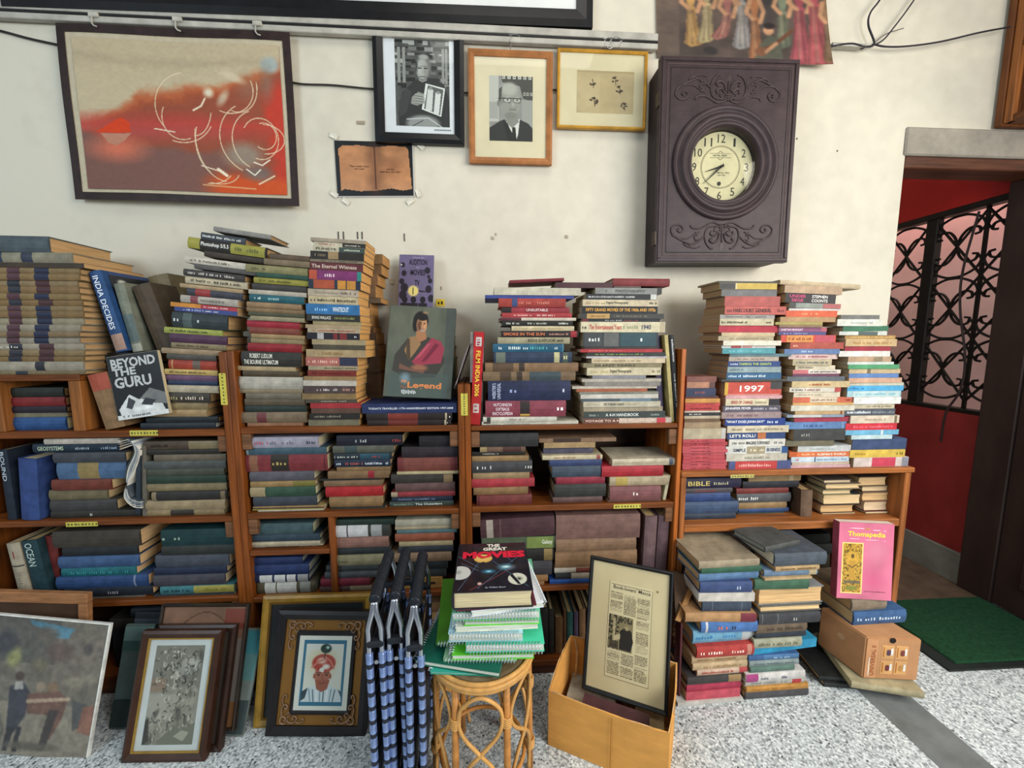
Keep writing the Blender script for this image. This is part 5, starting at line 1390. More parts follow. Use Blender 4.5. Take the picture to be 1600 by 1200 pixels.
sag = lambda u, v: np.concatenate([0*u*v, -.008*np.sin(u*3.1)*v-.003*np.sin(u*9+v*5), .0*u*v], -1)
def sheet(name, u0, v0, u1, v1, m, dy, n=10, th=.002):
    V = []; Fq = []
    for layer in (0, 1):
        for j in range(n+1):
            for i in range(n+1):
                u, v = u0+(u1-u0)*i/n, v0+(v1-v0)*j/n; p = bil(u, v)
                V.append(p+Vector((0, -.008*math.sin(u*3.1)*v-.003*math.sin(u*9+v*5)+dy+th*layer, 0)))
    N1 = (n+1)**2
    for j in range(n):
        for i in range(n):
            a = j*(n+1)+i; Fq += [(a, a+n+1, a+n+2, a+1), (N1+a, N1+a+1, N1+a+n+2, N1+a+n+1)]
    for i in range(n):
        for a, b in ((i, i+1), (n*(n+1)+i+1, n*(n+1)+i), ((i+1)*(n+1), i*(n+1)), (i*(n+1)+n, (i+1)*(n+1)+n)): Fq.append((a, b, N1+b, N1+a))
    return mesh(name, V, Fq, m, pt)
sheet('canvas', .004, .004, .996, .996, mat('b8ab90', .9, .08, 40), .002)
TPE = mat('2b1b18', .55, .3, 30, None, 'dark_tape')
sheet('border_tape', 0, 0, 1, .045, TPE, -.0015); sheet('border_tape', 0, .955, 1, 1, TPE, -.0015); sheet('border_tape', 0, .045, .033, .955, TPE, -.0015); sheet('border_tape', .967, .045, 1, .955, TPE, -.0015)
ua, ub, va, vb = .062, .948, .075, .935
print_grid('painted_picture', cv, *[np.array(bil(*q)) for q in ((ua, va), (ub, va), (ua, vb), (ub, vb))], pt, .8, 0,
           lambda u, v: (lambda U, V: np.concatenate([0*U*V, -.008*np.sin(U*3.1)*V-.003*np.sin(U*9+V*5)-.0012+0*U, 0*U*V], -1))(ua+(ub-ua)*u, va+(vb-va)*v))
# poster of robed figures, curling off the wall, cut by the top edge (a plain stand-in)
cv = Cv(170, 140, '463a33'); cv.noise(.28, 5, 4, 9).rect(0, 0, .13, 1, '5c4c40', .7).ell(.62, .3, .2, .5, '2e2a2a', .9).ell(.3, .2, .3, .3, '3a302a', .9)
def figure(x, top, hem, wd, col, lean=0, sk='a87c5a', fold='2e221c'):
    """a standing robed person: head, bust, arms, flaring skirt"""
    wst = top+.22
    pts = [(x-wd*.32, wst), (x-wd*.45+lean*.3, (wst+hem)/2), (x-wd*.8+lean, hem-.02), (x-wd*.3+lean, hem+.015), (x+wd*.3+lean, hem-.005), (x+wd*.75+lean, hem-.03), (x+wd*.48+lean*.3, (wst+hem)/2), (x+wd*.32, wst)]
    cv.poly(pts, col)
    for k in (-.5, -.15, .2, .5): cv.line([(x+wd*k*.4, wst+.04), (x+wd*k*.8+lean*.4, (wst+hem)/2), (x+wd*k*1.3+lean, hem-.02)], .009, fold, .35)
    cv.line([(x-wd*.1, wst), (x-wd*.1+lean*.5, hem-.05)], .012, 'e0c8a0', .18)
    cv.ell(x, top+.12, wd*.42, .12, col, .2).ell(x, top-.02, .032, .05, sk, .2).ell(x, top-.05, .034, .035, '1e1614', .3)
    cv.line([(x-wd*.4, top+.06), (x-wd*.75, top+.18), (x-wd*.2, top+.24)], .018, sk).line([(x+wd*.4, top+.06), (x+wd*.8, top+.17), (x+wd*.5, top+.27)], .018, sk)
for q in ((.2, .26, .86, .075, 'a8804a', .02), (.295, .22, .82, .07, '9a8a62', -.01), (.415, .3, .78, .065, '8e5a50', -.05), (.5, .2, .86, .075, '8a8682', 0), (.575, .34, .97, .065, '96603c', .01), (.74, .28, .84, .07, '5e6450', 0), (.84, .24, .99, .085, '8c4046', .0), (.93, .2, 1.02, .1, '98484a', .01), (.995, .36, .98, .05, '7a5c40', 0)): figure(*q)
cv.poly([(.57, .98), (.6, .82), (.66, .72), (.72, .76), (.74, .98)], '4a4a3c').ell(.655, .68, .035, .05, 'a87c5a', .2).ell(.66, .64, .04, .035, '1e1614', .3).line([(.6, .88), (.7, .8), (.79, .68)], .016, '5a3420').ell(.61, .88, .045, .05, '6e452c', .3).line([(.7, .8), (.64, .88)], .016, 'a87c5a')
cv.ell(.31, .9, .05, .05, '2a2422', .3).rect(0, .95, .7, 1, '4a4038', .5)
for _ in range(2): cv.a = (cv.a*2+np.roll(cv.a, 1, 1)+np.roll(cv.a, -1, 1)+np.roll(cv.a, 1, 0)+np.roll(cv.a, -1, 0))/6
cv.noise(.22, 12, 4, 3)
TLp, TRp, BLp, BRp = [aty(*q, 1.642) for q in ((1024, -70), (1288, -70), (1027, 90), (1291, 107))]
gp = empty('figures_poster', Matrix.Identity(4), 'dark poster of robed figures hanging above the clock', 'poster')
BUL = lambda u, v: np.concatenate([0*u*v, -.035*np.clip(u-.6, 0, 1)**2*6*v**2, .05*(-np.clip(u-.7, 0, 1)**2)*v], -1)
print_grid('poster_print', cv, TLp, TRp, BLp, BRp, gp, .5, 0, BUL)
V = []; n = 14
for j in range(n+1):
    for i in range(n+1):
        u, v = i/n, j/n; p = (TLp*(1-u)+TRp*u)*(1-v)+(BLp*(1-u)+BRp*u)*v; bb = max(u-.6, 0)**2*6*v*v*.035; V.append(p+Vector((0, .0015-bb, -.05*max(u-.7, 0)**2*v)))
mesh('poster_sheet', V, [(j*(n+1)+i, j*(n+1)+i+1, (j+1)*(n+1)+i+1, (j+1)*(n+1)+i) for j in range(n) for i in range(n)], mat('c8c0b0', .7), gp)

# ------------------------------------------------------------------ the clock cabinet
CK = mat('37292a', .5, .22, 18, None, 'dark_wood', 0, .25); CK2 = mat('2b2020', .5, .2, 18, None, 'dark_wood'); CKL = mat('54423f', .5, .25, 40, None, 'worn_wood')
M, w, h = quad(aty(1033, 88, 1.52), aty(1250, 92, 1.52), aty(1025, 409, 1.52), aty(1230, 411, 1.52))
ck = empty('wall_clock', M, 'dark carved wooden wall clock cabinet with a round cream dial', 'clock')
FL = 1   # local: x right, y down, z back
dz_ = .126
MB().bbox((.006, .012, .042), (w-.012, h-.004, dz_), .004).build('case', CK2, ck)
bm = bmesh.new()      # door with a round opening
n = 64; cxk, cyk, rk = w*.488, h*.505, .158
outer = []; inner = []
for k in range(n):
    a = 2*math.pi*k/n; dx, dy = math.cos(a), math.sin(a)
    t = min((w-cxk)/dx if dx > 1e-9 else 9, -cxk/dx if dx < -1e-9 else 9, (h-cyk)/dy if dy > 1e-9 else 9, -cyk/dy if dy < -1e-9 else 9)
    outer.append((cxk+dx*t, cyk+dy*t)); inner.append((cxk+dx*rk, cyk+dy*rk))
V = [(x, y, z) for z in (0, .026) for (x, y) in outer+inner]; Fq = []
for k in range(n):
    j = (k+1) % n; Fq += [(k, j, n+j, n+k), (2*n+k, 3*n+k, 3*n+j, 2*n+j), (k, 2*n+k, 2*n+j, j), (n+k, n+j, 3*n+j, 3*n+k)]
# square the corners
for zz_ in (0, 2*n):
    for (X_, Y_) in ((0, 0), (w, 0), (0, h), (w, h)):
        k = min(range(n), key=lambda i: (outer[i][0]-X_)**2+(outer[i][1]-Y_)**2); V[zz_+k] = (X_, Y_, V[zz_+k][2])
mesh('door', V, Fq, CK, ck)
def groove(inset, wd, m, z=-.002, nm='door_moulding'):
    b = MB(); i = inset
    for a, c in (((i, i), (w-i, i+wd)), ((i, h-i-wd), (w-i, h-i)), ((i, i+wd), (i+wd, h-i-wd)), ((w-i-wd, i+wd), (w-i, h-i-wd))): b.bbox((*a, z), (*c, .001), .0015)
    return b.build(nm, m, ck)
groove(.004, .012, CK, -.004); groove(.024, .004, CKL); groove(.036, .003, CK2, -.0015)
Mr = Matrix.Translation((cxk, cyk, 0)) @ Matrix.Rotation(math.pi, 4, 'X')      # local z now towards the room
b = MB(); prof = [(.205, -.001), (.203, .008), (.196, .013), (.188, .010), (.184, .004), (.178, .004), (.174, .014), (.165, .019), (.156, .014), (.152, .006), (.146, .008), (.141, .013), (.134, .011), (.130, .000), (.129, -.036), (.16, -.036)]
vs = []; Fq = []; NN_ = 72
for r_, hh in prof:
    for k in range(NN_): a = 2*math.pi*k/NN_; vs.append(Mr @ Vector((r_*math.cos(a), r_*math.sin(a), hh)))
for i in range(len(prof)-1):
    for k in range(NN_): Fq.append((i*NN_+k, i*NN_+(k+1) % NN_, (i+1)*NN_+(k+1) % NN_, (i+1)*NN_+k))
mesh('bezel', vs, Fq, CK, ck, None, True)
zd = .030
dial = MB().lathe([(.128, -.034), (.128, -.0305), (.1275, -.03)], 64, Mr).build('dial', mat('c9bd96', .6, .12, 9, None, 'dial_paper'), ck)
INK = flat('2e2822', .6)
def dtext(body, x, y, wd, hh, bold=.01): # centred text on the dial, x right y down from the centre
    Mt = frame_from(Vector((cxk+x-wd/2, cyk+y+hh/2, zd-.0008)), Vector((1, 0, 0)), Vector((0, -1, 0)), Vector((0, 0, -1)))
    v, f, asp = text_mesh(body, bold); return mesh('dial_numeral', v*np.array([wd, hh, 0]), f, INK, dial, Mt)
for k in range(1, 13):
    a = 2*math.pi*k/12; hh = .030; dtext(str(k), .103*math.sin(a), -.103*math.cos(a), .030 if k in (10, 11, 12) else .008 if k == 1 else .016, hh, .0)
ring = MB(); 
for r1 in (.0775, .0735):
    pts = [(cxk+r1*math.cos(2*math.pi*k/64), cyk+r1*math.sin(2*math.pi*k/64), zd-.0004) for k in range(64)]; ring.tube(pts, .0006, 4, False, True)
for k in range(60):
    a = 2*math.pi*k/60; ring.tube([(cxk+.0735*math.cos(a), cyk+.0735*math.sin(a), zd-.0004), (cxk+.0775*math.cos(a), cyk+.0775*math.sin(a), zd-.0004)], .0005, 4, False)
ring.build('minute_track', mat('6a5c44', .6), ck)
dtext('HOTEL NEW', -.003, -.042, .055, .006, .01); dtext('Fifth Ave. West', .012, .02, .05, .006, .0); dtext('NEW YORK', .006, .029, .03, .0045, .0)
orn = MB()
for sgn in (-1, 1):
    orn.tube([(cxk-.042, cyk-.042+sgn*.0075, zd-.0005), (cxk+.04, cyk-.042+sgn*.0075, zd-.0005)], .0006, 4)
    orn.tube([(cxk-.012, cyk-.042+sgn*.0085, zd-.0005), (cxk-.002, cyk-.042+sgn*.016, zd-.0005), (cxk+.008, cyk-.042+sgn*.0085, zd-.0005)], .0008, 4)
orn.build('dial_ornament', mat('6a5a40', .6), ck)
hole = MB().lathe([(.0075, 0), (.0075, .001)], 20, Matrix.Translation((cxk-.003, cyk+.06, zd-.0002)) @ Matrix.Rotation(math.pi, 4, 'X')); hole.build('winding_hole', flat('221e1a'), ck)
def hand(a, L_, wd, nm, z):
    d_ = Vector((math.sin(a), -math.cos(a), 0)); p_ = Vector((d_.y, -d_.x, 0)); c = Vector((cxk, cyk, zd-z))
    MB().add([c-d_*.012+p_*wd, c-d_*.012-p_*wd, c+d_*L_*.3-p_*wd*.9, c+d_*L_-p_*.0006, c+d_*L_+p_*.0006, c+d_*L_*.3+p_*wd*.9], [(0, 1, 2, 3, 4, 5)]).build(nm, flat('1a1512'), ck)
hand(R(253), .066, .0035, 'hour_hand', .006); hand(R(227), .095, .003, 'minute_hand', .008)
MB().lathe([(.005, 0), (.005, .010), (.002, .011)], 16, Matrix.Translation((cxk, cyk, zd-.001)) @ Matrix.Rotation(math.pi, 4, 'X')).build('hand_boss', flat('1a1512'), ck)
MB().lathe([(.1295, 0), (.1295, .0015)], 48, Matrix.Translation((cxk, cyk, .0085)) @ Matrix.Rotation(math.pi, 4, 'X')).build('glass_pane', glass_mat(), ck)
# carved scrollwork in low relief
def scroll(fl, base):
    b = MB()
    def S(pts, r): b.tube([(cxk+x, base+fl*y, -.0005) for x, y in [(p.x, p.y) for p in spline([(x, y, 0) for x, y in pts], 6)]], r, 6)
    for m_ in (-1, 1):
        g = lambda P_: [(m_*x*1.12, y) for x, y in P_]
        S(g([(.062, -.006), (.10, .022), (.14, .008), (.170, -.012), (.178, -.032), (.165, -.048), (.145, -.046), (.136, -.032), (.146, -.022), (.156, -.030), (.150, -.036)]), .0036)
        S(g([(.178, -.028), (.172, -.010), (.150, .0), (.12, .0), (.10, -.012), (.078, -.024)]), .0026)
        S(g([(.088, .010), (.11, .026), (.13, .024)]), .003); S(g([(.075, .03), (.092, .036), (.12, .03), (.135, .018)]), .0028)
        S(g([(.006, -.050), (.035, -.058), (.062, -.044), (.080, -.036), (.104, -.038), (.112, -.048)]), .0036)
        S(g([(.018, -.046), (.05, -.038), (.060, -.010), (.054, .018), (.040, .036), (.03, .038)]), .0036)
        S(g([(.006, -.044), (.022, -.040), (.028, -.028), (.018, -.026)]), .0028)
        S(g([(.008, -.018), (.014, .006), (.030, .016), (.042, .008), (.034, .0)]), .0044); S(g([(.012, -.022), (.026, -.010), (.040, -.016), (.036, -.026)]), .004)
        S(g([(.078, .004), (.092, .006), (.096, -.006), (.086, -.012), (.094, -.022)]), .0026)
    S([(0, -.052), (0, -.02), (0, .016)], .003); b.add([(cxk+x, base+fl*y, -.004 if i == 4 else 0) for i, (x, y) in enumerate(((0, .05), (.011, .028), (0, .004), (-.011, .028), (0, .028)))], [(0, 1, 4), (1, 2, 4), (2, 3, 4), (3, 0, 4)])
    for y in (-.03, -.038, -.046): S([(-.012, y), (.012, y)], .0026)
    return b.build('carved_scrollwork', mat('3f3130', .45, .3, 30, None, 'dark_wood'), ck, None, True)
scroll(-1, h*.133); scroll(1, h*.877)
for yh in (.16, .84): MB().bbox((-.005, h*yh, .002), (.002, h*yh+.05, .03), .001).build('hinge', mat('4a3e34', .4, .2, 30, None, 'brass', .6), ck)
# ------------------------------------------------------------------ pictures leaning on the floor
def lean(TL, TR, BL, BR, zb, Yt, dYb=0):
    """flat thing standing on the floor: bottom corners on z=zb, top corners on the plane y=Yt"""
    return quad(aty(*TL, Yt), aty(*TR, Yt), atz(*BL, zb), atz(*BR, zb))
# street painting with a pale edge
cv = Cv(150, 180, '6a655a'); cv.noise(.0, 6); cv.noise(.16, 8, 4, 3).rect(0, .62, 1, 1, '8a8272', .7).rect(0, 0, .6, .34, '4a4a48', .6).poly([(.55, .05), (1, .12), (1, .5), (.62, .52)], '6e665c', .7)
cv.poly([(.32, .02), (.72, .06), (.68, .12), (.36, .06)], '4f7a8c').poly([(.47, .06), (.7, .07), (.68, .14), (.56, .14)], '5a8496')
for x, y, rx, ry, c in ((.25, .3, .08, .1, '8c8c5c'), (.38, .22, .12, .1, '565650'), (.5, .12, .12, .08, '5a544c'), (.62, .24, .16, .1, '5e504a'), (.48, .34, .09, .06, '6a6452'), (.78, .45, .1, .05, '8a8270'), (.9, .42, .08, .05, '7e786a'), (.86, .2, .05, .06, '4a4744'), (.15, .2, .14, .12, '3e4044'), (.05, .1, .1, .08, '5e5a54')): cv.ell(x, y, rx, ry, c, .5, a=.9)
cv.poly([(.26, .52), (.36, .47), (.44, .55), (.43, .72), (.36, .85), (.3, .86), (.28, .68)], '3a3c44').poly([(.3, .48), (.36, .47), (.38, .53), (.3, .54)], 'a09c94').ell(.33, .44, .045, .04, '4a4038', .3).poly([(.3, .8), (.36, .82), (.33, .98), (.29, .98)], '2e2e32').poly([(.38, .8), (.42, .8), (.41, .98), (.37, .98)], '2e2e32')
cv.poly([(.42, .56), (.68, .52), (.76, .58), (.74, .72), (.66, .88), (.63, .88), (.62, .7), (.44, .7)], '6a4e44').poly([(.42, .6), (.78, .56), (.78, .585), (.42, .63)], 'a8927c').poly([(.62, .66), (.7, .66), (.64, .95), (.58, .96)], '3c3634').ell(.52, .5, .05, .045, '8a7a68', .4).ell(.62, .5, .06, .05, '7a6450', .4)
cv.poly([(.8, .58), (.93, .6), (.9, .76), (.84, .8)], '4e4e4c').poly([(.9, .62), (1, .6), (1, .82), (.88, .8)], '8a5a4a', .8)
cv.ell(.12, .86, .17, .17, '5a5750', .15).ell(.12, .86, .145, .145, '7c766a', .15).ell(.12, .86, .03, .03, '46423c', .3)
for k in range(8): cv.line([(.12, .86), (.12+.15*math.cos(k*.79), .86+.13*math.sin(k*.79))], .006, '55504a')
cv.ell(.5, .93, .3, .04, '5a554c', .6).noise(.1, 20, 3, 5)
for _ in range(2): cv.a = (cv.a*2+np.roll(cv.a, 1, 1)+np.roll(cv.a, -1, 1)+np.roll(cv.a, 1, 0)+np.roll(cv.a, -1, 0))/6
cv.noise(.16, 26, 3, 15)
TL, TR, BL, BR = (-26, 956), (172, 977), (-40, 1173), (134.5, 1192)
M, w, h = lean(TL, TR, BL, BR, .003, 1.235)
pn = empty('street_painting', M, 'unframed dim street painting with a cart and white edge, leftmost on floor', 'painting')
MB().bbox((0, 0, .002), (w, h, .010), .001).build('board', mat('d2d0c8', .6), pn)
for k_, (a, b) in enumerate((((0, 0), (w, .004)), ((w-.0045, .004), (w, h)))): MB().box((*a, -.0005), (*b, .0018)).build('white_edging', mat('dcdad0', .4), pn)
print_grid('painted_picture', cv, (.001, .001, .0014), (w-.004, .001, .0014), (.001, h-.001, .0014), (w-.004, h-.001, .0014), pn, .28, .5)
# back of a wooden frame behind it
M, w, h = lean((-60, 922), (145, 931), (-62, 1128), (128, 1131), .003, 1.295)
fb = empty('reversed_frame', M, 'wooden picture frame with its brown back showing, behind the street painting', 'picture frame')
for a, b in (((0, 0), (w, .035)), ((0, h-.035), (w, h)), ((0, .035), (.035, h-.035)), ((w-.03, .035), (w, h-.035))): MB().bbox((*a, 0), (*b, .02), .002).build('frame_bar', mat('9a6a44', .6, .3, 10, (1, 8, 1)), fb)
MB().box((.03, .03, .010), (w-.028, h-.03, .014)).build('back_board', mat('4a3424', .8, .25, 6), fb)
# engraving in a brown frame
cv = Cv(80, 130, '8a867a'); cv.noise(.0, 5); cv.noise(.18, 7, 4, 8)
cv.rect(0, 0, 1, .42, '6c6a62', .6).rect(0, .5, .55, .75, 'a09c92', .7).ell(.72, .22, .24, .12, '8e8c84', .3).ell(.78, .2, .2, .1, 'a5a39b', .6).rect(.0, .34, .3, .48, '8a6e5c', .7)
rg2 = random.Random(12)
for k in range(90):
    x, y = rg2.uniform(.1, .95), rg2.choice([rg2.uniform(.05, .5), rg2.uniform(.05, .62), rg2.uniform(.72, .98)]); q = rg2.uniform(.015, .05)
    a0 = rg2.uniform(0, 6); cv.line([(x+q*math.cos(a0+i*.6), y+q*.7*math.sin(a0+i*.6)) for i in range(5)], rg2.uniform(.008, .016), rg2.choice(['3a3832', '4a4840', '2e2c28', 'b4b0a2', 'c0bcae']), .85)
    if k % 4 == 0: cv.ell(x, y, .03, .02, rg2.choice(['b8b4a8', '7a766c']), .4)
for k in range(26):
    x, y = rg2.uniform(.0, 1), rg2.uniform(0, 1); q = rg2.uniform(.04, .13); cv.ell(x, y, q, q*.6, rg2.choice(['4a4842', '5e5b53', '9d998d', 'b0aca0', '3a3834']), .6, rg2.uniform(0, 3), a=.55)
for k in range(150):
    x, y = rg2.uniform(.05, .95), rg2.uniform(.03, .97); q = rg2.uniform(.015, .045)
    if .42 < y < .6 and x < .5: continue
    a0 = rg2.uniform(0, 6); cv.line([(x+q*math.cos(a0+i*.6), y+q*.7*math.sin(a0+i*.6)) for i in range(5)], rg2.uniform(.006, .014), rg2.choice(['35332e', '45433c', '2a2824', 'b4b0a2']), .7)
cv.poly([(.0, .76), (.06, .74), (.12, .96), (.02, 1), (0, 1)], '3e3c38').poly([(.3, .96), (.5, .86), (.8, .84), (1, .78), (1, 1), (.3, 1)], '6e6e62').poly([(.6, .92), (.75, .86), (.9, .88), (.8, .97)], '9a9888')
M, w, h = lean((232, 989), (360, 985), (176, 1190), (303, 1193), .003, 1.22)
framed('brown framed engraving with white mount leaning on the floor', M, w, h, .022, .022, '3c2418', cv, 0, 0, 'c2c6c6', pic=(w*.19, h*.125, w*.8, h*.885), inner=(.004, 'b08a40'))
M1, w1_, h1_ = M.copy(), w, h
M = Matrix.Translation((0, 0, .007)) @ M1 @ Matrix.Translation((.028, .0, .028))
framed('second dark frame directly behind the framed engraving', M, w, h, .02, .018, '33211a', None, 0, 0, '3a3028', glass=False)
cv = Cv(70, 90, '6e5240'); cv.noise(.2, 6, 4, 5).rect(0, .28, 1, .8, '6f6a66', .8).ell(.5, .35, .4, .3, '7a5c48', .4).line([(.12+.04*k, .25-.2*math.sin(k*.16)) for k in range(20)], .008, '4a3020').rect(.75, .02, 1, .2, '6e2e24', .7).rect(.6, .8, 1, 1, '7a5230', .8)
M = Matrix.Translation((0, 0, .012)) @ M1 @ Matrix.Translation((.005, -.048, .056)); w, h = w1_*1.16, h1_*1.03
framed('copper toned picture showing above the framed engraving', M, w, h, .008, .018, '2a201a', cv, .008, .008, '2a201a', glass=False)
# teal boards
def board_(lab, TL, TR, BL, BR, Yt, bands, zb=.003):
    M, w, h = lean(TL, TR, BL, BR, zb, Yt); r = empty('painted_board', M, lab, 'board')
    MB().bbox((0, 0, .001), (w, h, .012), .002).build('board', mat(bands[0][2], .6, .25, 7), r)
    for a, b, c in bands[1:]: MB().box((.001, h*a, .0002), (w-.001, h*b, .0011)).build('painted_band', mat(c, .6, .25, 7), r)
    return r
board_('dim teal board leaning left of the framed engraving', (200, 976), (236, 976), (165, 1140), (222, 1140), 1.315, [(0, 1, '4e5e5a'), (.02, .16, '5e7a76'), (.16, .26, '38544f'), (.72, .98, '2a3634')])
board_('narrow teal and grey board leaning left of the gilt frame', (384, 982), (402, 982), (350, 1150), (388, 1152), 1.31, [(0, 1, '6e7670'), (.02, .25, '3f8088'), (.25, .5, '57807e'), (.68, .98, '3c4644')])
board_('tall dark panel leaning under the leftmost bookcase', (215, 958), (352, 958), (196, 1110), (330, 1110), 1.338, [(0, 1, '20242a'), (.06, .12, '3a4048')])
# gilt frame with a dark mount, and the ornate portrait in front of it
M, w, h = lean((409, 931), (580, 929), (396, 1141), (573, 1128), .003, 1.30)
framed('gilt frame with a black mount behind the ornate portrait', M, w, h, .021, .022, '8c6a26', None, 0, 0, '16181a', rough=.32, inner=(.007, '6a4c1c'), glass=True)
cv = Cv(140, 189, 'd4d2c8'); cv.rect(.09, .06, .91, .94, '2e6a86').rect(.14, .11, .86, .89, 'd2d0c4').ell(.48, .36, .36, .26, 'c8b888', .9, a=.9).rect(.14, .11, .86, .2, 'cfd0cc', .6)
cv.poly([(.12, .78), (.3, .68), (.6, .66), (.86, .74), (.88, .89), (.12, .89)], 'c6ced2').poly([(.12, .76), (.24, .7), (.2, .84), (.12, .88)], '2e4048').poly([(.8, .72), (.88, .76), (.88, .84)], '3e525a')
for k in range(8): cv.line([(.26+.07*k, .72+.01*(k % 3)), (.3+.06*k, .88)], .013, ('6e8e9c', '3f5a66', 'e2e6e6')[k % 3])
cv.ell(.49, .53, .16, .16, 'a4604c', .2).poly([(.36, .6), (.64, .6), (.6, .72), (.5, .76), (.4, .72)], '98543f').ell(.5, .37, .24, .13, 'a83c30', .15).ell(.46, .34, .12, .06, 'd8b4a4', .6).ell(.55, .42, .1, .05, 'e0d8cc', .6).line([(.28, .43), (.4, .35), (.52, .32)], .02, 'c87868').line([(.7, .44), (.62, .34), (.5, .28)], .02, 'c87868').poly([(.44, .44), (.54, .42), (.5, .5), (.42, .48)], 'd8d4cc')
cv.ell(.52, .175, .115, .07, '22342f', .2).ell(.55, .16, .05, .03, 'a8c8c0', .6).line([(.5, .3), (.52, .2)], .014, '2a3a36')
cv.ell(.42, .53, .035, .013, '3a2018', .3).ell(.57, .53, .035, .013, '3a2018', .3).line([(.37, .505), (.46, .5)], .009, '4a2a20').line([(.53, .5), (.62, .505)], .009, '4a2a20').line([(.5, .53), (.49, .585), (.52, .59)], .007, '7a4030').line([(.44, .64), (.56, .64)], .01, '6a3028').ell(.34, .55, .025, .04, '94503c', .3).ell(.645, .55, .025, .04, '94503c', .3)
M, w, h = lean((431, 954), (580, 957), (417, 1151), (574, 1153), .003, 1.262)
orf = framed('ornate dark frame with a turbaned portrait inside blue border', M, w, h, .028, .026, '1d191a', None, 0, 0, '7c5624', glass=False)
MB().bbox((w*.21, h*.165, .0045), (w*.83, h*.84, .0104), .003).build('inner_frame', mat('1d191a', .5), orf)
print_grid('picture_print', cv, (w*.25, h*.205, .0040), (w*.79, h*.205, .0040), (w*.25, h*.8, .0040), (w*.79, h*.8, .0040), orf, .5)
MB().box((w*.24, h*.19, .0024), (w*.8, h*.815, .0034)).build('glass_pane', glass_mat(), orf)
for (cx_, cy_, fx, fy) in ((.165, .125, 1, 1), (.835, .125, -1, 1), (.165, .875, 1, -1), (.835, .875, -1, -1)):
    b = MB()
    def Cq(pts, r): b.tube([(w*cx_+fx*p.x, h*cy_+fy*p.y, .006) for p in spline([(x, y, 0) for x, y in pts], 5)], r, 5)
    Cq([(.012, .0), (.004, -.012), (-.010, -.010), (-.010, .004), (0, .008), (.006, .0), (.001, -.004)], .0028)
    Cq([(.008, -.004), (.024, -.010), (.036, -.006), (.040, .004), (.032, .010), (.026, .004), (.031, .0)], .0026); Cq([(.036, -.006), (.050, -.010), (.062, -.004), (.060, .003), (.054, .0)], .0022)
    Cq([(-.006, .006), (-.010, .026), (-.005, .040), (.004, .042), (.008, .034), (.002, .030), (.0, .035)], .0026); Cq([(-.005, .040), (-.010, .056), (-.005, .070), (.002, .068), (.0, .061)], .0022)
    Cq([(.010, .004), (.018, .012), (.014, .020), (.007, .016)], .002)
    b.build('corner_ornament', mat('8a6a50', .45, .3, 60, None, 'carved'), orf, None, True)

# ------------------------------------------------------------------ three folding chairs seen from the side
def chair_():
    r = empty('folding_chair', Matrix.Identity(4)); DKM = mat('1c2026', .4, .2, 60, None, 'black_webbing'); CHR = mat('b8bcc4', .22, .05, 40, None, 'chrome', 1); BLW = mat('8ea4d4', .22, .25, 40, None, 'blue_webbing', .6); BLD = mat('20242e', .35, .2, 50, None, 'dark_webbing')
    WR = [None, None]
    Y0, Y1, zt = 0.0, .25, .585        # local y into the room's depth, x to the right
    # wrapped top rail running front to back
    pts = [(0, Y0+.01, zt-.02), (0, Y0+.03, zt), (0, Y1-.03, zt+.002), (0, Y1-.01, zt-.02)]
    b = MB()
    n = 26
    for k in range(n):
        y = Y0+.012+(Y1-Y0-.02)*k/n; b.lathe([(.0145, 0), (.0165, .003), (.0165, .0075), (.0145, .0105)], 10, Matrix.Translation((0, y, zt)) @ Matrix.Rotation(R(-90), 4, 'X') @ Matrix.Rotation(R(10), 4, 'Y'))
    b.build('wrapped_rail', DKM, r, None, True)
    # side frames: front and back pair
    for yy_, full in ((Y0, 1), (Y1, 1)):
        for sgn in (-1, 1):
            P_ = [(sgn*.003, yy_+.012, zt-.004), (sgn*.006, yy_+.004, zt-.03), (sgn*.0155, yy_, zt-.068), (sgn*.0158, yy_, zt-.10), (sgn*.016, yy_-.004, .3), (sgn*.017, yy_-.008, .004)]
            MB().tube(spline(P_, 6), .0072, 10).build('chrome_tube', CHR, r, None, True)
            if not full: continue
            z = zt-.135; k = 0
            while z > .04:
                f = (.3-z)/.3 if z < .3 else 0; xx = sgn*(.016+.001*f); yv = yy_-.003-(.005*f)
                q = WR[k % 2]
                if q is None:
                    q = WR[k % 2] = MB().lathe([(.0075, 0), (.0095, .0012), (.0095, (.0262, .0102)[k % 2]), (.0075, (.0275, .0115)[k % 2])], 14).build(('strap_wrap', 'dark_strap_wrap')[k % 2], (BLW, BLD)[k % 2], r, None, False)
                else:
                    q = link(('strap_wrap', 'dark_strap_wrap')[k % 2], q.data, None, r)
                q.location = (xx, yv, z-(.0275, .0115)[k % 2]); z -= (.0280, .0120)[k % 2]; k += 1
    MB().bbox((-.0205, Y0-.011, zt-.118), (.0205, Y0+.012, zt-.100), .004).build('pivot_clamp', DKM, r)
    MB().bbox((-.0205, Y1-.011, zt-.118), (.0205, Y1+.012, zt-.100), .004).build('pivot_clamp', DKM, r)
    sl = MB()
    for k in range(11):
        z = zt-.13-k*.04; sl.box((.014, Y0+.006, z-.03), (.0165, Y1-.006, z))
    sl.build('seat_webbing', BLD, r); sl2 = MB()
    for k in range(11):
        z = zt-.13-k*.04; sl2.box((-.0165, Y0+.006, z-.03), (-.014, Y1-.006, z))
    sl2.build('back_webbing', DKM, r)
    for z in (.06, .42): MB().tube([(.0, Y0, z), (.0, Y1, z)], .006, 8).build('cross_tube', CHR, r)
    return r
def copy_tree(o, parent=None):
    c = o.copy(); COL.objects.link(c)
    if parent is not None: c.parent = parent
    for ch in list(o.children): copy_tree(ch, c)
    return c
ch0 = None
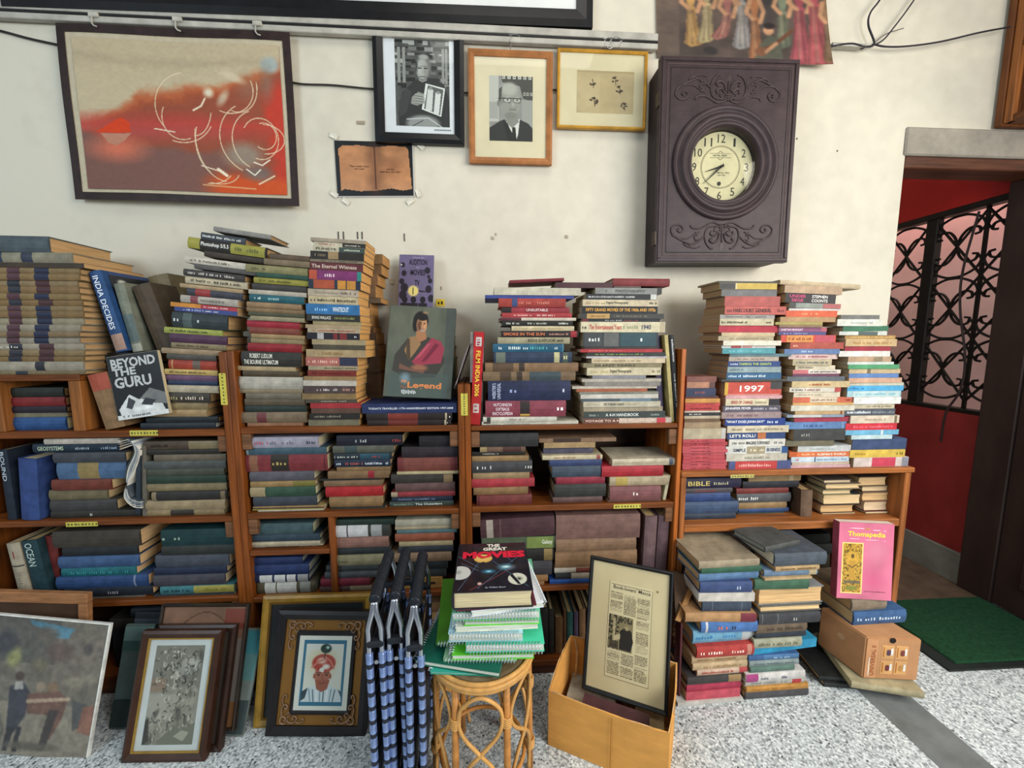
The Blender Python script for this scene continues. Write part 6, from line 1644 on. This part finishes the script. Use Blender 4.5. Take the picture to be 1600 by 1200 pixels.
for k, (x, y) in enumerate(((587.5, 950), (616, 950), (645.5, 953))):
    c_ = chair_() if k == 0 else copy_tree(ch0)
    if k == 0: ch0 = c_
    p = atz(x, y, .572); c_.location = (p.x, p.y+(.0, .012, -.006)[k], 0); c_.rotation_euler = (0, R((-.6, -.3, .3)[k]), R((4.4, 4.4, 4.0)[k]))
    tag(c_, ('left folded chair of three, nearest the ornate frame', 'middle folded chair of three with black wrapped rail', 'right folded chair of three, next to the rattan stool')[k], 'chair', 'folded chairs beside the stool')

# ------------------------------------------------------------------ rattan stool
sc = Vector((-.022, 1.035, 0)); sr = .142; zs = .411
st = empty('rattan_stool', Matrix.Translation(sc), 'round rattan stool carrying green notebooks', 'stool')
CA = mat('b57a3c', .45, .3, 9, (1, 1, 3), 'cane', 0, .1); CA2 = mat('c79452', .45, .25, 20, None, 'cane'); SEA = mat('6e5c42', .6, .3, 30, None, 'seat_veneer')
MB().lathe([(sr-.012, zs-.016), (sr-.012, zs-.001), (sr-.02, zs+.001)], 48).build('seat', SEA, st)
rim = MB()
for z, rr in ((zs-.004, sr-.004), (zs-.014, sr), (zs-.024, sr-.003)): rim.tube([((rr)*math.cos(2*math.pi*k/48), rr*math.sin(2*math.pi*k/48), z) for k in range(48)], .0062, 7, False, True)
rim.build('rim_canes', CA2, st, None, True)
nl = 6; legs = []
for k in range(nl):
    a = R(-61)+2*math.pi*k/nl; l0 = Vector((math.cos(a)*(sr-.012), math.sin(a)*(sr-.012), zs-.026)); l1 = Vector((math.cos(a)*(sr-.004), math.sin(a)*(sr-.004), 0)); legs.append((a, l0, l1))
    MB().tube([l0, l0.lerp(l1, .5)*1.0, l1], .0095, 9).build('leg', CA, st, None, True)
    for zb_ in (.285, .09):
        bd = MB(); p = l1.lerp(l0, zb_/(zs-.026))
        for j in range(5): bd.tube([p+Vector((.0125*math.cos(t*.79), .0125*math.sin(t*.79), -.012+j*.006+.002*math.sin(t*.79))) for t in range(8)], .0026, 5, False, True)
        bd.build('cane_binding', CA2, st, None, True)
def onc(a, z, rr=sr-.008): return Vector((rr*math.cos(a), rr*math.sin(a), z))
for k in range(nl):
    a = legs[k][0]; d_ = 2*math.pi/nl
    # hoop between two legs, crossing below into an X that opens to the floor
    P_ = [onc(a+.06+d_*.86*t, z) for t, z in ((.92, .03), (.98, .09), (.78, .16), (.5, .205), (.14, .25), (.02, .29), (.12, .335), (.5, .368), (.88, .335), (.98, .29), (.86, .25), (.5, .205), (.22, .16), (.02, .09), (.08, .03))]
    MB().tube(spline(P_, 6), .0052, 7).build('bent_cane', CA2, st, None, True)
MB().tube([((sr-.022)*math.cos(2*math.pi*k/36), (sr-.022)*math.sin(2*math.pi*k/36), .085) for k in range(36)], .006, 7, False, True).build('lower_ring', CA, st, None, True)

# ------------------------------------------------------------------ notebooks on the stool
def notebook(M, L, W, T, col, edge, label, pg='cdd0c0', cover2=None, coil='c8ccd0', ncoil=None):
    """spiral notebook: local x right, y away from the room, z up; edge = side that carries the spiral"""
    r = empty('notebook', M, label, 'notebook', 'spiral notebooks on the stool')
    # gently rippled covers and leaves
    def slab(z0, z1, ins, m, nm, amp):
        n = 10; V = []; Fq = []
        f = lambda x, y: amp*math.sin(x/L*5+1)*(.3+y/W)*.5
        for lay in (z0, z1):
            for j in range(3):
                for i in range(n+1):
                    x, y = ins+(L-2*ins)*i/n, ins+(W-2*ins)*j/2; V.append((x, y, lay+f(x, y)))
        N1 = 3*(n+1)
        for j in range(2):
            for i in range(n): a = j*(n+1)+i; Fq += [(a, a+n+1, a+n+2, a+1), (N1+a, N1+a+1, N1+a+n+2, N1+a+n+1)]
        for i in range(n): Fq += [(i, i+1, N1+i+1, N1+i), (2*(n+1)+i+1, 2*(n+1)+i, N1+2*(n+1)+i, N1+2*(n+1)+i+1)]
        for j in range(2): a = j*(n+1); Fq += [(a+n+1, a, N1+a, N1+a+n+1), (a+n, a+2*n+1, N1+a+2*n+1, N1+a+n)]
        return mesh(nm, V, Fq, m, r)
    slab(0, .0022, 0, mat(cover2 or col, .4), 'back_cover', .001); slab(.0022, T-.0022, .002, pages(pg), 'leaves', .001); slab(T-.0022, T, 0, mat(col, .4, .1, 8), 'front_cover', .001)
    LL_ = W if edge in 'lr' else L; n = ncoil or int(LL_/.0085); rr = T*.5+.0035; b = MB(); P_ = []
    for k in range(n*8+1):
        t = k/8; a = 2*math.pi*t; s_ = .006+(LL_-.012)*t/n
        u = -.001+rr*.75*math.cos(a)*-1; zz_ = T/2+rr*math.sin(a)
        P_.append({'f': (s_, u, zz_), 'l': (u, s_, zz_), 'r': (L-u, s_, zz_), 'b': (s_, W-u, zz_)}[edge])
    b.tube(P_, .0011, 5); b.build('spiral_binding', mat(coil, .3, .05, 40, None, 'wire', .5), r, None, True)
    return r
SCR = (700, 840, 5.219); QZ = (640, 840, 3.333)
nbs = [ # from the bottom: left px, right px, top px (crop SCR), depth plane, yaw, width away, colour, spiral side, label
    (-150, 345, 1108, .880, -6, .20, '2f9a86', 'l', 'teal notebook at the very bottom of the stool pile'),
    (-300, 425, 1045, .885, -14, .27, '155a48', 'l', 'dark green notebook jutting out left with its spiral on the left'),
    (-40, 560, 1010, .895, -3, .24, '8fb890', 'f', 'pale green notebook low in the stool pile'),
    (30, 700, 950, .890, -2, .25, '5fc834', 'l', 'bright green notebook with big spiral low in the pile'),
    (-95, 130, 880, .93, 3, .28, '4c8a28', 'f', 'grass green notebook sticking out at the left of the pile'),
    (140, 785, 865, .885, -2, .25, '48c89c', 'f', 'mint notebook with a wire comb along its front'),
    (0, 610, 775, .895, -2, .26, 'a8d4e0', 'f', 'pale blue notebook with a thick wire comb in front'),
    (60, 735, 715, .90, 1, .25, 'dce0cc', 'l', 'cream notebook with a bent white edge in the pile'),
    (130, 745, 668, .90, -1, .24, '66d23c', 'l', 'lime notebook in the upper half of the pile'),
    (30, 750, 600, .90, -1, .24, '6ab890', 'f', 'sea green notebook with spiral in front near the top'),
    (190, 790, 560, .895, 8, .20, 'd8dce4', 'r', 'white notebook with coil on its right under the topmost books'),
]
zc_ = zs+.003
for (xl, xr, yt, Yq, yw, Wd, col, ed, lb) in nbs:
    Yq += .042
    X0, X1, Yt = SCR[0]+xl/SCR[2], SCR[0]+xr/SCR[2], SCR[1]+yt/SCR[2]
    zt_ = zof((X0+X1)/2, Yt, Yq); T = max(.0075, zt_-zc_-.0006)
    p0, p1 = aty(X0, Yt, Yq), aty(X1, Yt, Yq); L = (p1-p0).length
    M = Matrix.Translation(((p0.x+p1.x)/2, Yq, zc_)) @ Matrix.Rotation(R(yw), 4, 'Z') @ Matrix.Translation((-L/2, 0, 0))
    notebook(M, L, Wd, T, col, ed, lb, coil='d8dce0' if ed != 'f' else 'b8c4cc'); zc_ += T+.0006
# dark red magazine and the film book on top
X0, X1 = SCR[0]+75/SCR[2], SCR[0]+725/SCR[2]; p0, p1 = aty(X0, SCR[1]+540/SCR[2], .93), aty(X1, SCR[1]+540/SCR[2], .93)
T = .004; L = (p1-p0).length
book(Matrix.Translation((p0.x, .925, zc_)) @ Matrix.Rotation(R(3), 4, 'Z'), L, .2, T, '6a2434', False, 'c8b8b0', 'magazine', 'thin dark red magazine under the film book on the stool', 'magazine'); zc_ += T+.0005
pBL, pBR = aty(SCR[0]+40/SCR[2], SCR[1]+448/SCR[2], .925), aty(SCR[0]+695/SCR[2], SCR[1]+452/SCR[2], .925)
T = max(.014, pBL.z-zc_); L_ = (pBR-pBL).length
tb = atz(SCR[0]+96/SCR[2], SCR[1]+55/SCR[2], zc_+T); Wv = tb.y-.925
# lying face up, head away from the room: spine on the left
cvm = Cv(150, 150, '1c1b24'); cvm.noise(.35, 9, 4, 4)
for a in ((.0, .3, .3, .55), (.3, .45, .05, .98), (.9, .3, .3, .95), (.6, .2, .78, .45), (.5, .42, .95, .95), (.05, .45, .3, .62)): cvm.line([(a[0], a[1]), (a[2], a[3])], .005, '6aa0c0', .6)
cvm.ell(.44, .64, .13, .06, '3a90b0', .9).ell(.44, .64, .05, .02, 'b8e0ea', .8).ell(.68, .56, .16, .09, '6ab0c0', .95).ell(.68, .555, .08, .03, 'e4f0f0', .8).line([(.2, .98), (.5, .78), (.8, .55)], .006, 'a84a50', .7).ell(.32, .87, .035, .03, 'd8b0a0', .4)
cvm.ell(.36, .36, .14, .10, 'd8a850', .1).ell(.36, .35, .13, .085, 'e2b866', .3).ell(.35, .34, .045, .03, 'a07830', .2).ell(.36, .455, .03, .02, '1c1b24', .2)
cvm.ell(.05, .65, .15, .14, 'c4c4bc', .06).ell(.03, .64, .05, .05, 'a0a098', .5).ell(.82, .8, .13, .115, 'd0d0bc', .06).ell(.84, .8, .055, .045, '9a9c8c', .2).ell(.845, .8, .02, .018, '2a2a2c', .2).poly([(.72, .73), (.76, .7), (.86, .9), (.82, .9)], '1c1b24')
M = frame_from(Vector((pBL.x, .925+Wv, zc_)), Vector((0, -1, 0)), Vector((1, 0, 0)), Vector((0, 0, 1)))
r = book(M, Wv, L_, T, '24202a', True, 'c8b890', 'book', 'black film book titled THE GREAT MOVIES topmost on the stool', 'book')
print_grid('cover_print', cvm, (.001, .002, T+.0006), (.001, L_-.001, T+.0006), (Wv-.001, .002, T+.0006), (Wv-.001, L_-.001, T+.0006), r, .22, .5)
for t_, x, y, wd, hh, c_, bo in (('THE', .03, .42, .19, .075, 'e8e0d0', .05), ('GREAT', .115, .36, .35, .075, 'e8e0d0', .05), ('MOVIES', .205, .07, .90, .155, 'd8243c', .06), ('by William Bayer', .93, .40, .26, .03, 'c8d0d8', 0)): cover_text(r, T, Wv*x, L_*y, L_*wd, Wv*hh, t_, c_, bo)

# ------------------------------------------------------------------ open cardboard box with the framed clipping
CBD = mat('d2964a', .8, .12, 7, (1, 1, 3), 'cardboard', 0, .15); CBE = mat('c8a070', .85, .2, 60, None, 'cardboard_edge')
zt = .185
P0 = atz(857, 1080, zt); P1 = atz(1047, 1146, zt); P3 = atz(891, 1001, zt+.02); P2 = P1+P3-P0
bx_ = empty('cardboard_box', Matrix.Identity(4), 'open orange-brown cardboard box holding books and a framed clipping', 'box')
C4 = [Vector((p.x, p.y, 0)) for p in (P0, P1, P2, P3)]; ctr = sum(C4, Vector())/4
hts = [(.186, .182), (.182, .235), (.235, .225), (.225, .186)]
for k in range(4):
    a, b = C4[k], C4[(k+1) % 4]; d_ = (b-a).normalized(); nrm = Vector((-d_.y, d_.x, 0)); n = 12; V = []; Fq = []
    for lay in (0, .005):
        for j in (0, 1, 2):
            for i in range(n+1):
                t = i/n; top = hts[k][0]*(1-t)+hts[k][1]*t+random.uniform(-.0015, .0015); z = (.001, top*.6, top)[j]
                bow = math.sin(t*3.14)*(.006 if j == 2 else .002); V.append(a.lerp(b, t)-nrm*(bow-lay)+Vector((0, 0, z)))
    N1 = 3*(n+1)
    for j in range(2):
        for i in range(n): q = j*(n+1)+i; Fq += [(q, q+1, q+n+2, q+n+1), (N1+q, N1+q+n+1, N1+q+n+2, N1+q+1)]
    for i in range(n): q = 2*(n+1)+i; Fq += [(q, q+1, N1+q+1, N1+q), (i+1, i, N1+i, N1+i+1)]
    for i in (0, n):
        for j in range(2): q = j*(n+1)+i; Fq.append((q, q+n+1, N1+q+n+1, N1+q) if i == 0 else (q+n+1, q, N1+q, N1+q+n+1))
    mesh('box_wall', V, Fq, CBD, bx_)
    tp = MB(); V2 = []
    for i in range(n): 
        p, q = V[2*(n+1)+i], V[2*(n+1)+i+1]; o_ = nrm*.005
        tp.add([p+Vector((0, 0, .0006)), q+Vector((0, 0, .0006)), q+o_+Vector((0, 0, .0006)), p+o_+Vector((0, 0, .0006)), p+o_*.5+Vector((0, 0, -.001)), q+o_*.5+Vector((0, 0, -.001))], [(0, 1, 5, 4), (4, 5, 2, 3)])
    tp.build('torn_edge', CBE, bx_)
MB().add([p+Vector((0, 0, .003)) for p in C4], [(0, 1, 2, 3)]).build('box_floor', CBD, bx_)
a, b = C4[0], C4[1]; d_ = (b-a).normalized(); nrm = Vector((-d_.y, d_.x, 0)); MB().tube([a.lerp(b, .55)-nrm*.0065+Vector((0, 0, .01)), a.lerp(b, .55)-nrm*.0085+Vector((0, 0, .11)), a.lerp(b, .55)-nrm*.0095+Vector((0, 0, .178))], .001, 4).build('fold_line', mat('9a6424', .8), bx_)
dfl = (C4[3]-C4[0]).normalized()
MB().tube(spline([C4[3]+Vector((.012, -.012, .22)), C4[3]+Vector((.02, -.02, .17)), C4[3]+Vector((.014, -.03, .10)), C4[3]+Vector((.02, -.02, .05))], 5), .004, 6).build('folded_flap', CBE, bx_)
ang = math.atan2(d_.y, d_.x)
def inbox(u, v, z, L, W, T, col, lab, da=0, hard=True):
    p = C4[0]+(C4[1]-C4[0])*u+(C4[3]-C4[0])*v
    return book(Matrix.Translation((p.x, p.y, z)) @ Matrix.Rotation(ang+R(da), 4, 'Z'), L, W, T, col, hard, 'c0ac84', 'book', lab, 'book', 'books inside the cardboard box')
inbox(.08, .10, .005, .17, .13, .045, '7a6a54', 'brown book at the left bottom of the cardboard box')
inbox(.55, .08, .005, .13, .14, .05, '5a4a3c', 'dark brown book at the right bottom of the cardboard box')
inbox(.09, .20, .052, .15, .19, .04, 'a8a494', 'pale grey book inside the cardboard box, left', 1)
inbox(.26, .07, .095, .20, .085, .03, '4e2c30', 'maroon book lying uppermost inside the cardboard box', 0)
inbox(.70, .34, .06, .085, .10, .03, 'c8ae80', 'cream envelope-like booklet in the right corner of the box', 2, False)
# framed newspaper clipping
cv = Cv(150, 240, 'd4bf96'); cv.noise(.05, 4).ell(.86, .15, .02, .012, '8a7048', .5)
nx0, ny0, nx1, ny1 = .235, .14, .80, .885
cv.rect(nx0, ny0, nx1, ny1, 'dbc8a0').line([(nx0, ny0), (nx0, ny1), (nx1, ny1)], .004, '6a5838').line([(nx1, ny0+.02), (nx1, ny1)], .004, '6a5838').line([(nx0+.03, ny0+.02), (nx1-.03, ny0+.02)], .003, '4a3c28').line([(nx0+.03, ny0+.03), (nx1-.03, ny0+.03)], .0015, '4a3c28')
cw = (nx1-nx0-.05)/3
for k in range(3):
    x0 = nx0+.02+k*(cw+.005)
    for (ya, yb_) in (((.22, .275), (.29, .375), (.68, .75), (.762, .86)) if k == 0 else ((.225, .385), (.68, .77), (.78, .86)) if k == 1 else ((.225, .39), (.40, .47), (.49, .65), (.665, .74), (.75, .86))): cv.rows(x0+.006, ya, x0+cw-.006, yb_, int((yb_-ya)/.0115), '4a3e2a', k*7+int(ya*100), .9)
x0, x1 = nx0+.02, nx0+.02+cw*1.85
cv.rect(x0, .40, x1, .665, '8a7a58'); m = (cv.x > x0)&(cv.x < x1)&(cv.y > .40)&(cv.y < .665); rr_ = np.random.default_rng(2).random((61, 51))
blk = rr_[(cv.y*60).astype(int), (cv.x*50).astype(int)]; cv.mixm(m*(cv.x < x0+.14)*(blk > .5)*.9, '2e261a'); cv.mixm(m*(cv.y < .45)*(blk > .55)*.8, '2e261a'); cv.rect(x0+.06, .43, x0+.09, .63, 'c8b48a', .8)
cv.poly([(x0+.15, .52), (x0+.22, .48), (x0+.30, .50), (x0+.33, .58), (x0+.30, .66), (x0+.15, .66)], '241d14').ell(x0+.24, .485, .035, .022, 'a8946c', .3).poly([(x0+.08, .56), (x0+.16, .54), (x0+.16, .58), (x0+.08, .60)], 'c4b088').rect(x0+.02, .60, x0+.14, .66, '3a3020', .8)
TL, TR, BL, BR = [(920, 869), (1056, 895), (911, 1076), (1040, 1122)]
bl, br = atz(*BL, .118), atz(*BR, .118); M, w, h = quad(aty(*TL, bl.y+.10), aty(*TR, br.y+.10), bl, br); print('CLIP', bl, br, w, h)
fc = framed('black framed newspaper clipping headed Book-lovers Mecca in the cardboard box', M, w, h, .0115, .016, '17181a', cv, .0115, .0115, 'd4bf96', pic=(.012, .012, w-.012, h-.012), rough=.4)
Mt = frame_from(Vector((w*(nx0+.075), h*.212, .0099)), Vector((1, 0, 0)), Vector((0, -1, 0)), Vector((0, 0, -1)))
lettering("Book-lovers' Mecca", Mt, w*.44, h*.028, '2e2416', fc, .012)

# ------------------------------------------------------------------ carton with books on it, by the doorway
A0, A1, A2 = atz(1347.5, 1060, .062), atz(1430, 1064, .062), atz(1277, 1006, .062)
e1 = (A1-A0); Lc = e1.length*1.04; e1.normalize(); e2 = Vector((-e1.y, e1.x, 0)); Wc = abs((A2-A0).dot(e2)); sh_ = (A2-A0).dot(e1)
Hc = .155
Hc = zof(1353, 996, A0.y)-.062
M = frame_from(A0, e1, e2, Vector((0, 0, 1)))
ct = empty('carton', M, 'closed brown carton with four printed pictures, beside the doormat', 'carton')
CT = mat('b4835a', .7, .15, 6, None, 'carton'); CT2 = mat('b8825a', .7, .15, 6, None, 'carton'); CT3 = mat('8a5228', .7, .15, 6, None, 'carton')
sk = sh_/Wc
def sk_box(x0, y0, z0, x1, y1, z1): return [(x0+y0*sk, y0, z0), (x1+y0*sk, y0, z0), (x1+y1*sk, y1, z0), (x0+y1*sk, y1, z0), (x0+y0*sk, y0, z1), (x1+y0*sk, y0, z1), (x1+y1*sk, y1, z1), (x0+y1*sk, y1, z1)]
def fbulge(t): return .006*math.sin(t*3.14)
V = sk_box(0, 0, 0, Lc, Wc, Hc); bm = bmesh.new(); bv = [bm.verts.new(p) for p in V]
for f in ((3, 2, 1, 0), (4, 5, 6, 7), (0, 1, 5, 4), (1, 2, 6, 5), (2, 3, 7, 6), (3, 0, 4, 7)): bm.faces.new([bv[i] for i in f])
bmesh.ops.bevel(bm, geom=bm.edges[:], offset=.004, segments=2, affect='EDGES'); me = bpy.data.meshes.new('carton_body'); bm.to_mesh(me); bm.free(); link('carton_body', me, CT, ct)
def onface(x, z, wd, hh, col, nm, out=.0008):
    return MB().box((x, -out, z), (x+wd, 0.0005, z+hh)).build(nm, mat(col, .6, .12, 20), ct)
onface(Lc*.02, .004, Lc*.20, Hc-.010, 'c08a60', 'pale_panel', .0006)
ps_ = [(0, 1), (1, 1), (0, 0), (1, 0)]
for k, (i, j) in enumerate(ps_):
    x, z = Lc*(.30+.25*i), Hc*(.14+.37*j); pc = onface(x, z, Lc*.22, Hc*.32, 'cc9a62', 'picture_panel')
    b = MB(); b.box((x+.004, -.0014, z+.006), (x+.008, -.0008, z+Hc*.28)); b.build('picture_bar', mat('b06f34', .6), pc)
    b = MB(); b.add([(x+Lc*.16, -.0014, z+Hc*.09), (x+Lc*.2, -.0014, z+Hc*.09), (x+Lc*.2, -.0014, z+Hc*.25), (x+Lc*.16, -.0014, z+Hc*.25)], [(0, 1, 2, 3)]); b.build('white_block', mat('e0dcd4', .5), pc)
    b = MB(); cxx, czz = x+Lc*.12, z+Hc*.15; b.add([(cxx+Lc*.05*math.cos(t*.785)*(1 if t % 2 else .7), -.0017, czz+Hc*.075*math.sin(t*.785)) for t in range(8)], [tuple(range(8))]); b.build('figure', mat(('5a3a4a', '7a3a34', '6a3030', 'c08a4a')[k], .5), pc)
lettering('UNIVERSAL II', frame_from(Vector((Lc*.185, -.0016, Hc*.1)), Vector((0, 0, 1)), Vector((-1, 0, 0)), Vector((0, -1, 0))), Hc*.72, Lc*.075, '9a5a34', ct, .015, 'carton_lettering')
MB().box((Lc*.075, -.0014, Hc*.08), (Lc*.09, -.0006, Hc*.52)).build('white_print', mat('e4dccc', .6), ct)
MB().lathe([(.010, 0), (.010, .001)], 20, Matrix.Translation((Lc*.47, -.0012, Hc*.955)) @ Matrix.Rotation(R(90), 4, 'X')).build('thumb_hole', mat('201612', .8), ct)
pm = Vector((sk*Wc*.5, Wc*.5, 0)); sd = Vector((sk, 1, 0)).normalized(); sn = Vector((-1, sk, 0)).normalized()
cb2 = MB(); 
for k in range(16):
    a = 2*math.pi*k/16; cb2.v.append(pm+sn*.0008+sd*(.013*math.cos(a))+Vector((0, 0, Hc*.62+.011*math.sin(a))))
cb2.f.append(tuple(range(16))); cb2.build('round_sticker', mat('c8a078', .5), ct)
MB().add([pm-sd*Wc*.38+sn*.0007+Vector((0, 0, Hc*.86)), pm+sd*Wc*.3+sn*.0007+Vector((0, 0, Hc*.86)), pm+sd*Wc*.3+sn*.0007+Vector((0, 0, Hc*.88)), pm-sd*Wc*.38+sn*.0007+Vector((0, 0, Hc*.88))], [(0, 1, 2, 3)]).build('tape_line', mat('c09060', .5), ct)
# under the carton: a pale slab book and two dark ones
S0, S1 = atz(1329, 1074, .036), atz(1443, 1092, .036); d_ = (S1-S0); Ls = d_.length; an = math.atan2(d_.y, d_.x)
book(Matrix.Translation(S0) @ Matrix.Rotation(an, 4, 'Z'), Ls, .24, .0245, 'b0a070', True, 'c4b488', 'book', 'big cream volume directly under the carton', 'book', 'books under the carton', cover2='b8ac86')
D0 = atz(1287, 1073, .001); d1 = atz(1326, 1078, .001)
book(Matrix.Translation((D0.x, D0.y, .0006)) @ Matrix.Rotation(R(-8), 4, 'Z'), .26, .2, .017, '2a2c2c', True, 'b09468', 'book', 'dark volume lying lowest on the floor under the carton', 'book', 'books under the carton')
book(Matrix.Translation((D0.x-.012, D0.y+.01, .0182)) @ Matrix.Rotation(R(-8), 4, 'Z'), .26, .2, .0172, '1e2220', True, 'b89868', 'book', 'black volume second from the floor under the carton', 'book', 'books under the carton')
# books on the carton
zc2 = .062+Hc+.0006
B0, B1 = atz(1332, 977, zc2), atz(1413, 972, zc2); an = math.atan2((B1-B0).y, (B1-B0).x); Lb = (B1-B0).length
Tb = zof(1332, 957, B0.y)-zc2
book(Matrix.Translation(B0) @ Matrix.Rotation(an, 4, 'Z'), Lb, .2, Tb, '3a6296', True, 'c8a878', 'book', 'blue volume with pale lettering lying on the carton', 'book', None, texts=[(.2, .9, 'b8ccdc', 'FROM THE PAGES|THE LECTURE SERIES')] if False else [], dashes=[(.05, .13, 'a8c0d4'), (.2, .85, 'b8ccdc')])
G0, G1 = atz(1329, 955, zc2+Tb+.0006), atz(1383, 951, zc2+Tb+.0006); Lg = (G1-G0).length; Tg = max(.012, zof(1330, 938, G0.y)-zc2-Tb)
book(Matrix.Translation(G0) @ Matrix.Rotation(math.atan2((G1-G0).y, (G1-G0).x), 4, 'Z'), Lg, .2, Tg, '8a7a66', True, 'b08a5c', 'book', 'worn grey-brown book on the blue volume on the carton', 'book')
zt3 = zc2+Tb+Tg+.0016
# pink face-out book standing on them
cv = Cv(90, 130, 'c86a84'); cv.noise(.12, 3, 3, 6).ell(.65, .75, .3, .2, 'cc567e', .9, a=.7).ell(.7, .35, .3, .2, 'd08898', .9, a=.6)
cv.rect(.07, .265, .455, .93, 'e8c878').rect(.09, .28, .435, .915, '9a7424'); m = (cv.x > .09)&(cv.x < .435)&(cv.y > .28)&(cv.y < .915); rr_ = np.random.default_rng(4).random((81, 61)); blk = rr_[(cv.y*80).astype(int), (cv.x*60).astype(int)]
cv.mixm(m*blk*.8, 'd8ac44'); cv.mixm(m*(blk < .25)*.8, '4a3814')
cv.ell(.26, .5, .13, .14, 'c89a38', .3, a=.8).ell(.265, .44, .035, .035, '5a4418', .3).poly([(.2, .5), (.33, .5), (.31, .62), (.33, .74), (.2, .74), (.22, .62)], 'b48830').line([(.19, .56), (.26, .59), (.34, .55)], .016, '6a5220').rect(.12, .76, .42, .8, '5a5244', .8).ell(.26, .86, .14, .04, '7a7a30', .4)
cv.line([(.18, .07), (.45, .075)], .005, 'f0d0d8').line([(.6, .085), (.85, .095)], .005, 'f0d0d8').line([(.2, .21), (.85, .225)], .005, 'e8b8c8')
TLq, BLq, BRq = aty(1312, 815, 1.325), atz(1305, 935, zt3), atz(1391, 938, zt3)
TLq = aty(1313, 816, BLq.y+.025)
r, L, W, T = faceout(TLq, BLq, BRq, .03, 'a84a5c', 'pink book titled Thomapedia standing face-out over the carton', False, None, pg='d8c8b8', cv=cv)
cover_text(r, T, L*.115, W*.16, W*.68, L*.085, 'Thomapedia', 'f0d040', .02); cover_text(r, T, L*.885, W*.5, W*.38, L*.018, 'by Prof. George Menachery', '3a1a24', .004); cover_text(r, T, L*.065, W*.46, W*.1, L*.025, 'THE', 'd8a040', .01)
# two planks leaning between the box and the floor pile
pk_ = empty('tan_folder', Matrix.Identity(4), 'brown cover leaning between framed clipping and left floor pile', 'folder')
def slabq(nm, TL, TR, BL, BR, th, m, par):
    n_ = (TR-TL).cross(BL-TL).normalized()*th; V = [TL, TR, BR, BL]+[p+n_ for p in (TL, TR, BR, BL)]
    return mesh(nm, V, [(0, 1, 2, 3), (7, 6, 5, 4), (0, 4, 5, 1), (1, 5, 6, 2), (2, 6, 7, 3), (3, 7, 4, 0)], m, par)
slabq('folder_board', aty(1052, 892, 1.335), aty(1087, 905, 1.30), aty(1050, 985, 1.30), aty(1056, 970, 1.22), .006, mat('5e4836', .7), pk_)
slabq('page_edge', aty(1084, 904, 1.296), aty(1090, 908, 1.294), aty(1055, 969, 1.216), aty(1063, 972, 1.214), .006, mat('a87a48', .8), pk_)
mb2 = empty('maroon_folder', Matrix.Identity(4), 'maroon board standing between the cardboard box and left floor pile', 'folder')
slabq('board', aty(1056, 972, 1.24), aty(1064, 974, 1.20), atz(1050, 1085, .003), atz(1060, 1092, .003), .006, mat('54262c', .6), mb2)
